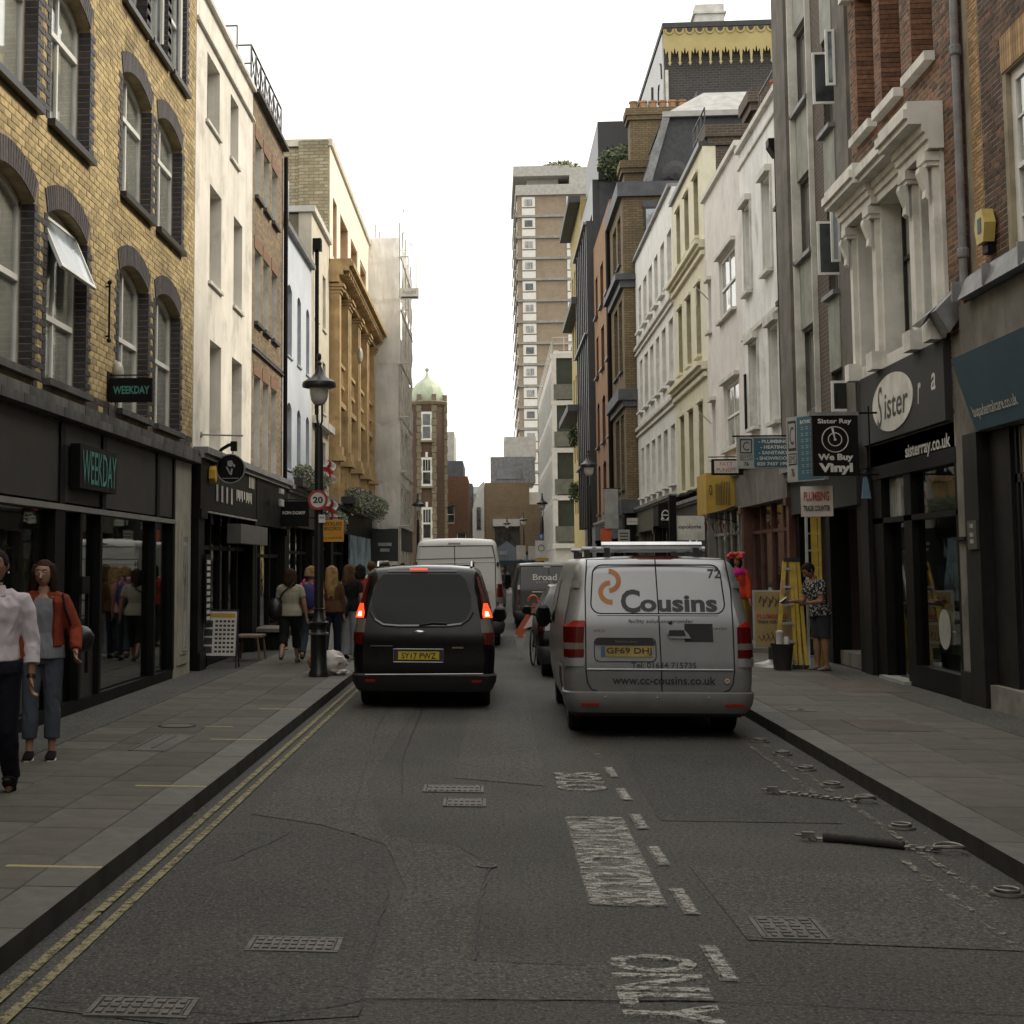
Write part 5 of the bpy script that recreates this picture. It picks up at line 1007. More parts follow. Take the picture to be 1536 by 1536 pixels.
for k in range(9): text(('BATHROOMS', 'plumbing and', 'heating', 'to trade', 'sanitary and', 'showroom', '', 'TRADE', '020 7437 1999')[k] or '-', c + X * .13 + Z * (.42 - .1 * k), .45, .06, M['letter_white'], s, ((.42, -.9, 0), (0, 0, 1)), bold=.02, off=.004) if k in (0,) else text('= = = =', c + X * .13 + Z * (.42 - .1 * k), .42, .045, M['letter_grey'], s, ((.42, -.9, 0), (0, 0, 1)), off=.004)
s = thing('trade_counter_sign', 'pale angled sign reading PLUMBING in red over TRADE COUNTER', 'sign', (5.26, 24.6, 2.86), world=True, sh=(-0.150, 0, -0.070))
axp = ((.9, -.43, 0), (0, 0, 1)); Xp = Vector(axp[0]).normalized(); cp = Vector((5.26, 24.55, 2.86)); mb = MB(); mb.prism([cp + Xp * a + Vector((0, 0, b)) for a, b in ((-.25, -.24), (.25, -.24), (.25, .24), (-.25, .24))], (.02, .04, 0)); recalc(mb.build('sign_board', M['sign_pale'], s))
text('PLUMBING', cp + Vector((0, 0, .08)), .4, .15, M['letter_red'], s, axp, bold=.03, off=.004); text('TRADE COUNTER', cp + Vector((0, 0, -.11)), .42, .09, M['letter_black'], s, axp, bold=.03, off=.004)
# ---- white house with the black downpipe
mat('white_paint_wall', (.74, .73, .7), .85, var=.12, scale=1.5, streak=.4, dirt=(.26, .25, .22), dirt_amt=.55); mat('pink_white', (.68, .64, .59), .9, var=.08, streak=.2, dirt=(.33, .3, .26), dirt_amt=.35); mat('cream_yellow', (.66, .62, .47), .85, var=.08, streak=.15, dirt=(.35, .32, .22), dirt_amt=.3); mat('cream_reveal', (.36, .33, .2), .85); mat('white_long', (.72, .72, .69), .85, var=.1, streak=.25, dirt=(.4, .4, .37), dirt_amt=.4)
ops = [(30.8, 31.7, 8.0, 10.0), (33.4, 34.4, 8.0, 10.0), (30.3, 31.35, 4.75, 6.75), (32.8, 34.0, 4.85, 6.75)]
B = building('white_house', 'white painted house with moulded window heads and a tall black downpipe', 'building', FR_, 29.02, 34.98, 11.5, ops, 'white_paint_wall', z0=4.0)
for o in ops:
    window(B, FR_, o, d=.16, m='white_frame', p='pane_light', rows=2, cols=1, sill=.14, sm='white_trim')
    mb = MB(); FR_.box(mb, o[0] - .12, o[1] + .12, o[3] + .06, o[3] + .2, 0, .14); FR_.box(mb, o[0] - .1, o[0] - .02, o[2], o[3] + .06, 0, .04); FR_.box(mb, o[1] + .02, o[1] + .1, o[2], o[3] + .06, 0, .04); mb.build('window_head', M['white_trim'], B)
mb = MB(); FR_.box(mb, 29.02, 34.98, 7.0, 7.1, 0, .07); mb.build('string_course', M['white_trim'], B); mb = MB(); FR_.box(mb, 29.02, 34.98, 11.5, 11.62, -.36, .1); FR_.box(mb, 29.02, 34.98, 11.1, 11.16, 0, .05); mb.build('coping', M['white_trim'], B)
for u in (34.6, 34.75, 29.5): mb = MB(); mb.tube([FR_.P(u, 4.9, .03), FR_.P(u, 6.2, .03)], .02, 5); mb.build('cable', M['black_paint'], B)
t = thing('downpipe', 'tall black downpipe with a hopper head on the white house', 'drainpipe', FR_.P(29.3, 7, .1), world=True)
mb = MB(); mb.tube([FR_.P(29.35, 4.2, .12), FR_.P(29.35, 10.1, .12)], .055, 10); mb.build('pipe', M['black_paint'], t, True); mb = MB(); mb.prism([FR_.P(29.2, 10.35, .02), FR_.P(29.2, 10.35, .3), FR_.P(29.2, 10.2, .3), FR_.P(29.2, 10.0, .18), FR_.P(29.2, 10.0, .06)], (0, .3, 0)); mb.build('hopper', M['black_paint'], t); mb = MB(); FR_.box(mb, 29.2, 29.5, 6.95, 7.05, 0, .2); FR_.box(mb, 29.2, 29.5, 8.9, 8.97, 0, .2); mb.build('clamp', M['black_paint'], t)
railing(B, (5.9, 29.6, 11.35), (5.9, 33.0, 11.35), .7, 2, 'dark_frame')
mat('red_timber', (.085, .03, .018), .55, var=.4, scale=3)
shopfront(B, FR_, 29.02, 34.98, 4.05, .95, m='red_timber', mf='concrete_pier', mul=4, riser=.6, fw=.16, inner=(.04, .02, .015))
s = thing('restaurant_sign', 'small white lightbox in a black frame reading FATT PUNDIT', 'sign', (5.25, 34, 4.02), world=True, sh=(-0.090, 0, -0.090))
mb = MB(); mb.box(4.92, 5.6, 33.95, 34.1, 3.85, 4.2); mb.build('frame', M['black_paint'], s); MB().box(4.97, 5.49, 33.94, 33.951, 3.89, 4.16).build('face', M['sign_pale'], s)
text('FATT', (5.23, 33.94, 4.09), .28, .08, M['letter_red'], s, AXE); text('PUNDIT', (5.23, 33.94, 3.96), .42, .08, M['letter_red'], s, AXE); mb = MB(); mb.tube([(4.85, 34, 4.25), (5.75, 34, 4.25)], .012); mb.build('bracket', M['black_paint'], s)
# ---- pinkish white house
ops = [(35.8, 38.2, 8.0, 9.6), (35.7, 37.9, 4.65, 6.3), (39.65, 40.25, 8.05, 9.4), (39.3, 39.95, 4.6, 6.1)]
B = building('pink_white_house', 'faded pinkish white house with wide four-light windows, fourth from the record shop', 'building', FR_, 35.0, 40.95, 11.75, ops, 'pink_white', z0=4.0)
for o in ops:
    big = o[1] - o[0] > 1; window(B, FR_, o, d=.06 if big else .15, fr=.09, m='white_frame', p='pane_light', cols=2 if big else 1, rows=2, sill=.12, sm='white_trim')
    mb = MB(); FR_.box(mb, o[0] - .1, o[1] + .1, o[3] + .03, o[3] + .13, 0, .12); mb.build('window_head', M['white_trim'], B)
for z in (5.6, 9.0): mb = MB(); mb.tube([FR_.P(40.3, z, .0), FR_.P(40.0, z + .3, .35), FR_.P(40.0, z - .2, .35)], .02, 5); mb.build('vent_pipe', M['white_trim'], B)
mb = MB(); FR_.box(mb, 35, 40.95, 11.75, 11.88, -.36, .1); mb.build('coping', M['white_trim'], B)
shopfront(B, FR_, 35.0, 40.95, 3.95, .8, m='grey_frame', mf='concrete_pier', mul=5, riser=.5)
s = thing('yellow_awning_sign', 'slanted yellow sign with black leaf emblem and tall black lettering', 'sign', (5.4, 36, 3.5), world=True, sh=(-0.110, 0, -0.080))
mat('sign_yellow', (.42, .27, .04), .6, var=.15, bump=.1)
recalc(MB().prism([(5.08, 35.96, 4.0), (5.84, 35.96, 4.03), (5.9, 35.96, 3.3), (5.5, 35.96, 3.15), (5.08, 35.96, 3.05)], (0, 1.6, 0)).build('sign_panel', M['sign_yellow'], s))
text('||||||', (5.52, 35.93, 3.52), .2, .55, M['letter_black'], s, AXE, bold=.01) ; text('||||||', (5.35, 35.93, 3.5), .12, .5, M['letter_black'], s, AXE, bold=.01); text('0', (5.18, 35.93, 3.6), .07, .25, M['letter_black'], s, AXE)
t = thing('cloth_bunting', 'ragged white and red cloth strips hanging under the yellow sign', 'bunting', (5.4, 37, 2.7), world=True, sh=(-0.120, 0, -0.060))
for k in range(16):
    mb = MB(); x = 5.15 + k * .045; z = 2.95 - .012 * k + .06 * math.sin(k); mb.tube([(x, 36.6, z), (x - .03, 36.55, z - .12), (x + .02, 36.6, z - random.uniform(.2, .34))], [(.03, .008)] * 3, 6); mb.build('cloth_strip', M['flag_white'] if k % 4 else M['flag_red'], t)
mb = MB(); mb.tube([(5.1, 36.6, 3.0), (5.9, 36.6, 2.85)], .008, 4); mb.build('cord', M['black_paint'], t)
# ---- cream house
cols3 = [(45.9, 47.4), (44.0, 45.2), (42.0, 43.2)]; ops = [(a + .1, b - .1, c, d) for a, b in cols3 for c, d in ((11.1, 12.9), (7.7, 9.75), (4.05, 6.35))]
B = building('cream_house', 'cream yellow house with heavy moulded bands between its three window rows', 'building', FR_, 40.98, 48.55, 13.4, ops, 'cream_yellow', 'brick_sooty', z0=4.0, reveal='cream_reveal')
for o in ops:
    window(B, FR_, o, d=.2, m='cream_reveal', p='pane_dark', rows=2, sill=.12, sm='cream_yellow')
    mb = MB(); FR_.box(mb, o[0] - .08, o[1] + .08, o[3] + .02, o[3] + .1, 0, .07); mb.build('window_head', M['cream_yellow'], B)
for z in (10.35, 6.95):
    mb = MB(); FR_.box(mb, 40.98, 48.55, z, z + .12, 0, .1); FR_.box(mb, 40.98, 48.55, z + .2, z + .3, 0, .16); FR_.box(mb, 40.98, 48.55, z + .3, z + .42, 0, .26); mb.build('moulded_band', M['cream_yellow'], B)
mb = MB(); FR_.box(mb, 40.98, 48.55, 13.4, 13.55, -.36, .1); mb.build('gutter', M['dark_frame'], B)
railing(B, (5.85, 41.0, 13.2), (5.85, 43.3, 13.2), 1.0, 3, 'dark_frame')
shopfront(B, FR_, 40.98, 48.55, 3.6, .7, m='fascia_grey', mul=5)
s = thing('shop_blade_sign', 'square pale grey sign board reading opologie beside a black post', 'sign', (5.25, 40.4, 2.8), world=True, sh=(-0.100, 0, -0.060))
mb = MB(); mb.box(4.9, 5.62, 40.37, 40.43, 2.48, 3.12); s2 = mb.build('sign_board', M['white_trim'], s); text('opologie', (5.24, 40.37, 2.82), .58, .13, M['letter_black'], s, AXE, bold=.02); MB().box(4.71, 4.89, 40.3, 40.5, 2.3, 3.66).build('black_post', M['black_paint'], s)
# ---- long white house
ops = [(a, b, c, d) for a, b in ((59.3, 60.0), (57.1, 58.1), (55.1, 56.0), (52.8, 53.8), (50.7, 51.8), (48.9, 49.9)) for c, d in ((11.0, 12.8), (7.8, 9.85), (4.4, 6.35))]
B = building('long_white_house', 'long white house with many narrow sash windows beyond the cream house', 'building', FR_, 48.58, 60.4, 14.1, ops, 'white_long', 'brick_sooty', z0=4.0, reveal='white_trim')
for o in ops: window(B, FR_, o, d=.12, m='white_frame', p='pane_light', rows=2, sill=.15, sm='white_long', split=.5)
for z in (10.2, 6.9): mb = MB(); FR_.box(mb, 48.58, 60.4, z, z + .09, 0, .08); FR_.box(mb, 48.58, 60.4, z + .22, z + .34, 0, .12); mb.build('string_course', M['white_trim'], B)
mb = MB(); FR_.box(mb, 48.58, 60.4, 14.1, 14.22, -.36, .12); mb.build('gutter', M['lead'], B)
mat('olive_front', (.09, .09, .06), .6, var=.2); shopfront(B, FR_, 48.58, 55.0, 3.95, .8, m='shop_black', mul=4); shopfront(B, FR_, 55.0, 60.4, 3.95, .9, m='olive_front', mul=4)
s = thing('round_logo_sign', 'black square sign with a pale rounded three-lobed emblem near the black post', 'sign', (5.4, 47.5, 3.35), world=True, sh=(-0.090, 0, -0.070)); MB().box(5.18, 5.62, 47.46, 47.53, 3.0, 3.75).build('sign_board', M['black_paint'], s)
mb = MB(); mb.tube([(5.4 + .11 * math.cos(a), 47.45, 3.37 + .15 * math.sin(a)) for a in [k * math.pi / 8 for k in range(17)]], .02, 5); mb.tube([(5.29, 47.45, 3.37), (5.51, 47.45, 3.37)], .02, 5); mb.ball((5.31, 47.45, 3.25), .055, 8, 6); mb.ball((5.49, 47.45, 3.25), .055, 8, 6); mb.build('emblem', M['letter_white'], s)
s = thing('small_white_sign', 'small white rectangular projecting sign between brown corner building and long white house', 'sign', (5.5, 60, 3.5), world=True, sh=(-0.080, 0, -0.070)); MB().box(5.3, 5.79, 59.95, 60.05, 3.4, 3.66).build('sign_board', M['letter_white'], s); MB().box(5.36, 5.73, 59.935, 59.95, 3.51, 3.54).build('grey_line', M['letter_grey'], s)
# ---- brown corner building, mansards and chimneys
brickmat('stock_brick', (.2, .145, .07), (.15, .105, .05), (.08, .065, .045), .3, .1, .014, dirt=.4)
FB = Fr('R', 5.29); FE = Fr('E', 60.45); FE.k = .974
mat('band_grey', (.065, .068, .075), .6, var=.25)
ops = [(a, b, c, d) for a, b in ((61.6, 63.4), (64.2, 66.4)) for c, d in ((14.3, 16.4), (9.8, 12.8), (4.9, 8.0))]
B = building('brown_corner_building', 'tall brown brick building projecting forward with curved dark cornices, side wall to the camera', 'building', FB, 60.46, 68.0, 17.3, ops, 'stock_brick', 'stock_brick', depth=4, z0=3.8)
for o in ops: window(B, FB, o, d=.15, m='dark_frame', p='pane_dark', cols=2, rows=2, sill=.1, sm='band_grey')
for z0, z1, w in ((16.9, 17.5, .2), (13.4, 13.65, .35), (13.1, 13.4, .15), (8.45, 8.9, .3), (8.2, 8.45, .12), (3.85, 4.4, .25)):
    mb = MB(); FB.box(mb, 60.46, 68, z0, z1, 0, w); FE.box(mb, 5.29 - w, 9.2, z0, z1, 0, w * .7 + .02); mb.build('cornice', M['band_grey'], B)
mb = MB(); mb.box(6.12, 7.32, 60.4, 60.45, 13.88, 14.03); mb.box(6.07, 7.42, 60.38, 60.45, 16.07, 16.32); mb.build('lintel', M['band_grey'], B)
mb = MB(); mb.box(6.14, 7.17, 60.36, 60.44, 14.03, 16.07); W = mb.build('window', M['dark_frame'], B); mb = MB(); mb.box(6.22, 7.07, 60.34, 60.36, 15.07, 15.97); mb.box(6.22, 7.07, 60.34, 60.36, 14.1, 14.97); mb.build('pane', M['pane_sky'], W)
shopfront(B, FB, 60.46, 68, 3.8, .9, mul=3)
s = thing('white_banner', 'tall pale banner sign on the brown corner building', 'sign', (4.9, 61, 4.0), world=True, sh=(-0.050, 0, -0.070)); MB().box(4.55, 5.1, 61.9, 61.98, 3.3, 4.9).build('banner', M['sign_grey'], s); mb = MB(); mb.tube([(4.5, 61.95, 4.92), (5.2, 61.95, 4.92)], .02); mb.build('bracket', M['black_paint'], s)
s = thing('orange_sign', 'square orange-red projecting sign far down the right side', 'sign', (4.6, 62, 3.0), world=True, sh=(-0.060, 0, -0.060)); mat('sign_red', (.55, .09, .02), .5); MB().box(4.39, 4.83, 61.97, 62.03, 2.79, 3.28).build('sign_board', M['sign_red'], s); mb = MB(); mb.tube([(4.36, 62, 3.32), (5.2, 62, 3.32)], .015); mb.build('bracket', M['black_paint'], s)
s = thing('grey_notice', 'small grey notice board with dark lines of writing below the orange sign height', 'sign', (5.3, 61, 2.9), world=True, sh=(-0.080, 0, -0.060)); MB().box(4.95, 5.4, 59.97, 60.02, 2.65, 3.2).build('sign_board', M['sign_grey'], s)
for z in (2.8, 2.92, 3.04): MB().box(5.02, 5.33, 59.955, 59.969, z, z + .04).build('dark_line', M['letter_black'], s)
# rooftop of the terrace: slate mansard with white ridge, chimneys with pots
T = thing('slate_mansard', 'grey slate mansard roof with pale lead ridge rising behind the cornice', 'roof', (7, 66, 17), world=True, sh=(0.180, 0, -0.330))
for k in range(9):
    z0 = 17.4 + k * .36; x0 = 6.1 + k * .12; mb = MB(); mb.box(x0, 11.5, 62 + k * .06, 68.5, z0, z0 + .35); mb.build('slate_course', M['slate'], T)
mb = MB(); mb.add([(7.05, 62.3, 20.75), (13, 62.3, 20.75), (13, 64.5, 22.3), (9.0, 64.5, 22.3), (7.05, 68.6, 20.75), (13, 68.6, 20.75)], [(0, 1, 2, 3), (0, 3, 4), (1, 5, 2), (2, 5, 4, 3)]); mb.build('pale_ridge', mat('lead_pale', (.36, .35, .33), .6, var=.2), T)
mb = MB(); mb.prism([(6.0, 61.95, 17.4), (6.35, 61.95, 17.4), (7.3, 62.25, 20.65), (7.0, 62.25, 20.65)], (0, .05, 0)); mb.build('lead_hip', M['lead'], T)
mb = MB(); mb.box(7, 12.6, 62.2, 62.4, 20.62, 20.85); mb.build('lead_edge', M['lead_pale'], T)
def chimney(label, x0, x1, y0, y1, z0, z1, npots, m='stock_brick', pot='terracotta'):
    t = thing('chimney_stack', label, 'chimney', ((x0 + x1) / 2, y0, z0), world=True, sh=(.2 if y0 > 60 else .02, 0, -.38)); mb = MB(); mb.box(x0, x1, y0, y1, z0, z1); mb.build('stack', M[m], t); mb = MB(); mb.box(x0 - .12, x1 + .12, y0 - .12, y1 + .12, z1 - .5, z1 - .28); mb.box(x0 - .2, x1 + .2, y0 - .2, y1 + .2, z1 - .28, z1 + .05); mb.build('corbel', M[m], t)
    for k in range(npots): x = x0 + (x1 - x0) * (k + .5) / npots; mb = MB(); mb.lathe([(.19, 0), (.17, .4), (.21, .42), (.21, .5), (.14, .5)], (x, (y0 + y1) / 2, z1 + .05), 12); mb.build('pot', M[pot], t, True)
mat('terracotta', (.34, .2, .1), .85, var=.3); mat('terracotta_red', (.35, .09, .04), .85)
chimney('wide brick chimney stack with a row of six squat pots on the right-hand roofs', 6.3, 9.0, 69.5, 70.6, 17, 23.2, 6)
chimney('lower brick stack left of the mansard slope', 5.75, 7.0, 66.8, 68, 17.3, 20.0, 0)
chimney('brick stack stepping up beside the white house roof, nearest of the chimneys', 7.2, 8.7, 41.2, 42.4, 12.5, 15.0, 0, 'brick_sooty')
chimney('dark brick chimney with one red pot touching the concrete-piered building', 8.3, 9.8, 47, 48.5, 14, 16.9, 1, 'brick_sooty', 'terracotta_red')
chimney('tall stepped dark brick stack above the cream house roof', 6.0, 7.7, 40.95, 41.9, 11.9, 14.0, 0, 'brick_sooty')
mb = MB(); mb.box(9.03, 11.8, 65.5, 68, 20.3, 22.4); D = mb.build('dark_roof_screen', M['slate']); tag(D, 'black slate-clad roof box between the chimneys above the mansard', 'roof'); mb = MB(); mb.box(8.2, 12, 52, 60, 13.0, 16.9); D = mb.build('roof_block', M['brick_sooty']); tag(D, 'sooty brick roof block behind the white house parapet', 'roof')
t = thing('roof_garden', 'green shrubs growing on a roof edge by the grey box', 'plant', (6.2, 76, 20), world=True, sh=(0.230, 0, -0.300)); mb = MB(); leaves(mb, (6.3, 76, 22.3), (1.1, 1.0, 1.0), 500, .14, lambda: random.choice((0, 0, 1))); mb.build('foliage', [M['leaf_green'], M['leaf_pale']], t, kind='stuff'); mb = MB(); mb.box(6.6, 9.2, 75, 77, 19.6, 21.9); mb.build('roof_box', M['band_grey'], t)
t = thing('satellite_dish', 'dark mesh satellite dish on the brown corner building roof edge', 'dish', (7.3, 61, 17.6), world=True, sh=(0.140, 0, -0.340)); mb = MB(); mb.lathe([(.02, 0), (.3, .05), (.55, .2)], (7.4, 61.2, 18.0), 16, axis='y'); mb.build('dish', M['dark_frame'], t); mb = MB(); mb.tube([(7.4, 61.3, 17.4), (7.4, 61.3, 18.0)], .04); mb.build('mast', M['dark_frame'], t)
# building with the yellow ornamental pelmet
B = thing('pelmet_building', 'dark brick building high at top right with an ornamental yellow pelmet under its roof', 'building', (10, 72, 0), world=True, sh=(0.220, 0, -0.550))
brickmat('brick_black', (.06, .055, .052), (.04, .037, .036), (.095, .09, .082), .3, .12, .016)
MB().box(8.25, 15, 72, 87, 0, 28.0).build('wall', M['brick_black'], B)
mat('pelmet_yellow', (.42, .34, .14), .7, var=.1, scale=1, bump=.1)
MB().box(8.1, 15, 71.6, 87, 28.0, 28.25).build('roof', M['slate'], B); mb = MB(); mb.prism([(8.15, 71.7, 28.0), (15, 71.7, 28.0), (15, 71.7, 27.0), (8.15, 71.7, 27.0)], (0, .06, 0)); mb.build('pelmet_board', M['pelmet_yellow'], B)
for k in range(13):
    x = 8.2 + k * .48; mb = MB(); mb.prism([(x, 71.69, 27.02), (x + .46, 71.69, 27.02), (x + .41, 71.69, 26.72), (x + .31, 71.69, 26.9), (x + .265, 71.69, 26.35), (x + .31, 71.69, 26.3), (x + .23, 71.69, 26.15), (x + .15, 71.69, 26.3), (x + .195, 71.69, 26.35), (x + .15, 71.69, 26.9), (x + .05, 71.69, 26.72)][::-1], (0, .05, 0)); mb.build('pelmet_point', M['pelmet_yellow'], B)
    mb = MB(); mb.prism([(x + .23 + .22 * math.cos(a), 71.64, 27.95 - .28 * math.sin(a)) for a in [math.pi * i / 8 for i in range(9)]], (0, .05, 0)); mb.build('scallop', M['pelmet_yellow'], B)
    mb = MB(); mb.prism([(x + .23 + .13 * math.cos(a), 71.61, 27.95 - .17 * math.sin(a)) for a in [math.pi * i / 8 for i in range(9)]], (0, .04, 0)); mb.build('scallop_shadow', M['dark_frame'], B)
mb = MB(); mb.box(8.15, 8.22, 72.2, 86.5, 20.5, 27.9); mb.build('white_panel', mat('mural_white', (.6, .6, .58), .8, var=.1), B)
for k in range(26):
    y = random.uniform(72.5, 86); z = random.uniform(20.8, 26.5); mb = MB(); mb.tube([(8.13, y, z), (8.13, y + random.uniform(-.6, .6), z + random.uniform(.3, 1.0)), (8.13, y + random.uniform(-.8, .8), z + random.uniform(.8, 1.8))], random.uniform(.05, .16), 5); mb.build('black_drawing', M['letter_black'], B)
mb = MB(); mb.tube([(8.3, 71.9, 20), (8.3, 71.9, 26)], .08, 6); mb.build('downpipe', M['white_trim'], B); mb = MB(); mb.box(10.0, 11.4, 74, 75, 28.2, 30.0); mb.box(9.9, 11.5, 73.9, 75.1, 29.5, 29.6); mb.build('roof_vent', M['white_trim'], B)
# ---- orange, black and yellow houses further along
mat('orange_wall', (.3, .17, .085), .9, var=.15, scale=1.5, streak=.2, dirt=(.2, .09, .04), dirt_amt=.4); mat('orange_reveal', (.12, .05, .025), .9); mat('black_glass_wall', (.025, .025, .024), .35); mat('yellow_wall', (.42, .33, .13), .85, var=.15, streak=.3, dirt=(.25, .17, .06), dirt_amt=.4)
ops = [(a, b, c, d, .18 if c < 11 else 0) for a, b in ((68.7, 70.6), (72.7, 74.7), (76.7, 78.3)) for c, d in ((14.4, 16.5), (11.3, 13.4), (7.7, 10.0), (4.3, 6.8))]
B = building('orange_house', 'orange-brown house with dark window recesses between brown and black neighbours', 'building', FB, 68.02, 79.5, 18.4, ops, 'orange_wall', 'orange_wall', z0=3.8, reveal='orange_reveal')
for o in ops: window(B, FB, o, d=.2, m='dark_frame', p='pane_dark', rows=2, cols=2, sill=.15, sm='dark_frame')
shopfront(B, FB, 68.02, 79.5, 3.8, .8, mul=4)
mb = MB(); mb.tube([FB.P(68.2, 4, .1), FB.P(68.2, 17, .1)], .1, 6); mb.build('downpipe', M['black_paint'], B)
B = building('black_building', 'narrow black building with upright steel fins between orange and yellow houses', 'building', FB, 79.52, 90.6, 22.2, [(a, a + 2.2, z, z + 2.4) for a in (80.2, 83.6, 87) for z in (4.5, 7.9, 11.3, 14.7, 18.1)], 'black_glass_wall', 'band_grey')
for a in (80.2, 83.6, 87):
    for z in (4.5, 7.9, 11.3, 14.7, 18.1): window(B, FB, (a, a + 2.2, z, z + 2.4), d=.2, m='dark_frame', p='pane_dark', rows=1, cols=2)
for u in (79.8, 81.3, 83.0, 84.8, 86.5, 88.2, 90.2): mb = MB(); FB.box(mb, u - .12, u + .12, 3.8, 20, 0, .35); mb.build('steel_fin', M['black_glass_wall'], B)
for z in (7.2, 13.9, 19.8): mb = MB(); FB.box(mb, 79.6, 90.5, z, z + .12, .34, .5); mb.build('pale_rail', M['grey_frame'], B)
mb = MB(); mb.box(5.6, 8.5, 77.6, 87.8, 21.6, 24.7); mb.build('roof_screen', M['dark_frame'], B)
ops = [(a, a + 1.5, z, z + 2.1) for a in (91.6, 94.6, 97.6, 100.4) for z in (5, 8.4, 11.8, 15.2, 18.6)]
B = building('yellow_house', 'yellow stone-fronted house with a bracketed dark cornice, far along on the right', 'building', FB, 90.62, 103.5, 23.8, ops, 'yellow_wall', 'yellow_wall')
for o in ops: window(B, FB, o, d=.3, m='dark_frame', p='pane_dark', rows=2)
for z, w in ((17.4, .6), (10.9, .9), (23.6, .7)): mb = MB(); FB.box(mb, 90.62, 103.5, z, z + .4, 0, w); mb.build('cornice', M['band_grey'], B)
t = thing('hanging_basket', 'dark green hanging plants on the yellow house', 'plant', (4.8, 92, 9), world=True, sh=(0.060, 0, -0.120)); mb = MB()
for z in (9.6, 6.2): leaves(mb, (4.85, 92, z), (.35, .4, .7), 220, .09)
mb.build('foliage', [M['leaf_green'], M['leaf_pale']], t, kind='stuff')
# ---- white-finned offices
FO = Fr('R', 4.6); mat('office_white', (.55, .53, .48), .8, var=.1)
B = building('office_block', 'white-framed office block with close upright fins and glass balconies', 'building', FO, 112, 150, 18, [(112.8 + k * 2.3, 114.7 + k * 2.3, z, z + 2.5) for k in range(16) for z in (3.4, 6.9, 10.4, 13.9)], 'office_white', 'office_white', depth=8)
for z in (3.4, 6.9, 10.4, 13.9):
    for k in range(16):
        mb = MB(); FO.box(mb, 112.8 + k * 2.3, 114.7 + k * 2.3, z, z + 2.5, -.01, -.03); mb.build('pane', M['pane_dark'], B)
for z in (2.95, 6.45, 9.95, 13.45, 16.95): mb = MB(); FO.box(mb, 112, 150, z, z + .45, 0, .03); mb.box(4.35, 7, 111.6, 112, z, z + .35); mb.build('floor_band', M['office_white'], B)
for k in range(33): mb = MB(); FO.box(mb, 112.2 + k * 1.15, 112.4 + k * 1.15, .2, 17, .0, .035); mb.build('fin', M['office_white'], B)
for z in (3.4, 6.85, 10.35, 13.85):
    mb = MB(); mb.box(4.75, 7, 111.9, 111.95, z, z + 3.1); mb.build('glass_wall', mat('office_glass', (.03, .04, .035), .15), B); mb = MB(); mb.box(4.55, 7, 111.55, 111.6, z + .03, z + 1.15); mb.build('balcony_glass', mat('balcony_glass', (.12, .125, .1), .25), B)
    mb = MB(); mb.box(4.4, 4.75, 111.6, 111.9, z, z + 3.1); mb.build('corner_post', M['office_white'], B)
railing(B, (4.5, 111.7, 17.4), (7, 111.7, 17.4), 1.1, 3, 'office_white'); railing(B, (4.5, 111.7, 17.4), (4.5, 149, 17.4), 1.1, 16, 'office_white')
# ---- tower block
mat('tower_white', (.72, .7, .64), .7, var=.06); brickmat('tower_brick', (.36, .28, .19), (.31, .24, .165), (.26, .21, .15), .45, .15, .02, dirt=.2); mat('tower_slab', (.3, .28, .24), .8); mat('tower_roof', (.42, .4, .36), .85, var=.15)  # distance haze put into the colour: tower brick and slab bands made paler
B = thing('tower_block', 'tall brick tower block with white window panels rising at the end of the street', 'building', (6, 187, 0), world=True, sh=(0.450, 0, 0.000))
MB().box(2.95, 20, 187.3, 214, 10.4, 47.9).build('wall', M['tower_brick'], B)
MB().box(2.75, 20.2, 186.9, 214.3, 47.8, 49.1).build('roof_slab', M['tower_roof'], B); MB().box(4.2, 8.2, 190, 200, 49.1, 50.9).build('plant_room', M['tower_roof'], B); MB().box(2.5, 9.5, 188, 212, 50.5, 51.8).build('plant_room', M['tower_roof'], B); MB().box(9.5, 13, 188, 200, 49.1, 51.5).build('plant_room', M['tower_roof'], B)
mb = MB(); leaves(mb, (8.5, 190, 51.9), (2.6, 2, .8), 260, .3); mb.build('roof_plants', [M['leaf_pale'], M['leaf_pale']], B, kind='stuff')
for k in range(14):
    z = 10.56 + k * 2.672
    mb = MB(); mb.box(2.9, 20, 187.0, 187.32, z - .3, z - .02); mb.box(2.7, 2.96, 187.3, 214, z - .2, z + .1); mb.build('floor_band', M['tower_slab'], B)
    for x0 in (3.5, 9.05, 14.6):
        mb = MB(); mb.box(x0, x0 + 1.65, 187.12, 187.29, z + 1.02, z + 2.3); W = mb.build('window', M['tower_white'], B); MB().box(x0 + .35, x0 + 1.3, 187.05, 187.119, z + 1.2, z + 2.0).build('pane', M['pane_light'] if (k * 7 + int(x0)) % 3 else M['pane_dark'], W); MB().box(x0, x0 + 1.65, 187.14, 187.29, z + .02, z + .86).build('white_panel', M['tower_white'], B)
    for y in (189, 195, 201, 207): MB().box(2.85, 2.96, y, y + 2, z + .9, z + 2.2).build('side_window', M['tower_white'], B)
    mb = MB(); mb.tube([(2.6, 187.3, z + 1), (2.6, 213, z + 1)], .08, 5); mb.build('balcony_rail', M['tower_white'], B)
MB().box(3.8, 18, 190, 212, 0, 10.4).build('podium', M['concrete_pier'], B)
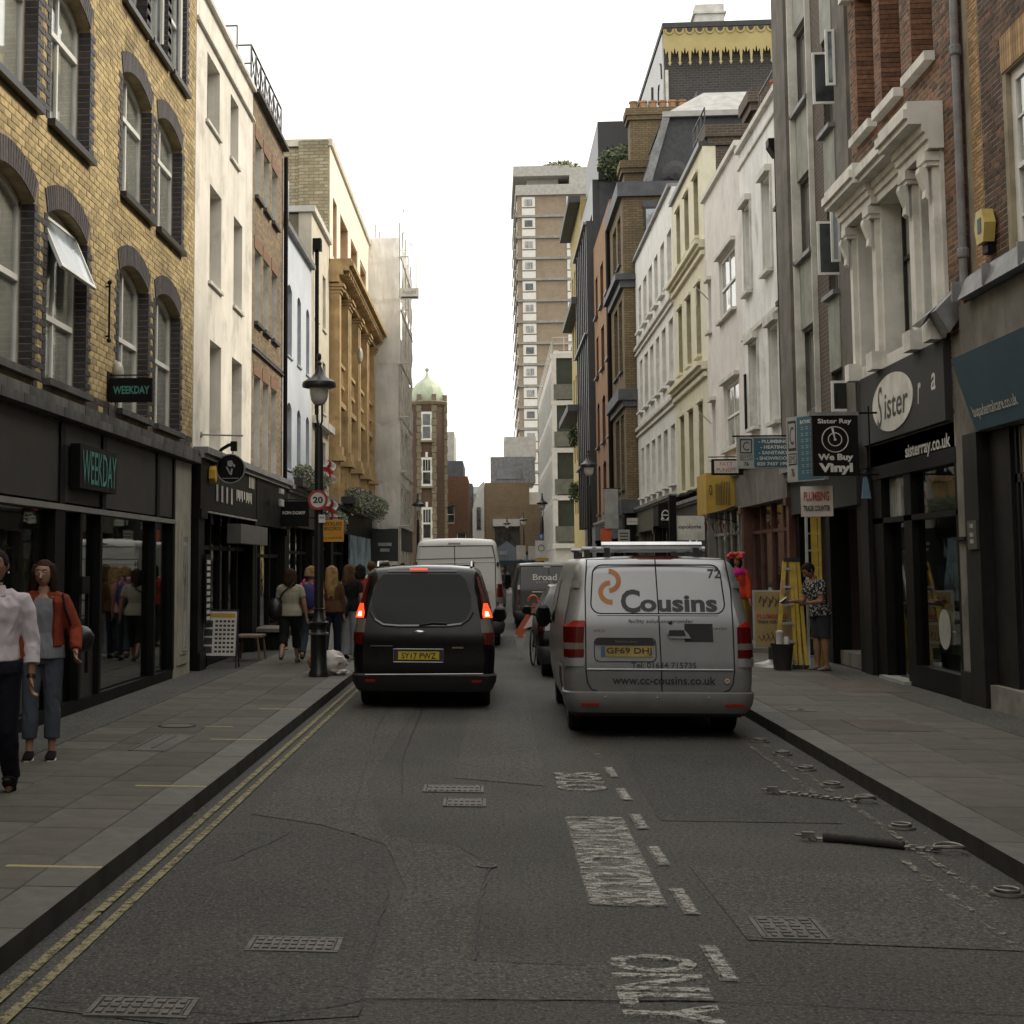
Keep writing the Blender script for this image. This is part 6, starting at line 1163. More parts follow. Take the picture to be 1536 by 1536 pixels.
# ================================================================== FAR END
def block(name, label, x0, x1, y, z1, m, wins=(), depth=12, roof=None, wm='dark_frame'):
    B = thing(name, label, 'building', ((x0 + x1) / 2, y, 0), world=True); F = Fr('E', y)
    wall(B, F, x0, x1, 0, z1, wins, m); MB().box(x0 + .01, x1 - .01, y + .36, y + depth, 0, z1 - .02).build('wall', M[m], B)
    for o in wins: window(B, F, o, d=.15, m=wm, p='pane_dark', rows=2, cols=2 if o[1] - o[0] > 1.5 else 1)
    if roof: mb = MB(); mb.box(x0 + .5, x1 - .5, y + 1, y + depth, z1, z1 + roof[0]); mb.build('roof', M[roof[1]], B)
    return B
brickmat('brick_far', (.25, .17, .09), (.21, .145, .08), (.16, .13, .09), .45, .15, .02, dirt=.3); brickmat('brick_far_red', (.2, .09, .045), (.16, .075, .04), (.12, .08, .05), .4, .14, .02)
block('far_brick_building', 'brick building with stepped grey roof just right of the domed tower', -4.6, -2.2, 135, 9.6, 'brick_far_red', [(-4.4, -3.4, 5.4, 7.0), (-3.2, -2.4, 2.6, 4.6)], roof=(0, 'slate'), wm='white_frame')
B = block('far_grey_building', 'grey stepped attic block behind the far brick building', -5.2, -2.9, 150, 12.0, 'band_grey', [(-4.6, -3.8, 8.6, 10.0)], wm='white_frame'); MB().box(-5.2, -3.8, 151, 160, 12, 15).build('attic', M['tower_roof'], B); MB().box(-2.89, -2.0, 151, 158, 0, 9.8).build('side_block', M['concrete_pier'], B)
B = block('far_pub_building', 'pale brick corner building with a dark ground-floor entrance at the end of the street', -.8, 3.6, 150, 9.8, 'brick_far', [(.2, 2.6, .3, 5.5)]); MB().box(-.2, 4.2, 150.5, 162, 9.8, 12.4).build('attic', M['lead'], B); MB().box(.4, 2.8, 150.4, 150.49, 10.2, 11.2).build('attic_window', M['pane_dark'], B); MB().box(1.2, 4.4, 153, 162, 12.4, 14.6).build('roof_room', M['tower_roof'], B); MB().box(0, 2.8, 149.6, 150, 5.5, 6.2).build('canopy', M['office_white'], B)
MB().prism([(-2.0, 149.9, 4.2), (-.85, 149.9, 4.2), (-.85, 149.9, 10.0), (-1.4, 149.9, 9.4), (-2.0, 149.9, 7.2)], (0, 8, 0)).build('white_gable', M['office_white'], B); MB().box(-1.6, -1.2, 149.8, 149.89, 5.2, 7.4).build('window', M['pane_dark'], B)
block('far_brick_annex', 'pale brick annexe with a small sign in front of the tower block', 2.62, 4.5, 146, 7.5, 'brick_far', [(2.9, 3.8, 1, 3)])
block('far_dark_hall', 'low dark glazed hall between the far brick buildings', -2.3, -.3, 165, 6.2, 'band_grey', []); block('far_glass_block', 'small pale glass block closing the view', -2.6, -.8, 185, 11.2, 'pane_sky', [])
block('podium_shops', 'white two-storey shops stepping out below the tower block', 3.5, 8, 160, 9.2, 'office_white', [(3.8, 7.5, .5, 5.6)])
# domed turret
B = thing('domed_turret_building', 'brick corner building with a green copper dome on its turret and white arched windows', 'building', (-5.2, 115, 0), world=True, sh=(0.160, 0, 0.000))
mat('copper_green', (.42, .47, .34), .7, var=.2, scale=1.5, streak=.3, dirt=(.4, .44, .33), dirt_amt=.4); brickmat('brick_turret', (.11, .06, .035), (.085, .048, .03), (.1, .075, .05), .4, .14, .02); mat('quoin_stone', (.34, .28, .18), .85, var=.25, tone=.4)
cx, cy, Rr = -5.15, 116.4, 1.5
def octa(r, z, cx=cx, cy=cy): return [(cx + r * math.cos(math.pi / 8 + k * math.pi / 4), cy + r * math.sin(math.pi / 8 + k * math.pi / 4), z) for k in range(8)]
MB().loft([octa(Rr, 0), octa(Rr, 13.9)]).build('turret_wall', M['brick_turret'], B)
mb = MB(); mb.loft([octa(r, z) for r, z in ((1.5, 13.9), (1.62, 14.0), (1.7, 14.2), (1.6, 14.3))]); mb.build('cornice', M['quoin_stone'], B)
mb = MB(); mb.loft([octa(r, z) for r, z in ((1.42, 14.3), (1.46, 14.55), (1.38, 14.9), (1.18, 15.3), (.9, 15.65), (.52, 15.95), (.22, 16.2), (.1, 16.4), (.05, 16.7))]); mb.build('copper_dome', M['copper_green'], B, 30); mb = MB(); mb.ball((cx, cy, 16.82), .17, 12, 8); mb.build('finial_ball', M['copper_green'], B, True)
for k in (4, 5, 6, 7):
    x, y, _ = octa(Rr, 0)[k]
    for j in range(26):
        z = .4 + j * .52; wq = .19 if j % 2 else .15; MB().box(x - wq, x + wq, y - .06 - (.05 if k in (5, 6) else 0), y + .4, z, z + .48).build('quoin', M['quoin_stone'], B)
    MB().box(x - .17, x + .17, y - .1, y + .3, 14.3, 14.75).build('pinnacle_block', M['quoin_stone'], B)
fy = cy - Rr * math.cos(math.pi / 8)
for z0, z1, ar in ((11.2, 13.4, 0), (7.7, 9.9, 1), (3.6, 6.1, 1)):
    mb = MB(); mb.box(cx - .42, cx + .42, fy - .07, fy - .01, z0, z1); W = mb.build('window', M['tower_white'], B)
    mb = MB(); mb.box(cx - .28, cx + .28, fy - .09, fy - .071, z0 + .18, z0 + (z1 - z0) * .48); mb.box(cx - .28, cx + .28, fy - .09, fy - .071, z0 + (z1 - z0) * .54, z1 - .18); mb.build('pane', M['pane_dark'], W)
    if ar: mb = MB(); [mb.box(cx - .28 + .186 * k - .015, cx - .28 + .186 * k + .015, fy - .1, fy - .091, z0 + (z1 - z0) * .54, z1 - .18) for k in (1, 2)]; mb.build('glazing_bar', M['tower_white'], W); MB().box(cx - .09, cx + .09, fy - .12, fy - .02, z1, z1 + .4).build('keystone', M['tower_white'], B)
    MB().box(cx - .55, cx + .55, fy - .2, fy - .01, z0 - .15, z0 - .002).build('sill', M['quoin_stone'], B)
MB().box(-14, -5.9, 117, 134, 0, 11.4).build('wall', M['brick_turret'], B); mb = MB(); mb.box(-12, -6.1, 116.7, 117, .2, 11.0); mb.build('red_bay', M['brick_far_red'], B)
mb = MB(); mb.prism([(-14, 116.7, 11.4), (-5.7, 116.7, 11.4), (-6.6, 116.7, 14.4), (-14, 116.7, 14.4)], (0, 16, 0)); mb.build('copper_roof', M['copper_green'], B); MB().box(-14, -5.6, 116.5, 117, 11.2, 11.42).build('gutter', M['quoin_stone'], B)
# filler terraces so the street has no gaps from the side
block('rear_block', 'plain rear block behind the left terrace', -22, -14, 40, 9, 'brick_far', []); 
# ================================================================== VEHICLES
paint('paint_silver', (.32, .325, .33), rough=.32, metal=.55, dirt=.6); paint('paint_black', (.003, .003, .0035), rough=.1, dirt=.1, dirtc=(.02, .018, .015), coat=0, spec=.3); paint('paint_white', (.5, .49, .46), rough=.35, dirt=.45); paint('paint_grey', (.035, .034, .033), rough=.3, dirt=.3)
mat('rubber', (.015, .015, .015), .75, bump=.1); mat('black_plastic', (.02, .02, .02), .6, bump=.1); mat('chrome', (.5, .5, .5), .15, metal=1, bump=0); mat('rim_alloy', (.3, .3, .3), .35, metal=.8, bump=0)
mat('lamp_red', (.09, .005, .004), .12, bump=0, coat=1); mat('lamp_clear', (.16, .13, .12), .12, bump=0, coat=1); emis('brake_glow', (1, .07, .02), 1.1); emis('brake_core', (1, .4, .2), 4); mat('reflector_red', (.35, .02, .01), .3, bump=0)
mat('plate_yellow', (.5, .38, .02), .45, var=.1, bump=0); mat('plate_dirty', (.36, .27, .07), .55, var=.3, bump=0, dirt=(.1, .08, .05), dirt_amt=.7); mat('plate_blue', (.05, .12, .25), .45, bump=0)
mat('glass_tint', (.004, .005, .005), .12, bump=0, spec=.18); mat('logo_orange', (.45, .17, .03), .45, bump=0); mat('logo_grey', (.035, .035, .037), .5, bump=0); mat('seam', (.01, .01, .01), .8, bump=0)
def lerp_t(t, tab):
    if t <= tab[0][0]: return tab[0][1]
    for (a, x), (b, y) in zip(tab, tab[1:]):
        if t <= b: return x + (y - x) * (t - a) / (b - a)
    return tab[-1][1]
class Veh:
    def __init__(s, name, label, x, y, L, W, H, m, lean, hw, roof, wheels=(1.0, 4.1), wr=.33, sill=.3, r=.14, group=None, cat='van', rz=0):
        s.L, s.W, s.H, s.m, s.lean, s.hwt, s.roof, s.r, s.sill, s.wr, s.wheels = L, W, H, m, lean, hw, roof, r, sill, wr, wheels
        s.t = thing(name, label, cat, (x, y, 0), rz, group=group)
        s.body()
    def hw(s, z): return lerp_t(z, s.hwt)
    def ln(s, z): return lerp_t(z, s.lean)
    def top(s, y): return lerp_t(y, s.roof)
    def pf(s, y):
        d = s.L - y; f = 1.0
        if d < .8: f = 1 - .25 * ((.8 - d) / .8) ** 2.2
        return f
    def ring(s, y, dx):
        zt = s.top(y) - dx; zb = s.sill + (.02 if y < .6 else 0); rc = .16; pts = [(0, zb)]
        arch = zb
        for wy in s.wheels:
            q = abs(y - wy); R_ = s.wr + .06
            if q < R_: arch = max(arch, s.wr + math.sqrt(R_ * R_ - q * q))
        n = 16; zs = zb if True else arch
        for i in range(n):
            z = arch + (zt - rc - arch) * i / (n - 1); h = (s.hw(z) * s.pf(y)) - dx
            if i == 0: pts.append((h - .22, zb)); pts.append((h - .2, z)); pts.append((h - .03, z))
            pts.append((h, z))
        h = (s.hw(zt - rc) * s.pf(y)) - dx
        for k in range(1, 6):
            a = math.pi / 2 * k / 5; pts.append((h - rc * .8 + rc * .8 * math.cos(a) * 1, zt - rc + (rc - .0) * math.sin(a) - .0))
        pts.append((h * .45, zt + .022)); pts.append((0, zt + .03)); return pts
    def body(s):
        ys = [0, .004, .02, .05, .09, s.r]; y = s.r + .1
        while y < s.L - .05: ys.append(y); y += .045 if any(abs(y - w) < s.wr + .15 for w in s.wheels) else .12
        ys += [s.L - .05, s.L - .01]; rings = []
        for y in ys:
            dx = s.r - math.sqrt(max(0, s.r ** 2 - (s.r - y) ** 2)) if y < s.r else (0 if y < s.L - .2 else (y - (s.L - .2)) * .3)
            half = s.ring(y, dx * .75); pts = [(x, z) for x, z in half] + [(-x, z) for x, z in half[-2:0:-1]]
            k = max(0, 1 - y / 1.2); rings.append([(x, y + s.ln(z) * k, z) for x, z in pts])
        mb = MB(); mb.loft(rings, True, False); n = len(rings[0]); hN = n // 2
        for off in (0, (len(rings) - 1) * n):
            b = 0
            for i in range(hN):
                l1, l2 = (n - i) % n, (n - i - 1) % n; q = [off + i, off + i + 1, off + l2, off + l1]; q = list(dict.fromkeys(q))
                if len(q) > 2: mb.f.append(tuple(q)); mb.m.append(0); mb.t.append(.5)
        o = mb.build('body', M[s.m], s.t, 50); recalc(o); s.o = o
        mb = MB(); mb.box(-s.W / 2 + .12, s.W / 2 - .12, .15, s.L - .3, .22, s.sill + .2); mb.build('underbody', M['black_plastic'], s.t)
        for wy in s.wheels:
            for sg in (-1, 1):
                xo = s.hw(.4) - .03; wv = thing_part('wheel', s.t); mb = MB(); R_ = s.wr; prof = [(R_ * .6, -.1), (R_ * .93, -.11), (R_, -.085), (R_, .085), (R_ * .93, .11), (R_ * .6, .1)]
                wx = sg * (xo - .13); mb.lathe(prof, (wx, wy, R_), 28, 0, 'x'); wo = mb.build('wheel', M['rubber'], s.t, 50)
                mb = MB(); mb.lathe([(R_ * .62, -.02), (R_ * .6, .06), (R_ * .45, .03), (R_ * .2, .05), (.01, .055)] if sg > 0 else [(.01, -.055), (R_ * .2, -.05), (R_ * .45, -.03), (R_ * .6, -.06), (R_ * .62, .02)], (wx + sg * .055, wy, R_), 20, 0, 'x'); mb.build('rim', M['rim_alloy'], wo, True)
    def rp(s, x, z, off=0):
        """point on the rear face (with its rounded vertical edges), moved out by off"""
        h = s.hw(z); d = abs(x) - (h - s.r * .75); y = s.ln(z)
        if d > 0: q = min(1, d / (s.r * .75)); y += s.r * (1 - math.sqrt(max(0, 1 - q * q))); x += math.copysign(off * q, x)
        return Vector((x, y - off, z))
    def panel(s, rows, off, m, name, thick=.01, nx=10, parent=None, label=None):
        """rows: (z, x0, x1) from bottom to top, laid on the rear face"""
        full = []
        for (z0, a0, b0), (z1, a1, b1) in zip(rows, rows[1:]):
            k = max(1, int(abs(z1 - z0) / .07))
            for i in range(k): f = i / k; full.append((z0 + (z1 - z0) * f, a0 + (a1 - a0) * f, b0 + (b1 - b0) * f))
        full.append(rows[-1]); mb = MB(); V = []; n = len(full); w = nx + 1
        for o in (off, off - thick):
            for z, a, b in full:
                for i in range(w): V.append(s.rp(a + (b - a) * i / nx, z, o))
        F = []
        for j in range(n - 1):
            for i in range(nx): q = j * w + i; F.append((q, q + 1, q + w + 1, q + w))
        N_ = n * w; e = [i for i in range(w)] + [j * w + nx for j in range(1, n)] + [(n - 1) * w + i for i in range(nx - 1, -1, -1)] + [j * w for j in range(n - 2, 0, -1)]
        for a, b in zip(e, e[1:] + e[:1]): F.append((a, a + N_, b + N_, b))
        mb.add(V, F); return recalc(mb.build(name, M[m] if isinstance(m, str) else m, parent or s.t, 40, label=label))
    def line(s, pts, rad, m, name, off=.0, closed=False, parent=None):
        P = []
        if closed: pts = pts + pts[:1]
        for (x0, z0), (x1, z1) in zip(pts, pts[1:]):
            k = max(1, int(math.hypot(x1 - x0, z1 - z0) / .06)); P += [s.rp(x0 + (x1 - x0) * i / k, z0 + (z1 - z0) * i / k, off) for i in range(k)]
        P.append(s.rp(*pts[-1], off)); mb = MB(); mb.tube(P, rad, 6, caps=not closed, ref=(0, 1, 0)); return mb.build(name, M[m], parent or s.t, True)
    def wrap(s, zs, offs, yside, m, name, parent=None):
        """band that goes round the tail: side, corner, rear, corner, side"""
        rings = []
        for z, o in zip(zs, offs):
            h = s.hw(z); r = s.r; y0 = s.ln(z); pts = [(-h - o * .3, yside, z), (-h - o * .5, r + y0 + .1, z)]
            for k in range(7): a = math.pi / 2 * k / 6; pts.append((-(h - r * .75) - (r * .75 + o * .6) * math.cos(a), y0 + r - (r + o) * math.sin(a), z))
            pts += [((h - r * .75) * f, y0 - o, z) for f in (-.6, -.2, .2, .6)]
            for k in range(7): a = math.pi / 2 * (6 - k) / 6; pts.append(((h - r * .75) + (r * .75 + o * .6) * math.cos(a), y0 + r - (r + o) * math.sin(a), z))
            pts += [(h + o * .5, r + y0 + .1, z), (h + o * .3, yside, z)]; rings.append(pts)
        mb = MB(); mb.loft(rings, False, False); return recalc(mb.build(name, M[m], parent or s.t, 45))
    def side(s, y0, y1, z0, z1, sg, m, name, off=.006, skew=0, skew1=0):
        mb = MB(); ny, nz_ = 8, 6
        g = {(i, j): (sg * (s.hw(z0 + (z1 - z0) * j / nz_) * s.pf(y0 + (y1 - y0) * i / ny) + off), y0 + (y1 - y0) * i / ny + (skew * (1 - i / ny) + skew1 * i / ny) * j / nz_, z0 + (z1 - z0) * j / nz_) for i in range(ny + 1) for j in range(nz_ + 1)}
        for i in range(ny):
            for j in range(nz_): mb.quad(g[i, j], g[i + 1, j], g[i + 1, j + 1], g[i, j + 1])
        return recalc(mb.build(name, M[m], s.t, True))
    def mirror(s, y, z, sz=(.1, .06, .14), m='black_plastic', out=.12):
        for sg in (-1, 1):
            h = s.hw(z); mb = MB(); c = (sg * (h + out + sz[0] * .5), y, z); mb.ball(c, (sz[0], sz[1], sz[2]), 14, 8); mb.tube([(sg * (h - .03), y + .05, z - .08), (sg * (h + out), y, z - .06)], .03, 6)
            o = mb.build('door_mirror', M[m], s.t, True); mb = MB(); mb.box(c[0] - sz[0] * .7, c[0] + sz[0] * .7, y - sz[1] - .004, y - sz[1] + .006, z - sz[2] * .65, z + sz[2] * .65); mb.build('mirror_glass', M['glass_tint'], o)
    def windscreen(s, y0, y1, frac=.82):
        mb = MB(); n = 6; g = {}
        for i in range(n + 1):
            y = y0 + (y1 - y0) * i / n
            for j in range(n + 1): zt = s.top(y); x = (j / n - .5) * 2 * (s.hw(zt - .1) * s.pf(y) - .1) * frac * 1.1; g[i, j] = (x, y, zt + .045)
        for i in range(n):
            for j in range(n): mb.quad(g[i, j], g[i + 1, j], g[i + 1, j + 1], g[i, j + 1])
        recalc(mb.build('windscreen', M['glass_tint'], s.t, True))
    def txt(s, body, x, z, w, h, m, off=.012, **k):
        e = .05; sl = (s.ln(z + e) - s.ln(z - e)) / (2 * e); p = s.rp(x, z, off); return text(body, p, w, h, M[m], s.t, ((1, 0, 0), (0, sl, 1)), ext=.002, **k)
def thing_part(n, p): return None
def rrect(x0, x1, z0, z1, r, n=4, xt0=None, xt1=None):
    xt0 = x0 if xt0 is None else xt0; xt1 = x1 if xt1 is None else xt1; P = []
    for cx, cz, a0 in ((xt1 - r, z1 - r, 0), (xt0 + r, z1 - r, 90), (x0 + r, z0 + r, 180), (x1 - r, z0 + r, 270)):
        for k in range(n + 1): a = R(a0 + 90 * k / n); P.append((cx + r * math.cos(a), cz + r * math.sin(a)))
    return P
# ---- silver van
V = Veh('silver_van', 'silver panel van with closed rear doors and large dark grey company lettering, seen from behind', 1.69, 15.98, 4.95, 1.93, 1.86, 'paint_silver',
        [(.3, .06), (.46, .03), (.71, 0), (1.2, .03), (1.86, .2)], [(.2, .88), (.34, .93), (.55, .965), (.9, .965), (1.2, .94), (1.6, .855), (1.86, .80)], [(0, 1.82), (.3, 1.86), (3.3, 1.86), (4.0, 1.6), (4.4, 1.12), (4.95, .78)], (.98, 4.18), .34, .3, .16)
V.wrap([.26, .3, .36, .43, .475, .49], [.02, .045, .06, .06, .05, .01], .62, 'paint_silver', 'rear_bumper')
V.wrap([.24, .27], [.0, .03], .6, 'black_plastic', 'bumper_lower_trim')
V.line([(-.71, 1.84), (-.735, 1.55), (-.745, .71), (-.73, .58), (-.69, .51), (-.62, .485), (.0, .475), (.64, .485), (.71, .51), (.75, .58), (.765, .71), (.76, 1.55), (.72, 1.84)], .007, 'seam', 'door_seam', .001)
V.line([(0.0, 1.875), (.03, .48)], .007, 'seam', 'door_seam', .001); V.line([(-.72, 1.845), (0, 1.862), (.72, 1.845)], .004, 'seam', 'door_seam', .001)
V.line(rrect(-.68, .69, 1.285, 1.79, .1, 4, -.655, .665), .008, 'seam', 'panel_shade_line', -.002, True)  # dark outline stands in for shade round the recessed panel
V.line([(-.62, 1.272), (.62, 1.272)], .008, 'paint_silver', 'highlight_ridge', .002); V.line([(-.735, .715), (.75, .715)], .012, 'paint_silver', 'door_crease', .003)  # thin silver ridge added as the recess's lower highlight
rows = lambda P: P
V.panel([(.795, -.60, -.08), (.84, -.655, -.03), (1.0, -.655, -.03), (1.035, -.62, -.07)], .004, 'paint_silver', 'plate_recess', .004); V.panel([(.965, -.645, -.04), (1.0, -.65, -.035), (1.032, -.62, -.07)], .02, 'black_plastic', 'plate_lamp_housing', .018)
V.line(rrect(-.655, -.025, .795, 1.035, .05), .005, 'seam', 'recess_edge', .003, True)
V.panel([(.845, -.59, -.06), (.955, -.59, -.06)], .014, 'plate_dirty', 'number_plate', .01); V.panel([(.85, -.588, -.545), (.95, -.588, -.545)], .017, 'plate_blue', 'plate_band', .004, 2)
V.txt('GF69 DHJ', -.3, .9, .46, .078, 'letter_black', .016, bold=.012); V.txt('Mercedes-Benz', -.33, 1.0, .22, .025, 'chrome', .022)
V.txt('ousins', .22, 1.39, .79, .175, 'logo_grey', .004, bold=.035)
V.txt('C', -.3, 1.42, .19, .29, 'logo_grey', .004, bold=.03) if 0 else None
V.txt('facility solutions provider', .03, 1.205, .66, .05, 'logo_grey', .004, bold=.008)
V.txt('72', .6, 1.7, .13, .1, 'logo_grey', .004, bold=.015); V.txt('Tel: 01634 715735', .05, .76, .66, .06, 'logo_grey', .004, bold=.012); V.txt('www.cc-cousins.co.uk', .05, .605, 1.05, .085, 'logo_grey', .004, bold=.016)
V.txt('VITO', -.605, 1.11, .12, .026, 'chrome', .004, bold=.02); V.txt('114 CDI', .62, 1.135, .16, .025, 'chrome', .004, shear=.2)
def arcpanel(V, cx, cz, r, a0, a1, wd, m, name, tail=0, tdir=1):
    P = [(cx + r * math.cos(R(a)), cz + r * math.sin(R(a))) for a in [a0 + (a1 - a0) * k / 14 for k in range(15)]]
    mb = MB(); V1, V2 = [], []
    if tail: P = [(P[0][0] - tail, P[0][1])] + P + [(P[-1][0] - tail, P[-1][1])]
    for i, p in enumerate(P):
        a, b = P[max(0, i - 1)], P[min(len(P) - 1, i + 1)]; d = Vector((b[0] - a[0], b[1] - a[1])).normalized(); n = Vector((-d.y, d.x)) * wd / 2
        V1.append(V.rp(p[0] + n.x, p[1] + n.y, .005)); V2.append(V.rp(p[0] - n.x, p[1] - n.y, .005))
    k = len(P); mb.add(V1 + V2, [(i, i + 1, k + i + 1, k + i) for i in range(k - 1)]); mb.build(name, M[m], V.t)
arcpanel(V, -.485, 1.625, .1, 90, -90, .05, 'logo_orange', 'orange_logo_arc'); arcpanel(V, -.475, 1.505, .1, 270, 100, .05, 'logo_orange', 'orange_logo_arc', -.02)
arcpanel(V, -.30, 1.405, .135, 275, 85, .055, 'logo_grey', 'letter_c', -.05) if 0 else None
V.panel([(1.0, .27, .56), (1.185, .27, .555)], .005, 'black_plastic', 'black_patch', .004); V.panel([(1.035, .12, .33), (1.09, .09, .3), (1.13, .12, .26)], .03, 'paint_silver', 'door_handle', .03); V.panel([(1.06, .1, .28), (1.12, .11, .26)], .034, 'black_plastic', 'handle_recess', .01)
mb = MB(); mb.ball(V.rp(.13, 1.195, .005), (.02, .012, .02)); mb.build('lock', M['black_plastic'], V.t)
V.panel([(.577, .665, .665), (.6, .655, .72), (.63, .665, .71)], .001, 'seam', 'sticker_base', .001) if 0 else None
p = V.rp(.69, .605, .006); mb = MB(); mb.prism([p + Vector((.034 * math.cos(a), 0, .034 * math.sin(a))) for a in [k * math.pi / 12 for k in range(24)]][::-1], (0, .004, 0)); mb.build('limit_sticker', M['reflector_red'], V.t); mb = MB(); mb.prism([p + Vector((.027 * math.cos(a), -.002, .027 * math.sin(a))) for a in [k * math.pi / 12 for k in range(24)]][::-1], (0, .004, 0)); mb.build('sticker_face', M['letter_white'], V.t); text('70', p + Vector((0, -.003, 0)), .032, .024, M['letter_black'], V.t, AXE, bold=.02)
for sg in (-1, 1):
    a, b = (.80, .952) if sg > 0 else (-.952, -.765)
    for z0, z1, m in ((.84, .92, 'lamp_red'), (.92, .985, 'lamp_clear'), (.985, 1.15, 'lamp_red')): V.panel([(z0, a, b), (z1, a, b * (1 - .005) if z1 < 1.1 else b * .985)], .018, m, 'tail_light', .02, 8)
    V.panel([(1.15, a, b * .98), (1.21, b * .93 if sg > 0 else -.90, b * .965)] if sg > 0 else [(1.15, b * .98, a), (1.215, b * .965, -.86)], .018, 'brake_red' if 'brake_red' in M else 'reflector_red', 'tail_light_tip', .02, 6)
    V.panel([(.745, a * 1.0, b), (.83, a, b)], .02, 'paint_silver', 'hinge_block', .02, 8); V.panel([(1.55, sg * .79, sg * .855), (1.62, sg * .78, sg * .845)], .022, 'paint_silver', 'door_hinge', .02, 4)
    V.panel([(.345, sg * .62 + (.04 if sg > 0 else 0), sg * .8 + (.04 if sg > 0 else 0)), (.372, sg * .62 + (.04 if sg > 0 else 0), sg * .8 + (.04 if sg > 0 else 0))], .075, 'reflector_red', 'reflector', .03, 6)
    V.side(.55, 1.75, 1.15, 1.62, sg, 'glass_tint', 'side_window', skew=.02, skew1=0) if 0 else None
    V.side(2.9, 3.75, 1.1, 1.6, sg, 'glass_tint', 'front_side_window', skew=.0, skew1=-.3)
    V.side(.25, 2.0, 1.14, 1.64, sg, 'paint_silver', 'side_panel', .008, .06, 0)
    V.side(.3, 4.6, .7, .75, sg, 'paint_silver', 'side_crease', .012)
    V.side(2.1, 2.13, .45, 1.75, sg, 'seam', 'door_seam', .002); V.side(2.85, 2.87, .45, 1.75, sg, 'seam', 'door_seam', .002)
V.panel([(1.845, -.16, .16), (1.872, -.29, .29), (1.888, -.2, .2)], .012, 'lamp_red', 'high_brake_light', .02)
for x in (-.55, -.02, .5): mb = MB(); mb.ball(V.rp(x, .43, .06), .011, 8, 6); mb.build('parking_sensor', M['chrome'], V.t)
V.mirror(3.75, 1.14, (.1, .07, .15), out=.06); V.windscreen(3.35, 4.35)
for y, x0, x1, z, rd in ((.55, -.53, .53, 2.0, .04), (.95, -.72, .62, 1.965, .026), (1.6, -.8, .42, 1.955, .022), (2.4, -.72, .68, 1.96, .022)):
    mb = MB(); mb.tube([(x0, y, z), (x1, y, z)], rd, 12); rk = mb.build('roof_bar', M['chrome'] if y < .9 else M['rim_alloy'], V.t, True); mb = MB()
    for x in (x0 + .06, x1 - .06): mb.box(x - .03, x + .03, y - .03, y + .03, 1.86, z - rd * .6)
    mb.build('bar_foot', M['black_plastic'], rk)
for x in (-.6, -.3): mb = MB(); mb.box(x, x + .04, .9, 2.5, 1.95, 1.985); mb.build('roof_rail', M['rim_alloy'], V.t)
# letters of the name cross the two doors; the big C stands apart, taller
arcpanel(V, -.285, 1.415, .115, 275, 85, .052, 'logo_grey', 'big_letter_c', -.07) if 0 else V.txt('C', -.27, 1.415, .2, .25, 'logo_grey', .005, bold=.03)
# ---- black people carrier with brake lights on
K = Veh('black_people_carrier', 'glossy black people carrier with its brake lights glowing, in the left half of the road', -.88, 18.98, 4.4, 1.8, 1.76, 'paint_black',
        [(.3, .05), (.45, 0), (.9, .02), (1.08, .05), (1.3, .09), (1.76, .25)], [(.2, .82), (.35, .87), (.7, .89), (1.0, .87), (1.3, .81), (1.62, .72), (1.76, .68)], [(0, 1.73), (.4, 1.76), (2.5, 1.76), (3.2, 1.5), (3.6, 1.1), (4.4, .75)], (.75, 3.6), .33, .24, .18, cat='car')
K.panel([(1.06, -.48, .44), (1.12, -.57, .53), (1.25, -.64, .60), (1.4, -.645, .60), (1.6, -.57, .53), (1.67, -.5, .46)], .01, 'glass_tint', 'rear_window', .012, 14)
mat('black_trim_gloss', (.05, .05, .05), .2, bump=0, coat=1)
K.line([(-.66, 1.2), (-.6, 1.1), (-.5, 1.04), (-.3, 1.025), (.3, 1.03), (.47, 1.05), (.56, 1.11), (.62, 1.2)], .022, 'black_trim_gloss', 'window_lower_ridge', .006)
K.line([(-.05, 1.045), (.12, 1.07), (.3, 1.065)], .012, 'black_plastic', 'rear_wiper', .03)
K.panel([(.585, -.37, .25), (.745, -.37, .25)], .006, 'black_plastic', 'plate_housing', .006); K.panel([(.615, -.31, .2), (.715, -.31, .2)], .014, 'plate_yellow', 'number_plate', .01); K.txt('SY17 PWZ', -.055, .665, .43, .075, 'letter_black', .016, bold=.012)
K.line([(-.37, .585), (.25, .585), (.25, .745), (-.37, .745)], .006, 'rim_alloy', 'housing_edge', .008, True)
p = K.rp(-.05, .95, .01); mb = MB(); mb.ball(p, (.075, .012, .03), 16, 8); mb.build('oval_badge', M['chrome'], K.t, True)
K.panel([(.775, -.66, -.38), (.79, -.66, -.38)], .012, 'chrome', 'model_badge', .01, 6); K.panel([(.755, .36, .5), (.775, .36, .5)], .01, 'chrome', 'model_badge', .008, 4)
K.wrap([.22, .26, .34, .42, .445], [.01, .04, .06, .06, .02], .5, 'black_plastic', 'rear_bumper'); K.line([(-.72, .43), (.0, .44), (.74, .45)], .009, 'rim_alloy', 'bumper_strip', .062)
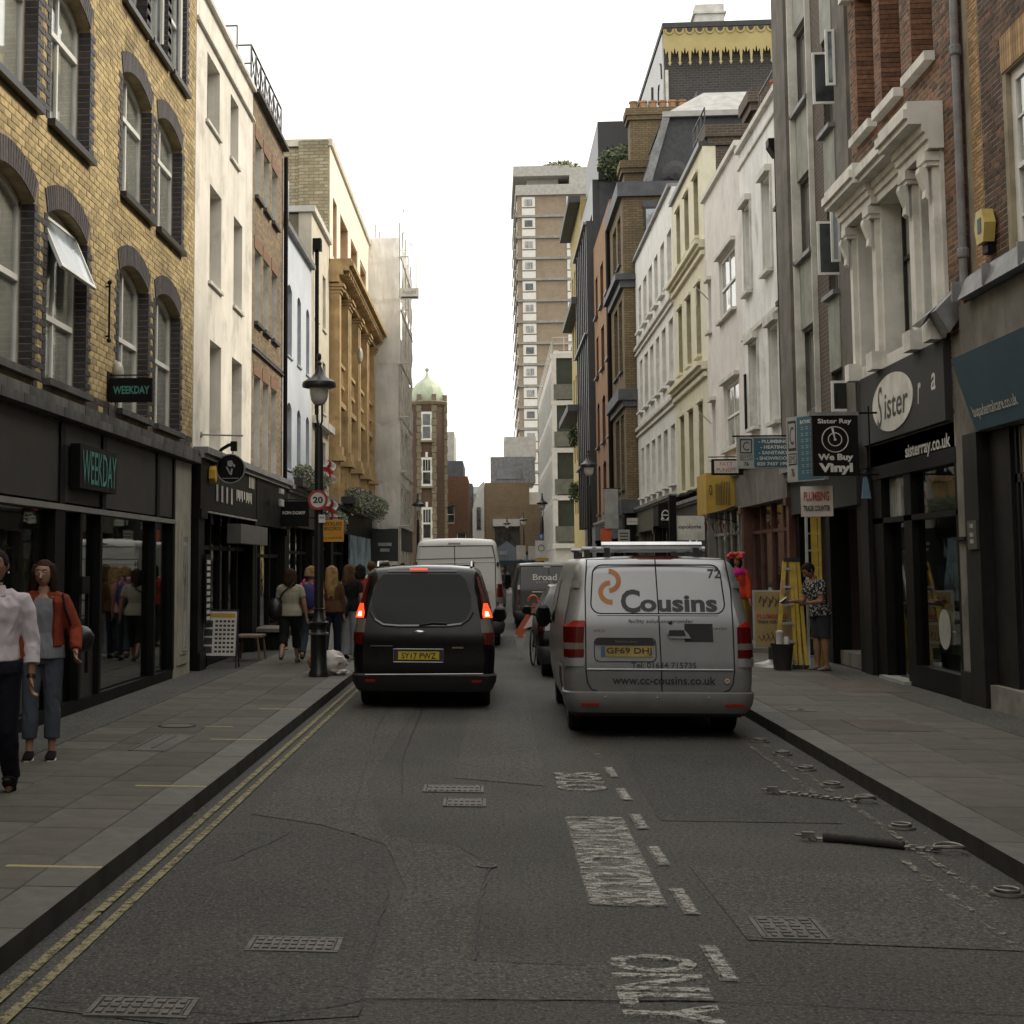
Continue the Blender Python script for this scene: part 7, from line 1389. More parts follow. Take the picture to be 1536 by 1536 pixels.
for sg in (-1, 1):
    ins = lambda z: {1.64: .61, 1.33: .665, 1.12: .71, .82: .74}.get(z)
    K.panel([(.8, sg * .755, sg * .845), (.86, sg * .76, sg * .87), (.95, sg * .735, sg * .865)], .012, 'lamp_red', 'tail_light', .015, 6)
    K.panel([(.95, sg * .735, sg * .865), (1.12, sg * .715, sg * .825)], .012, 'lamp_clear', 'tail_light', .015, 6)
    K.panel([(1.13, sg * .745, sg * .85), (1.19, sg * .735, sg * .835), (1.31, sg * .75, sg * .79)], .014, 'brake_glow', 'brake_light', .015, 6); K.panel([(1.31, sg * .725, sg * .8), (1.42, sg * .71, sg * .765)], .013, 'lamp_red', 'tail_light', .015, 6)
    K.panel([(1.15, sg * .765, sg * .815), (1.21, sg * .765, sg * .795)], .018, 'brake_core', 'brake_bulb', .006, 4)
    K.panel([(1.42, sg * .71, sg * .765), (1.64, sg * .66, sg * .7)], .012, 'lamp_red', 'tail_light', .015, 6)
    K.panel([(.34, sg * .6, sg * .72), (.372, sg * .6, sg * .72)], .068, 'reflector_red', 'reflector', .02, 5)
    K.side(.7, 1.7, 1.12, 1.5, sg, 'glass_tint', 'side_window', skew=.1); K.side(1.8, 2.9, 1.12, 1.5, sg, 'glass_tint', 'side_window', skew1=-.3)
    mb = MB(); mb.tube([(sg * .6, .5, 1.76), (sg * .6, .55, 1.82), (sg * .6, 2.4, 1.83), (sg * .6, 2.5, 1.77)], .018, 8); mb.build('roof_rail', M['chrome'], K.t, True)
K.panel([(1.725, -.17, .05), (1.745, -.17, .05)], .015, 'brake_glow', 'high_brake_light', .01, 4); K.line([(-.45, 1.705), (.42, 1.705)], .018, 'black_trim_gloss', 'spoiler_edge', .03)
K.mirror(2.9, 1.08, (.1, .07, .11), 'black_plastic', .06); K.windscreen(2.55, 3.5)
# ---- white high-roof van
Wv = Veh('white_van', 'tall white panel van with plain rear doors ahead of the black people carrier', -.79, 33.1, 5.9, 2.0, 2.33, 'paint_white',
         [(.3, .03), (.6, 0), (1.2, 0), (2.33, .1)], [(.2, .94), (.5, 1.0), (1.2, .995), (1.6, .96), (2.1, .88), (2.33, .84)], [(0, 2.3), (.4, 2.34), (4.4, 2.34), (5.1, 1.6), (5.9, 1.0)], (1.1, 4.9), .35, .38, .14, group=None)
Wv.wrap([.3, .36, .5, .58], [.03, .07, .07, .02], .6, 'black_plastic', 'rear_bumper')
Wv.line([(-.87, 2.18), (-.9, 1.9), (-.92, .65), (.85, .65), (.83, 1.9), (.77, 2.2)], .01, 'seam', 'door_seam', .002, True); Wv.line([(-.05, 2.2), (-.04, .65)], .01, 'seam', 'door_seam', .002)
Wv.line([(-.88, 1.9), (.8, 1.94)], .008, 'seam', 'door_crease', .002); Wv.line([(-.88, 1.8), (.82, 1.85)], .008, 'paint_white', 'door_crease', .004); Wv.panel([(2.235, -.19, .08), (2.265, -.19, .08)], .012, 'lamp_red', 'high_brake_light', .012, 4)
for sg in (-1, 1):
    Wv.panel([(.95, sg * .87, sg * .985), (1.08, sg * .86, sg * .985)], .015, 'lamp_clear', 'tail_light', .015, 6); Wv.panel([(1.08, sg * .86, sg * .985), (1.37, sg * .86, sg * .965)], .015, 'lamp_red', 'tail_light', .015, 6)
    for z in (.9, 1.75): Wv.panel([(z, sg * .86, sg * .9), (z + .09, sg * .86, sg * .9)], .02, 'black_plastic', 'door_hinge', .02, 3)
Wv.line([(.3, 1.2), (.7, 1.22)], .015, 'paint_white', 'door_panel_edge', .004); Wv.line([(.25, 1.0), (.6, 1.02)], .012, 'black_plastic', 'door_handle', .02); Wv.mirror(4.9, 1.4, (.1, .08, .2)); Wv.windscreen(4.45, 5.2)
# ---- dark grey van
Bv = Veh('grey_van', 'dark grey panel van with white lettering Broad on its rear doors, further down the road', 1.52, 42.1, 5.0, 1.95, 1.82, 'paint_grey',
         [(.3, .04), (.6, 0), (1.1, .02), (1.82, .12)], [(.2, .9), (.5, .975), (1.1, .965), (1.5, .89), (1.82, .83)], [(0, 1.78), (.4, 1.82), (3.5, 1.82), (4.2, 1.4), (5.0, .9)], (1.0, 4.1), .33, .3, .13)
Bv.wrap([.26, .32, .46, .52], [.03, .07, .07, .02], .6, 'black_plastic', 'rear_bumper'); Bv.line([(-.78, 1.74), (-.8, .6), (.8, .6), (.78, 1.74)], .01, 'seam', 'door_seam', .002, True); Bv.line([(0, 1.76), (0, .55)], .01, 'seam', 'door_seam', .002)
Bv.txt('Broad', -.11, 1.44, .66, .17, 'letter_white', bold=.015); Bv.txt('ELECTRICAL', -.13, 1.3, .45, .05, 'letter_grey'); Bv.panel([(1.7, -.14, .04), (1.75, -.14, .04)], .015, 'lamp_red', 'high_brake_light', .012, 4)
Bv.line([(-.46, 1.03), (-.1, 1.03)], .015, 'rim_alloy', 'door_handle', .02)
for sg in (-1, 1):
    for z0, z1, m in ((.58, .68, 'lamp_clear'), (.68, .8, 'lamp_red'), (.95, 1.1, 'lamp_red'), (1.1, 1.22, 'lamp_clear')): Bv.panel([(z0, sg * .8, sg * .86), (z1, sg * .79, sg * .855)], .012, m, 'tail_light', .012, 4)
Bv.mirror(4.1, 1.2, (.1, .07, .16)); Bv.windscreen(3.55, 4.3)
# ---- dark hatchback in front of the silver van
C = Veh('dark_car', 'dark parked hatchback with sky-reflecting windows, mostly hidden ahead of the silver van', 1.575, 24.3, 4.2, 1.8, 1.46, 'paint_black',
        [(.3, .05), (.6, 0), (.9, .05), (1.46, .55)], [(.2, .84), (.6, .89), (.9, .88), (1.46, .64)], [(0, .98), (.25, 1.3), (.7, 1.45), (2.2, 1.46), (3.0, 1.05), (4.2, .7)], (.7, 3.3), .31, .24, .14, cat='car')
C.panel([(1.0, -.6, .6), (1.36, -.5, .5)], .02, 'glass_tint', 'rear_window', .012, 10)
for sg in (-1, 1): C.side(.55, 1.5, .95, 1.32, sg, 'pane_sky', 'side_window', skew=.25); C.side(1.6, 2.6, .95, 1.32, sg, 'pane_sky', 'side_window', skew1=-.45); C.panel([(.75, sg * .6, sg * .85), (.9, sg * .6, sg * .84)], .012, 'lamp_red', 'tail_light', .012, 6)
C.mirror(2.55, 1.0, (.09, .06, .08)); C.windscreen(2.25, 3.0); C.wrap([.22, .3, .45, .5], [.02, .05, .05, .01], .5, 'black_plastic', 'rear_bumper'); C.panel([(.55, -.26, .26), (.65, -.26, .26)], .012, 'plate_yellow', 'number_plate', .01)
# ================================================================== STREET FURNITURE
mat('cast_black', (.012, .012, .012), .38, var=.2, bump=.08); mat('lamp_glass', (.55, .53, .47), .25, bump=0, coat=.5)
def lamp(label, x, y, s=1., H=4.5):
    t = thing('street_lamp', label, 'street lamp', (x, y, .12), group='black lantern street lamps', s=s)
    mb = MB(); mb.lathe([(.15, 0), (.15, .06), (.125, .1), (.12, .6), (.14, .64), (.12, .68), (.115, .74), (.135, .78), (.12, .82), (.075, .9), (.07, 1.0), (.066, H - 1.1), (.05, H - .75)], n=20); mb.build('column', M['cast_black'], t, 35)
    for z in (.64, .8, 1.0): mb = MB(); mb.lathe([(.07 if z > .9 else .12, -.02), (.15 if z < .9 else .09, -.012), (.15 if z < .9 else .09, .012), (.07 if z > .9 else .12, .02)], (0, 0, z), 20); mb.build('collar', M['rim_alloy'] if z == .64 else M['cast_black'], t, 30)
    mb = MB(); mb.tube([(0, 0, H - .8), (-.03, 0, H - .62), (-.03, 0, H - .12)], .018, 8); mb.tube([(0, 0, H - .8), (.045, 0, H - .66), (.045, 0, H - .12)], .016, 8); mb.build('bracket_arms', M['cast_black'], t, True)
    mb = MB(); mb.lathe([(.02, H - .42), (.08, H - .4), (.125, H - .33), (.145, H - .22), (.15, H - .12)], n=20); mb.build('globe', M['lamp_glass'], t, True)
    mb = MB(); mb.lathe([(.2, H - .15), (.255, H - .135), (.262, H - .1), (.25, H - .06), (.19, H - .02), (.12, H + .015), (.075, H + .07), (.05, H + .14), (.03, H + .2)], n=24); mb.lathe([(.03, H + .2), (.045, H + .23), (.02, H + .27), (.035, H + .31), (.03, H + .37), (.01, H + .39)], n=12); mb.build('hood', M['cast_black'], t, 30)
    return t
lamp('black cast-iron street lamp on the left kerb with the twenty sign on its column', -2.62, 22.73)
l2 = lamp('black street lamp on the right pavement in front of the orange house', 3.44, 54.7, 1.18); l3 = lamp('black street lamp far on the left in front of the domed turret building', -3.0, 60.9, .92)
for x, y, s, lb in ((2.57, 79.7, 1.1, 'distant street lamp before the white office block'), (1.89, 94.8, 1.0, 'distant street lamp left of the tower block podium'), (1.1, 120, 1.1, 'tiny farthest street lamp before the pale brick annexe')): lamp(lb, x, y, s)
s = thing('speed_limit_sign', 'round white twenty sign with a red border on the street lamp column', 'road sign', (-2.62, 22.6, 2.76))
mb = MB(); mb.lathe([(.15, 0), (.15, .012)], n=32, axis='y'); mb.build('red_disc', mat('sign_red_ring', (.32, .03, .025), .45, bump=0), s); mb = MB(); mb.lathe([(.112, -.004), (.112, -.0005)][::-1], n=32, axis='y'); recalc(mb.build('white_face', mat('sign_face_white', (.55, .53, .48), .45, bump=0), s)); mb = MB(); mb.box(-.02, .02, .013, .06, -.1, .1); mb.build('clamp', M['rim_alloy'], s)
text('20', (0, -.006, 0), .15, .1, M['letter_black'], s, AXE, bold=.035, ext=.001)
for o in list(s.children):
    if o.name.startswith(('red_disc', 'white_face')): pass
s = thing('sticker_plate', 'small white notice plate under the twenty sign on the lamp column', 'sign', (-2.56, 22.62, 2.48)); MB().box(-.05, .05, -.005, .0, -.06, .06).build('plate', M['letter_white'], s); MB().box(-.035, .035, -.008, -.0055, .0, .03).build('dark_line', M['letter_grey'], s)
# a-board with a grid of pictures
def rotbox(mb, M_, x0, x1, y0, y1, z0, z1, mi=0): c = Vector(((x0 + x1) / 2, (y0 + y1) / 2, (z0 + z1) / 2)); mb.mbox(M_ @ Matrix.Translation(c) @ Matrix.Diagonal((x1 - x0, y1 - y0, z1 - z0, 1)), mi)
t = thing('pavement_board', 'white pavement board with a yellow heading and rows of small dark pictures', 'sandwich board', (-4.454, 24.420, 0.120), R(-4)); A = Matrix.Rotation(R(-9), 4, 'X')
mb = MB(); rotbox(mb, A, -.29, .29, 0, .02, .2, .92); mb.build('panel', M['letter_white'], t); mb = MB(); rotbox(mb, A, -.25, .25, -.004, 0, .82, .89); mb.build('yellow_heading', M['sign_yellow'], t)
for j in range(8):
    for i in range(5): mb = MB(); rotbox(mb, A, -.08 + i * .068, -.035 + i * .068, -.004, 0, .25 + j * .07, .285 + j * .07); mb.build('picture', M['letter_black'], t)
for j in range(4): mb = MB(); rotbox(mb, A, -.26, -.12, -.004, 0, .24 + j * .14, .35 + j * .14); mb.build('picture', M['logo_grey'], t)
mb = MB(); A2 = Matrix.Translation((0, .3, 0)) @ Matrix.Rotation(R(9), 4, 'X')
for sg in (-1, 1): rotbox(mb, A, sg * .29 - .012, sg * .29 + .012, -.01, .02, 0, .95); rotbox(mb, A2, sg * .27 - .012, sg * .27 + .012, 0, .02, 0, .93)
rotbox(mb, A, -.3, .3, -.01, .02, .93, .955); rotbox(mb, A, -.3, .3, -.01, .02, .17, .195); mb.build('steel_frame', M['cast_black'], t)
t = thing('bench', 'small plain wooden bench beside the white pavement board', 'bench', (-4.308, 26.474, 0.120)); mat('wood_tan', (.25, .17, .09), .7, var=.25, scale=5, tone=.3)
MB().box(-.2, .25, -.2, .5, .4, .44).build('seat', M['wood_tan'], t)
for x in (-.17, .2):
    for y in (-.17, .45): mb = MB(); mb.tube([(x, y, .4), (x * 1.25, y * 1.1, 0)], .022, 6); mb.build('leg', M['wood_tan'], t)
t = thing('stool', 'low grey-green ledge bench by the shop window behind the walking woman', 'bench', (-4.412, 30.385, 0.120)); MB().box(-.3, .25, -.8, .8, .35, .42).build('seat', M['concrete_old'], t)
for y in (-.6, .6): MB().box(-.25, .2, y - .05, y + .05, 0, .35).build('leg', M['black_paint'], t)
mat('bag_white', (.5, .46, .42), .55, var=.12, bump=.2); mat('bag_orange', (.5, .25, .12), .55)
t = thing('rubbish_bag', 'knotted white rubbish bag slumped behind the foot of the street lamp', 'rubbish bag', (-2.575, 23.114, 0.120))
def blob(c, r, amp, seed, n=26, m=18):
    mb = MB(); mb.ball((0, 0, 0), 1, n, m); vs_ = []
    for p in mb.v:
        v = Vector(p); d = 1 + amp * noise.noise(v * 2.2 + Vector((seed, 0, 0))) + amp * .5 * noise.noise(v * 6 + Vector((0, seed, 0))); vs_.append((c[0] + v.x * r[0] * d, c[1] + v.y * r[1] * d, c[2] + v.z * r[2] * d))
    mb.v = vs_; return mb
blob((.08, 0, .17), (.25, .2, .19), .3, 3).build('bag', M['bag_white'], t, True); blob((-.16, .02, .2), (.1, .13, .12), .3, 5).build('bag_side', M['bag_orange'], t, True); mb = MB(); mb.tube([(-.1, 0, .3), (-.08, 0, .38), (-.12, 0, .42)], [.05, .03, .05], 8); mb.build('knot', M['black_paint'], t, True); blob((.26, -.06, .05), (.12, .1, .05), .4, 8).build('bag_fold', M['bag_white'], t, True)
# ladders
mat('ladder_yellow', (.42, .28, .02), .5, var=.25, scale=4, dirt=(.12, .09, .03), dirt_amt=.5); mat('aluminium', (.42, .42, .41), .4, metal=.5, var=.2)
def rail(mb, a, b, wd, dp):
    a, b = Vector(a), Vector(b); z = (b - a).normalized(); x = Vector((1, 0, 0)); x = (x - z * x.dot(z)).normalized(); y = z.cross(x); Mx = Matrix((x, y, z)).transposed().to_4x4(); Mx.translation = (a + b) / 2; mb.mbox(Mx @ Matrix.Diagonal((wd, dp, (b - a).length, 1)))
t = thing('step_ladder', 'yellow fibreglass stepladder folded and leaning beside the man in shorts', 'ladder', (4.776, 25.045, 0.120))
for x0, x1 in ((-.27, -.03), (.03, .06), (.11, .11), (.2, .17)): mb = MB(); rail(mb, (x0, .0, 0), (x1, .35, 1.75), .055, .1); mb.build('side_rail', M['ladder_yellow'], t)
for k in range(6): f = (k + .5) / 6; mb = MB(); mb.box(-.27 + .24 * f, .03 + .03 * f, .35 * f - .07, .35 * f + .05, 1.75 * f - .02, 1.75 * f + .015); mb.build('tread', M['aluminium'], t)
mb = MB(); mb.box(-.06, .2, .28, .42, 1.72, 1.78); mb.build('top_cap', M['black_plastic'], t); mb = MB(); rail(mb, (-.1, .18, 1.2), (-.08, .22, 1.42), .06, .01); mb.build('orange_label', M['barrier_red'] if 'barrier_red' in MATS else M['terracotta'], t)
for x in (-.24, .02, .1, .2): mb = MB(); mb.box(x - .035, x + .035, -.06, .06, 0, .07); mb.build('rubber_foot', M['rubber'], t)
t = thing('tall_ladder', 'tall yellow extension ladder with pale rungs leaning on the wall under the trade counter sign', 'ladder', (5.154, 25.624, 0.120))
for x0, x1 in ((-.12, .05), (.1, .26)): mb = MB(); rail(mb, (x0, -.5, 0), (x1, .25, 2.55), .035, .08); mb.build('side_rail', M['ladder_yellow'] if x0 > 0 else M['aluminium'], t)
mb = MB(); rail(mb, (.02, -.5, 0), (.17, .25, 2.55), .1, .03); mb.build('web', M['ladder_yellow'], t)
for k in range(9): f = (k + .7) / 9; mb = MB(); mb.tube([(-.12 + .17 * f, -.5 + .75 * f, 2.55 * f), (.1 + .16 * f, -.5 + .75 * f, 2.55 * f)], .016, 6); mb.build('rung', M['aluminium'], t)
mb = MB(); mb.box(.0, .3, .2, .3, 2.5, 2.6); mb.build('blue_end_cap', M['plate_blue'], t)
# plumbing board
mat('board_tan', (.3, .22, .09), .6, var=.2, dirt=(.15, .1, .05), dirt_amt=.5)
t = thing('pavement_board', 'tan pavement board lettered PLUMBING TRADE COUNTER behind the silver van', 'sandwich board', (4.558, 25.639, 0.120))
MB().box(-.3, .3, 0, .04, .3, 1.25).build('panel', M['aluminium'], t); MB().box(-.27, .27, -.01, -.001, .33, 1.22).build('poster', M['board_tan'], t); text('PLUMBING', (0, -.012, .82), .48, .08, M['letter_red'], t, AXE, bold=.04); text('TRADE COUNTER', (0, -.012, .73), .48, .05, M['letter_black'], t, AXE, bold=.03)
for k in range(5): mb = MB(); mb.tube([(-.2 + .1 * k, -.012, 1.05), (-.17 + .1 * k, -.012, 1.15), (-.12 + .1 * k, -.012, 1.08), (-.14 + .1 * k, -.012, .98)], .014, 5); mb.build('fitting_picture', M['red_timber'], t)
for k in range(6): mb = MB(); mb.tube([(-.22 + .07 * k, -.012, .5 + .02 * k), (-.17 + .07 * k, -.012, .42), (-.12 + .07 * k, -.012, .5)], .008, 5); mb.build('pipe_picture', M['red_timber'], t)
mb = MB(); mb.lathe([(.32, 0), (.3, .05), (.12, .09), (.06, .12)], (0, 0, 0), 20); mb.build('base', M['aluminium'], t, 40); MB().box(-.06, .06, -.03, .05, .1, .32).build('stem', M['black_plastic'], t)
t = thing('bucket', 'black bucket filled with white containers beside the yellow stepladder', 'bucket', (4.558, 24.804, 0.120), s=1.1); mb = MB(); mb.lathe([(.12, 0), (.16, .36), (.175, .38), (.16, .38), (.12, .04), (.01, .04)], n=20); mb.build('pail', M['black_plastic'], t, 40); mb = MB(); mb.lathe([(.05, .3), (.05, .52), (.055, .53), (.055, .56), (.02, .57)], (-.03, 0, 0), 12); mb.build('white_tub', M['letter_white'], t, 30); mb = MB(); mb.lathe([(.04, .3), (.04, .46), (.03, .48)], (.07, .03, 0), 12); mb.build('white_tub', M['letter_white'], t, 30)
# barrier and bicycle
mat('barrier_red', (.42, .09, .035), .5, var=.15, bump=0)
t = thing('road_barrier', 'tilted red and white barrier board on a grey foot beside the dark car', 'barrier', (0.681, 29.649, 0.000)); mb = MB(); rail(mb, (-.22, 0, .42), (.16, 0, 1.02), .16, .03); mb.build('red_board', M['barrier_red'], t); mb = MB(); mb.prism([(-.12, -.03, .55), (.1, -.03, .9), (.12, -.03, .62)], (0, .02, 0)); mb.build('white_stripe', M['letter_white'], t); mb = MB(); mb.prism([(-.28, 0, .42), (-.08, 0, .42), (-.14, 0, 0), (-.22, 0, 0)], (0, .06, 0)); mb.build('foot', M['sign_grey'], t); mb = MB(); mb.tube([(.08 + .09 * math.cos(a), 0, 1.08 + .11 * math.sin(a)) for a in [math.pi * k / 8 for k in range(9)]], .025, 6); mb.build('loop_handle', M['barrier_red'], t)
t = thing('bicycle', 'bicycle propped between the barrier and the dark car, wheel and saddle showing', 'bicycle', (0.780, 27.943, 0.000), R(80))
for x in (-.5, .5):
    mb = MB(); mb.tube([(x + .33 * math.cos(a), 0, .34 + .33 * math.sin(a)) for a in [k * math.pi / 14 for k in range(29)]], .016, 6, caps=False); wo = mb.build('wheel', M['rubber'], t, True); mb = MB()
    for k in range(14): a = k * math.pi / 7; mb.tube([(x, .01, .34), (x + .32 * math.cos(a), 0, .34 + .32 * math.sin(a))], .0025, 3)
    mb.build('spokes', M['aluminium'], wo)
mb = MB()
for a, b in (((-.5, 0, .34), (-.12, 0, .3)), ((-.12, 0, .3), (-.22, 0, .82)), ((-.5, 0, .34), (-.2, 0, .75)), ((-.12, 0, .3), (.36, 0, .82)), ((-.2, 0, .75), (.36, 0, .86)), ((.36, 0, .95), (.5, 0, .34))): mb.tube([a, b], .018, 6)
mb.build('frame', M['black_paint'], t, True); mb = MB(); mb.ball((-.23, 0, .9), (.13, .07, .035), 12, 8); mb.build('saddle', M['black_plastic'], t, True); mb = MB(); mb.tube([(.34, -.26, 1.0), (.4, -.1, 1.0), (.36, 0, .97), (.4, .1, 1.0), (.34, .26, 1.0)], .013, 6); mb.build('handlebar', M['black_plastic'], t, True)
# far tent, road sign, poles
t = thing('market_tent', 'dark blue peaked market tent at the far end of the street', 'tent', (0.809, 90.239, 0.000)); mat('tent_blue', (.035, .048, .06), .8, var=.15)
mb = MB(); a = [(-1.6, -1.6, 2.0), (1.6, -1.6, 2.0), (1.6, 1.6, 2.0), (-1.6, 1.6, 2.0)]; mb.add(a + [(0, 0, 3.15)], [(0, 1, 4), (1, 2, 4), (2, 3, 4), (3, 0, 4)]); mb.box(-1.6, 1.6, -1.62, -1.58, 1.75, 2.0); mb.build('canopy', M['tent_blue'], t)
for x in (-1.55, 1.55):
    for y in (-1.55, 1.55): mb = MB(); mb.tube([(x, y, 0), (x, y, 2)], .04, 6); mb.build('leg', M['rim_alloy'], t)
MB().box(-.45, .0, -1.3, -1.27, 2.35, 2.55).build('pale_logo', M['letter_grey'], t)
t = thing('traffic_notice', 'distant white traffic sign panel with a ring symbol over a yellow strip', 'road sign', (1.939, 61.977, 0.000)); MB().box(-.24, .24, 0, .03, 2.05, 2.75).build('panel', M['sign_face_white'], t); mb = MB(); mb.tube([(.12 * math.cos(a), -.01, 2.45 + .12 * math.sin(a)) for a in [k * math.pi / 12 for k in range(25)]], .012, 5, caps=False); mb.build('ring_symbol', M['letter_black'], t); MB().box(-.22, .3, -.01, .02, 1.92, 2.04).build('yellow_strip', M['sign_yellow'], t); mb = MB(); mb.tube([(0, .05, 0), (0, .05, 3)], .035, 6); mb.build('post', M['cast_black'], t); MB().box(-.12, .12, .0, .02, 2.78, 3.02).build('blue_arrow_plate', M['plate_blue'], t); mb = MB(); mb.prism([(-.015, -.006, 2.82), (.015, -.006, 2.82), (.015, -.006, 2.91), (.05, -.006, 2.91), (0, -.006, 2.99), (-.05, -.006, 2.91), (-.015, -.006, 2.91)], (0, .005, 0)); mb.build('white_arrow', M['letter_white'], t)
for k, (x, y) in enumerate(((1.2, 66), (1.75, 68))):
    t = thing('notice_panel', ('pale notice panel in the distance just right of the blue tent', 'second pale notice panel in the distance beside the traffic sign')[k], 'road sign', (x, y, 0)); MB().box(-.2, .2, 0, .03, 2.0, 2.6).build('panel', M['sign_pale'], t); mb = MB(); mb.tube([(0, .05, 0), (0, .05, 2.6)], .03, 6); mb.build('post', M['cast_black'], t)

mb = MB()
for _ in range(150):
    x = random.choice((2.95, 2.95, -2.06)) + random.gauss(0, .04) * (1 if random.random() < .8 else 4); y = random.uniform(6, 20); k = random.uniform(.006, .022); a = random.random() * 3; z = .009
    mb.add([(x - k * math.cos(a), y - k * math.sin(a), z), (x + k * .5, y - k * .3, z + .004), (x + k * math.cos(a), y + k * math.sin(a), z + .002), (x - k * .4, y + k * .5, z + .006)], [(0, 1, 2, 3)], 0, random.random())
o = mb.build('gutter_debris', mat('debris', (.16, .14, .1), .9, tone=.9), None, kind='stuff'); o['label'] = 'scraps of leaf and litter along both gutters'; o['category'] = 'litter'
# ================================================================== PEOPLE
def cloth(name, c, var=.15, c2=None, sc_=30):
    if name in MATS: return MATS[name]
    m = mat(name, c, .95, var=var, scale=5, bump=.25, bs=260, spec=.12)
    if c2:
        nt = m.node_tree; P = nt.nodes['Principled BSDF']; t = nt.nodes.new('ShaderNodeTexCoord').outputs['Object']
        nt.links.new(mixc(nt.nodes, nt.links, rmp(nt.nodes, nt.links, nz(nt.nodes, nt.links, t, sc_, 2), .52, .56), c, c2), P.inputs['Base Color'])
    return m
for n_, c_ in (('skin_light', (.36, .2, .135)), ('skin_tan', (.22, .115, .065)), ('skin_mid', (.28, .155, .1))):
    m = mat(n_, c_, .55, var=.1, scale=12, bump=.08, bs=200); m.node_tree.nodes['Principled BSDF'].inputs['Subsurface Weight'].default_value = .08; m.node_tree.nodes['Principled BSDF'].inputs['Subsurface Radius'].default_value = (.02, .008, .004)
for n_, c_ in (('hair_brown', (.035, .018, .01)), ('hair_dark', (.012, .009, .008)), ('hair_blond', (.3, .19, .08)), ('hair_ash', (.16, .1, .055)), ('hair_light_brown', (.09, .05, .025))):
    m = mat(n_, c_, .8, var=.45, scale=9, bump=.8, bs=90, spec=.15)
mat('eye', (.02, .015, .012), .2, bump=0); mat('lips', (.3, .1, .08), .5, bump=0); mat('sole_white', (.5, .48, .44), .6, bump=0)
DG = lambda: bpy.context.evaluated_depsgraph_get()
def remesh(name, mb, m, parent, vox, wr=0, seed=0, sm=2, kind=None, flow=(1, 1, .35)):
    o = mb.build(name, m, None); recalc(o); o.data.polygons.foreach_set('use_smooth', [True] * len(o.data.polygons))
    r = o.modifiers.new('r', 'REMESH'); r.mode = 'VOXEL'; r.voxel_size = vox; r.use_smooth_shade = True
    if sm: q = o.modifiers.new('s', 'SMOOTH'); q.factor = .6; q.iterations = sm
    bpy.context.view_layer.update(); me = bpy.data.meshes.new_from_object(o.evaluated_get(DG())); me.name = name
    bpy.data.objects.remove(o); me.materials.clear(); me.materials.append(m)
    if wr:
        for v, vn in zip(me.vertices, [v.normal.copy() for v in me.vertices]):
            p = v.co; s_ = Vector((p.x * 9 * flow[0] + seed, p.y * 9 * flow[1], p.z * 14 * flow[2] + p.x * 3)); d = noise.noise(s_) + .5 * noise.noise(s_ * 2.3 + Vector((3, 1, 7))); d = -abs(d) * wr + wr * .3; v.co = p + vn * d
    me.polygons.foreach_set('use_smooth', [True] * len(me.polygons))
    return link(bpy.data.objects.new(name, me), parent)
def rotx(v, a): c, s = math.cos(a), math.sin(a); return Vector((v.x, v.y * c - v.z * s, v.y * s + v.z * c))
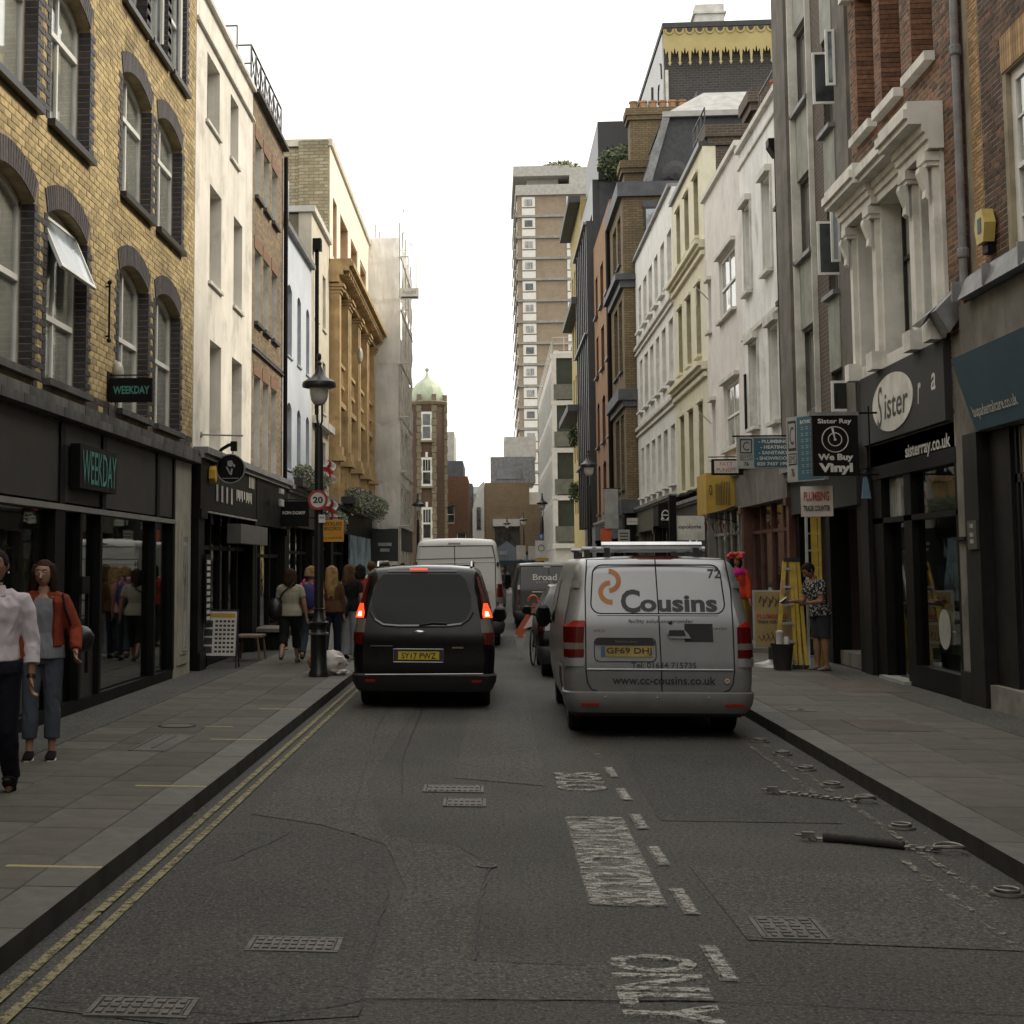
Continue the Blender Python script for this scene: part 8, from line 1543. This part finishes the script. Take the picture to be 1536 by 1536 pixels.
def person(label, x, y, rz, H=1.68, skin='skin_light', hair='hair_brown', hlen=0, legs=((0, 0), (0, 0)), arms=((5, 8, 10), (5, 8, 10)), lean=0, head=(0, 0), top=('tee', (.3, .28, .22)), bot=('trousers', (.03, .03, .03)), shoe=(.03, .03, .03), vox=.011, build=1., fem=True, z=.12, hips=0, rt=False, shoe_h=0, tuck=0, nofeet=False, group=None, wr=.006):
    """standing or walking figure; faces -Y at rz=0. legs: (hip swing, knee bend) L/R; arms: (forward, out, elbow) L/R, degrees"""
    t = thing('person', label, 'person', (x, y, z), R(rz), group=group); h = H; b = build
    J = {}; J['pel'] = Vector((0, 0, .525 * h)); up = Vector((math.sin(R(hips)) * .0, 0, 1)); L_ = rotx(Vector((0, 0, 1)), R(lean))      # lean forward (towards -Y)
    def sp(f): return J['pel'] + L_ * (f * h)
    neck = sp(.31); hd = neck + rotx(L_, R(head[0] * .5)) * (.035 * h)
    HA, HY = head; Mh = Matrix.Translation(neck + L_ * (.02 * h)) @ Matrix.Rotation(R(HY), 4, 'Z') @ Matrix.Rotation(R(lean * .6 + HA), 4, 'X')
    skinm = M[skin]; sw = (.098 if fem else .112) * h * b
    legJ = []
    for sg, (hp, kn) in zip((-1, 1), legs):
        a = J['pel'] + Vector((sg * .052 * h, 0, -.015 * h)); d1 = rotx(Vector((sg * .012, 0, -1)), -R(hp)).normalized(); k = a + d1 * (.245 * h); d2 = rotx(Vector((0, 0, -1)), -R(hp - kn)).normalized(); an = k + d2 * (.235 * h); legJ.append((a, k, an, d2, hp - kn))
    low = min(q[2].z for q in legJ) - .04 * h
    for q in (J['pel'],): pass
    dz = Vector((0, 0, -low)); J['pel'] += dz; neck += dz; legJ = [(a + dz, k + dz, an + dz, d, an_) for a, k, an, d, an_ in legJ]; Mh = Matrix.Translation(dz) @ Mh
    armJ = []
    for sg, (fw, ou, el) in zip((-1, 1), arms):
        s = neck + L_ * (-.042 * h) + Vector((sg * sw * .97, 0, 0)); d = rotx(Vector((0, 0, -1)), -R(fw)); d = (Matrix.Rotation(R(-sg * ou), 3, 'Y') @ d).normalized(); e = s + d * (.17 * h); fd = rotx(Vector((0, 0, -1)), -R(fw + el)); inn = Matrix.Rotation(R(-sg * (ou - el * .25 - 4)), 3, 'Y'); fd = (inn @ fd).normalized(); w_ = e + fd * (.145 * h); armJ.append((s, e, w_, fd, sg))
    def torso(g=0., z0=-.02, z1=.30, sc2=1.):
        mb = MB(); tab = [(-.02, .098, .068), (.03, .095 if fem else .09, .066), (.09, .076 if fem else .084, .056), (.15, .084 if fem else .092, .062), (.2, .094 if fem else .102, .067), (.25, .1 if fem else .112, .06), (.285, .08, .045), (.3, .045, .035)]
        P, Rr = [], []
        for f, rx, ry in tab:
            if f < z0 - .001 or f > z1 + .001: continue
            P.append(J['pel'] + L_ * (f * h)); Rr.append((rx * h * b * sc2 + g, ry * h * b * sc2 + g))
        mb.tube(P, Rr, 16, ref=(1, 0, 0)); return mb
    # ---------------- body, one continuous surface
    mb = torso(-.004)
    mb.tube([neck - L_ * .03 * h, neck + L_ * .03 * h], [.034 * h, .031 * h], 12)
    def hp_(v): return Mh @ (Vector(v) * h)
    hh = MB(); hh.ball((0, 0, 0), 1, 20, 14); hv = []
    for p in hh.v:
        v = Vector(p); zz = v.z; rx = .0475 * (1 - .26 * max(0, -zz) ** 1.5); ry = .056 * (1 - .12 * max(0, -zz)); q = Vector((v.x * rx, v.y * ry - .004, .075 + zz * .066)); 
        if v.y < 0 and zz < -.35: q.y -= .006 * min(1, (-.35 - zz) * 3)
        if v.y < -.6 and .0 < zz < .25: q.y += .004
        hv.append(hp_(q))
    mb.add(hv, hh.f)
    mb.tube([hp_((0, -.052, .088)), hp_((0, -.066, .07)), hp_((0, -.069, .062)), hp_((0, -.056, .056))], [.006 * h, .008 * h, .0105 * h, .006 * h], 8)
    for sg in (-1, 1): mb.tube([hp_((sg * .043, .004, .09)), hp_((sg * .049, .008, .085)), hp_((sg * .049, .006, .068)), hp_((sg * .043, .0, .06))], [(.004 * h, .009 * h), (.005 * h, .011 * h), (.005 * h, .008 * h), (.003 * h, .005 * h)], 8)
    for s, e, w_, fd, sg in armJ:
        mb.tube([neck - L_ * .045 * h, s, s.lerp(e, .35), e, e.lerp(w_, .3), w_.lerp(e, .15), w_], [.035 * h * b, .031 * h * b, .026 * h * b, .0215 * h * b, .022 * h * b, .0155 * h, (.0165 * h, .0125 * h)], 12)
        side = Vector((0, 1, 0)); side = (side - fd * side.dot(fd)).normalized(); nrm = fd.cross(side).normalized() * (-sg)          # palm faces the thigh
        cen = w_ + fd * .028 * h; mb.tube([w_, w_ + fd * .018 * h, w_ + fd * .045 * h, w_ + fd * .056 * h], [(.015 * h, .011 * h), (.021 * h, .011 * h), (.025 * h, .01 * h), (.022 * h, .008 * h)], 12, ref=side)
        for k, (o_, ln_) in enumerate(((-.0185, .036), (-.0065, .043), (.006, .041), (.0175, .032))):
            p0 = w_ + fd * .05 * h + side * (o_ * h); cu = R(18 + 5 * k); d1 = (fd * math.cos(cu) - nrm * math.sin(cu)); d2 = (fd * math.cos(cu * 2.6) - nrm * math.sin(cu * 2.6)); p1 = p0 + d1 * (ln_ * .55 * h); p2 = p1 + d2 * (ln_ * .5 * h)
            mb.tube([p0 - fd * .008 * h, p1, p2], [.0058 * h, .0055 * h, .0045 * h], 7)
        th0 = w_ + fd * .014 * h - side * (.017 * h); th1 = th0 + (fd * .7 - side * .55 - nrm * .3).normalized() * (.024 * h); th2 = th1 + (fd * .95 - side * .1 - nrm * .3).normalized() * (.021 * h); mb.tube([th0, th1, th2], [.0075 * h, .0065 * h, .005 * h], 7)
    for a, k, an, d, fa in legJ:
        mb.tube([a + Vector((0, 0, .03 * h)), a, a.lerp(k, .45), k, k.lerp(an, .3), an.lerp(k, .12), an], [.05 * h * b, .05 * h * b, .04 * h * b, .03 * h * b, .031 * h * b, .019 * h, .02 * h], 12, ref=(1, 0, 0))
        mb.tube([an + Vector((0, .02 * h, -.012 * h)), an + Vector((0, -.01 * h, -.022 * h)), an + Vector((0, -.07 * h, -.03 * h))], [.018 * h, .02 * h, .013 * h], 10)
    remesh('body', mb, skinm, t, vox * .8 if vox < .01 else vox, sm=1)
    # ---------------- face
    for sg in (-1, 1): e_ = MB(); e_.ball(hp_((sg * .0165, -.0508, .086)), (.0052 * h, .003 * h, .0024 * h), 8, 6); e_.build('eye', M['eye'], t, True); e_ = MB(); e_.tube([hp_((sg * .008, -.0575, .0985)), hp_((sg * .018, -.0565, .101)), hp_((sg * .028, -.05, .098))], .0022 * h, 5); e_.build('eyebrow', M[hair], t, True)
    e_ = MB(); e_.tube([hp_((-.013, -.0545, .043)), hp_((0, -.0595, .0435)), hp_((.013, -.0545, .043))], [.002 * h, .0038 * h, .002 * h], 6); e_.build('mouth', M['lips'], t, True)
    # ---------------- hair
    mb = MB(); hb = MB(); hb.ball((0, 0, 0), 1, 18, 12); hv = [hp_((v[0] * .052, v[1] * .062 + .007, .088 + v[2] * .06)) for v in hb.v]; mb.add(hv, hb.f)
    cut = MB()
    if hlen:
        for k in range(13):
            a = math.pi * (-.12 + 1.24 * k / 12); ox, oy = math.cos(a) * .049, math.sin(a) * .058 + .004; l = hlen * random.uniform(.88, 1.06)
            mb.tube([hp_((ox * .8, oy * .8, .12)), hp_((ox * 1.03, oy, .085)), hp_((ox * 1.1, oy + .004, .05)), hp_((ox * 1.15, oy + .012, .05 - l * .5)), hp_((ox * 1.0, oy + .014, .05 - l))], [(.017 * h, .013 * h), (.018 * h, .014 * h), (.018 * h, .014 * h), (.016 * h, .012 * h), (.006 * h, .005 * h)], 8)
    # keep the face clear: drop hair in front of the brow line by moving it back
    vv = []
    Mi = Mh.inverted()
    for p in mb.v:
        q = Mi @ Vector(p) / h
        if q.y < -.036 and q.z < .106: q.y = -.036 + (q.y + .036) * .05
        vv.append(tuple(Mh @ (q * h)))
    mb.v = vv
    remesh('hair', mb, M[hair], t, max(.007, vox * .75), wr=.007, seed=x, sm=1, flow=(3, 3, .4))
    # ---------------- clothes
    kind, c = top[:2]; tm = cloth('cloth_' + '_'.join('%d' % (v * 100) for v in c) + ('p' if len(top) > 2 else ''), c, c2=top[2] if len(top) > 2 else None)
    sl = {'tee': .62, 'shirt': 1.55, 'jacket': 1.93, 'vest': .12, 'long': 1.93}[kind]; g = {'jacket': .024, 'shirt': .019, 'tee': .014, 'vest': .011, 'long': .014}[kind]
    mb = torso(g, .02 if tuck else -.02, .285); lo = MB()
    if not tuck: mb.tube([J['pel'] - L_ * .025 * h, J['pel'] + L_ * .04 * h, J['pel'] + L_ * .1 * h], [(.108 * h * b + g, .078 * h * b + g), (.102 * h * b + g, .072 * h * b + g), (.08 * h * b + g, .058 * h * b + g)], 16, ref=(1, 0, 0))
    if kind in ('jacket',): mb = torso(g, 0.0, .285)
    for s, e, w_, fd, sg in armJ:
        pts = [neck - L_ * .03 * h, neck.lerp(s, .55) - L_ * .004 * h, s + Vector((-sg * .006 * h, 0, -.004 * h))]; rr = [.026 * h, .027 * h + g * .6, .029 * h * b + g]
        n = 6
        for k in range(1, n + 1):
            f = sl * k / n; p = s.lerp(e, f) if f <= 1 else e.lerp(w_, f - 1); pts.append(p); rr.append((.03 - .0065 * f) * h * b + g * (.95 if f < 1 else .75))
        mb.tube(pts, rr, 14)
        if kind == 'shirt': cuff = MB(); q = pts[-1]; qd = (pts[-1] - pts[-2]).normalized(); cuff.tube([q - qd * .03, q - qd * .028, q + qd * .02, q + qd * .022], [rr[-1] - .004, rr[-1] + .008, rr[-1] + .008, rr[-1] - .006], 16); cuff.build('rolled_cuff', tm, t, 40)
    remesh({'tee': 'top', 'shirt': 'shirt', 'jacket': 'jacket', 'vest': 'top', 'long': 'top'}[kind], mb, tm, t, vox, wr=wr * (1.5 if kind in ('shirt', 'jacket') else 1), seed=y, sm=2)
    bk, bc = bot[:2]; bm_ = cloth('cloth_' + '_'.join('%d' % (v * 1000) for v in bc), bc)
    mb = MB(); P0 = J['pel']; mb.tube([P0 + L_ * .05 * h, P0 + L_ * .02 * h, P0 - Vector((0, 0, .02 * h)), P0 - Vector((0, 0, .055 * h))], [(.088 * h * b + .006, .06 * h * b + .006), (.1 * h * b + .008, .07 * h * b + .008), (.104 * h * b + .008, .073 * h * b + .008), (.09 * h * b, .06 * h * b)], 16, ref=(1, 0, 0))
    if bk == 'skirt':
        mb.tube([P0 - Vector((0, 0, .02 * h)), P0 - Vector((0, 0, .15 * h)), P0 - Vector((0, 0, bot[2] * h))], [(.106 * h, .078 * h), (.12 * h, .1 * h), (.13 * h, .13 * h)], 18, ref=(1, 0, 0))
    else:
        ln2 = {'trousers': 1.93, 'crop': 1.72, 'shorts': .9, 'capri': 1.45, 'wide': 1.98}[bk]; gw = {'wide': .03, 'shorts': .022, 'crop': .016, 'capri': .016}.get(bk, .012)
        for a, k, an, d, fa in legJ:
            pts, rr = [a + Vector((0, 0, .02 * h))], [.054 * h * b + .008]
            for i in range(9):
                f = ln2 * i / 8; p = a.lerp(k, f) if f <= 1 else k.lerp(an, f - 1); pts.append(p); rr.append(lerp_t(f, [(0, .052), (.5, .044), (1, .034), (1.4, .033), (2, .026 if bk != 'wide' else .034)]) * h * b + gw * (.6 + .3 * f))
            mb.tube(pts, rr, 14, ref=(1, 0, 0))
    remesh({'skirt': 'skirt', 'shorts': 'shorts'}.get(bk, 'trousers'), mb, bm_, t, vox, wr=wr, seed=x + y, sm=2)
    sm2 = cloth('shoe_' + '_'.join('%d' % (v * 100) for v in shoe), shoe)
    for a, k, an, d, fa in legJ:
        ra = -R(max(-60, min(70, -fa if fa < 0 else -fa * .4))); Rm = Matrix.Translation(an) @ Matrix.Rotation(ra if fa < -12 or fa > 12 else 0, 4, 'X'); mb = MB(); q = lambda v: Rm @ (Vector(v) * h)
        mb.tube([q((0, .03, -.016)), q((0, .012, -.012)), q((0, -.02, -.016)), q((0, -.055, -.022)), q((0, -.085, -.028)), q((0, -.1, -.031))], [(.016 * h, .016 * h), (.024 * h, .024 * h), (.026 * h, .021 * h), (.028 * h, .015 * h), (.024 * h, .011 * h), (.01 * h, .006 * h)], 14, ref=(1, 0, 0))
        if shoe_h: mb.tube([q((0, .008, shoe_h)), q((0, .006, -.01))], [.026 * h, .026 * h], 12)
        so = mb.build('shoe', sm2, t, True); ms = MB(); ms.tube([q((0, .034, -.036)), q((0, .0, -.037)), q((0, -.05, -.038)), q((0, -.1, -.038))], [(.019 * h, .005 * h), (.025 * h, .006 * h), (.029 * h, .006 * h), (.014 * h, .005 * h)], 12, ref=(1, 0, 0)); ms.build('sole', M['sole_white'] if rt else M['rubber'], so, 50)
    t['_j'] = 0; del t['_j']
    return t, dict(neck=neck, pel=J['pel'], L=L_, arms=armJ, legs=legJ, h=h, hp=hp_)
def bag_on(label, P, x, y, z, size, m, cat='bag', strap=None, rz=0):
    """a bag carried by a person: P world matrix of that person"""
    t = thing('bag', label, cat, P @ Vector((x, y, z)), P.to_euler().z); blob((0, 0, 0), size, .12, x * 10, 18, 12).build('body', M[m], t, True)
    if strap:
        mb = MB(); O = Vector((x, y, z)); mb.tube([Vector(p) - O for p in strap], .013, 6, ref=(0, 1, 0)); mb.build('strap', M[m], t, True)
    return t
mat('leather_black', (.012, .011, .011), .4, var=.2, bump=.3); mat('backpack_blue', (.03, .025, .12), .8, var=.2, bump=.3); mat('strap_pink', (.3, .03, .16), .8)
def PM(x, y, rz, z=.12): return Matrix.Translation((x, y, z)) @ Matrix.Rotation(R(rz), 4, 'Z')
# man at the left edge, striding towards the camera
t, j = person('man in a pale pink shirt and dark trousers cut off by the left edge', -3.66, 10.92, 8, 1.82, 'skin_tan', 'hair_dark', 0, ((22, 6), (-5, 24)), ((14, 8, 14), (-6, 12, 22)), 2, (0, 0), ('shirt', (.56, .5, .53)), ('trousers', (.014, .015, .022)), (.012, .011, .01), .0085, 1.05, False, shoe_h=.04, wr=.013, tuck=1)
nk = j['neck']; mb = MB(); mb.tube([nk + Vector((0, .0, -.045)), nk + Vector((0, .0, .035)), nk + Vector((0, .0, .03)), nk + Vector((0, .0, -.04))], [(.1, .085), (.072, .066), (.066, .06), (.08, .07)], 18, ref=(1, 0, 0)); mb.build('collar', cloth('cloth_56_50_53', (.56, .5, .53)), t, 50)
for s, e, w_, fd, sg in j['arms'][:1] + j['arms'][1:]:
    if sg > 0: mb = MB(); mb.tube([w_ - fd * .02, w_ - fd * .018, w_ + fd * .008, w_ + fd * .01], [.024, .034, .034, .024], 14); mb.build('watch', M['leather_black'], t, 40)
mb = MB(); mb.tube([j['hp']((.052, -.002, .055)), j['hp']((.054, -.004, .048))], .006, 6); mb.build('earbud', M['sole_white'], t, True)
mb = MB(); mb.tube([j['pel'] + Vector((0, 0, .075)), j['pel'] + Vector((0, 0, .105))], [(.186, .144), (.18, .138)], 18, ref=(1, 0, 0)); mb.build('belt', M['leather_black'], t, 40)
# woman in the rust jacket
t, j = person('woman in a rust red jacket and cropped blue jeans beside the shop windows', -3.913, 12.971, 10, 1.70, 'skin_light', 'hair_brown', .17, ((6, 4), (3, 2)), ((4, 6, 8), (-4, 24, 50)), 0, (6, -8), ('long', (.2, .2, .22)), ('crop', (.075, .085, .105)), (.012, .012, .012), .0085, .98, True, rt=True, wr=.012)
h = 1.7; nk, pel, L_ = j['neck'], j['pel'], j['L']; jm = cloth('cloth_rust', (.2, .04, .02)); mb = MB()
for sg in (-1, 1):
    P, Rr = [], []
    for f, rx in ((.035, .09), (.09, .085), (.15, .09), (.21, .098), (.26, .1), (.285, .07)): P.append(pel + L_ * (f * h) + Vector((sg * .052 * h, .006, 0))); Rr.append((.062 * h * (rx / .095), .082 * h * (rx / .095)))
    mb.tube(P, Rr, 14, ref=(1, 0, 0))
mb.tube([pel + L_ * .035 * h + Vector((0, .03, 0)), pel + L_ * .27 * h + Vector((0, .03, 0))], [(.1 * h, .05 * h), (.1 * h, .05 * h)], 14, ref=(1, 0, 0))
for s, e, w_, fd, sg in j['arms']: mb.tube([nk - L_ * .03 * h, nk.lerp(s, .55) - L_ * .004 * h, s - L_ * .006, s.lerp(e, .5), e, e.lerp(w_, .5), e.lerp(w_, .95)], [.055, .064, .078, .072, .064, .058, .05], 14)
vv = []
for p in mb.v:
    q = Vector(p)
    if abs(q.x) < .07 and q.y < -.0: q.y = max(q.y, -.06)
    vv.append(tuple(q))
mb.v = vv; remesh('jacket', mb, jm, t, .0085, wr=.012, seed=4)
mb = MB()
for sg in (-1, 1): mb.tube([j['hp']((sg * .0165 + .011 * math.cos(a), -.064, .086 + .0085 * math.sin(a))) for a in [k * math.pi / 6 for k in range(13)]], .0018, 5, caps=False); mb.tube([j['hp']((sg * .028, -.062, .088)), j['hp']((sg * .047, -.01, .086))], .0016, 5)
mb.tube([j['hp']((-.006, -.065, .087)), j['hp']((.006, -.065, .087))], .0016, 5); mb.build('glasses', M['chrome'], t, True)
bag_on('black leather shoulder bag under the arm of the woman in the rust jacket', PM(-3.913, 12.971, 10), .3, .12, 1.02, (.13, .1, .12), 'leather_black', 'bag', [(.17, -.06, 1.42), (.19, -.09, 1.3), (.24, -.04, 1.15), (.28, .05, 1.08)])
# group walking away on the left pavement
t, j = person('woman in a beige t-shirt and black cropped trousers walking away', -3.458, 25.734, 178, 1.62, 'skin_mid', 'hair_brown', .1, ((18, 4), (-16, 30)), ((-6, 16, 16), (8, 10, 14)), 1, (0, 0), ('tee', (.3, .275, .21)), ('capri', (.012, .012, .012)), (.12, .11, .1), .012, 1.12, True)
bag_on('large black shoulder bag carried by the woman in the beige t-shirt', PM(-3.458, 25.734, 178), .24, .04, .9, (.14, .16, .2), 'leather_black', 'bag', [(.2, .0, 1.05), (.1, .13, 1.2), (-.05, .14, 1.32), (-.1, .05, 1.4)])
t, j = person('woman with short blond hair and a pink top under a backpack', -3.149, 26.135, 176, 1.64, 'skin_light', 'hair_blond', .02, ((10, 4), (-12, 26)), ((4, 10, 10), (4, 10, 10)), 0, (0, 10), ('tee', (.4, .2, .17)), ('trousers', (.035, .045, .055)), (.06, .05, .045), .012, 1.0, True)
b_ = bag_on('dark blue and purple backpack with pink straps on the blond woman', PM(-3.149, 26.135, 176), 0, .2, 1.13, (.14, .09, .22), 'backpack_blue', 'backpack')
mb = MB()
for sg in (-1, 1): mb.tube([(sg * .09, -.0, .1), (sg * .1, .0, .24), (sg * .09, -.1, .28)], .02, 6)
mb.build('strap', M['strap_pink'], b_, True)
person('woman with very long pale blond hair and dark jeans, half hidden behind the lamp post', -2.841, 26.637, 178, 1.64, 'skin_light', 'hair_blond', .26, ((8, 4), (-10, 20)), ((4, 8, 10), (4, 8, 10)), 0, (0, 0), ('long', (.09, .045, .025)), ('trousers', (.014, .018, .03)), (.02, .02, .02), .012)
t, j = person('woman in a black top and pale wide jeans beside the black car', -2.554, 27.036, 165, 1.66, 'skin_light', 'hair_light_brown', .14, ((2, 0), (-2, 0)), ((-8, 14, 20), (10, 8, 26)), 0, (0, -35), ('tee', (.012, .012, .012)), ('wide', (.24, .25, .26)), (.02, .02, .02), .012, 1.08)
bag_on('big black cloth tote bag hanging from the woman in pale jeans', PM(-2.554, 27.036, 165), .1, .2, .92, (.17, .1, .22), 'leather_black', 'bag', [(.12, .12, 1.1), (.15, .1, 1.3), (.14, .0, 1.42)])
person('dark-haired person in a red top beyond the woman in pale jeans', -2.677, 30.506, 185, 1.66, 'skin_mid', 'hair_dark', .08, ((4, 0), (-4, 6)), ((4, 8, 10), (20, 8, 60)), 0, (0, 0), ('tee', (.25, .03, .025)), ('trousers', (.02, .02, .025)), (.02, .02, .02), .013)
person('short-haired man in a white shirt among the crowd behind the black car', -2.473, 30.904, 170, 1.72, 'skin_mid', 'hair_light_brown', 0, ((4, 0), (-4, 6)), ((4, 10, 10), (4, 10, 10)), 0, (0, 0), ('shirt', (.5, .49, .46)), ('trousers', (.03, .03, .035)), (.02, .02, .02), .013, 1.05, False)
person('farther person in dark clothes at the left rear corner of the black car', -2.350, 33.544, 180, 1.68, 'skin_mid', 'hair_dark', 0, ((4, 0), (-4, 6)), ((4, 10, 10), (4, 10, 10)), 0, (0, 0), ('long', (.02, .02, .022)), ('trousers', (.02, .02, .022)), (.02, .02, .02), .014, 1.05, False)
for k, (x, y, tx, lb, c_) in enumerate(((-2.62, 44, .6, 'distant pedestrian in a red top by the scaffold hoarding', (.35, .05, .03)), (-2.35, 46, .2, 'distant pedestrian in pale pink left of the white van', (.45, .3, .28)), (.35, 62, 0, 'distant pedestrian in dark clothes between the white and the grey van', (.03, .03, .035)), (2.5, 70, 0, 'distant dark figure behind the roof of the grey van', (.03, .03, .03)), (3.3, 75, 0, 'distant figure in a maroon coat on the right pavement', (.1, .02, .03)))):
    person(lb, x, y, random.choice((0, 180)), 1.7, 'skin_mid', 'hair_dark', 0, ((12, 4), (-12, 22)), ((6, 8, 10), (-6, 8, 10)), 0, (0, 0), ('long', c_), ('trousers', (.02, .02, .022)), (.02, .02, .02), .02, 1.0, False, z=.0 if -2.1 < x < 3 else .12)
# man reading by the ladders
t, j = person('man in a black patterned shirt and dark shorts standing by the ladders', 5.163, 24.792, -72, 1.72, 'skin_tan', 'hair_dark', 0, ((2, 2), (-2, 2)), ((14, 6, 74), (8, 6, 78)), 10, (34, 0), ('tee', (.02, .02, .022), (.3, .29, .27)), ('shorts', (.035, .037, .042)), (.16, .13, .1), .011, 1.16, False)
w_ = (j['arms'][0][2] + j['arms'][0][3] * .09); tt = thing('phone', 'small dark phone held by the man in the patterned shirt', 'phone', PM(5.163, 24.792, -72) @ (w_ + Vector((.03, -.03, .03))), R(-72)); mb = MB(); mb.mbox(Matrix.Rotation(R(35), 4, 'X') @ Matrix.Diagonal((.075, .15, .009, 1))); mb.build('case', M['leather_black'], tt); mb = MB(); mb.mbox(Matrix.Rotation(R(35), 4, 'X') @ Matrix.Translation((0, 0, .006)) @ Matrix.Diagonal((.066, .138, .002, 1))); mb.build('screen', M['glass_tint'], tt)
# costumed figure in the shop doorway
t, j = person('costumed figure in magenta and orange with a ruffled pink headdress', 4.681, 29.952, -10, 1.66, 'skin_mid', 'hair_dark', .06, ((2, 0), (-2, 0)), ((6, 10, 12), (6, 10, 12)), 0, (0, 25), ('long', (.5, .05, .02)), ('skirt', (.32, .2, .01), .42), (.1, .02, .02), .012, 1.1, True, z=.3)
tag(MB().box(4.4, 5.3, 29.7, 30.4, .1, .3).build('door_step', M['stone_sill']), 'low stone doorstep under the costumed figure', 'step')
mat('ruffle_pink', (.5, .06, .09), .9, var=.3, bump=.3); mat('ruffle_magenta', (.5, .01, .2), .9, var=.3); mat('ruffle_orange', (.5, .1, .03), .9, var=.3)
for k in range(18):
    a = k * 2.4; r = .03 + .055 * math.sqrt(k / 18) ; mb = blob(j['hp']((r * math.cos(a), .0 + r * math.sin(a), .135 + .025 * math.cos(k))), (.055, .055, .04), .45, k, 12, 8); mb.build('headdress_ruffle', M['ruffle_pink'] if k % 3 else M['ruffle_orange'], t, True)
for k in range(12):
    a = k * math.pi / 6; p = j['neck'] + Vector((.12 * math.cos(a), .1 * math.sin(a), -.05 - .03 * (k % 2))); blob(p, (.07, .06, .07), .4, k + 3, 12, 8).build('shawl_ruffle', M['ruffle_magenta'], t, True)
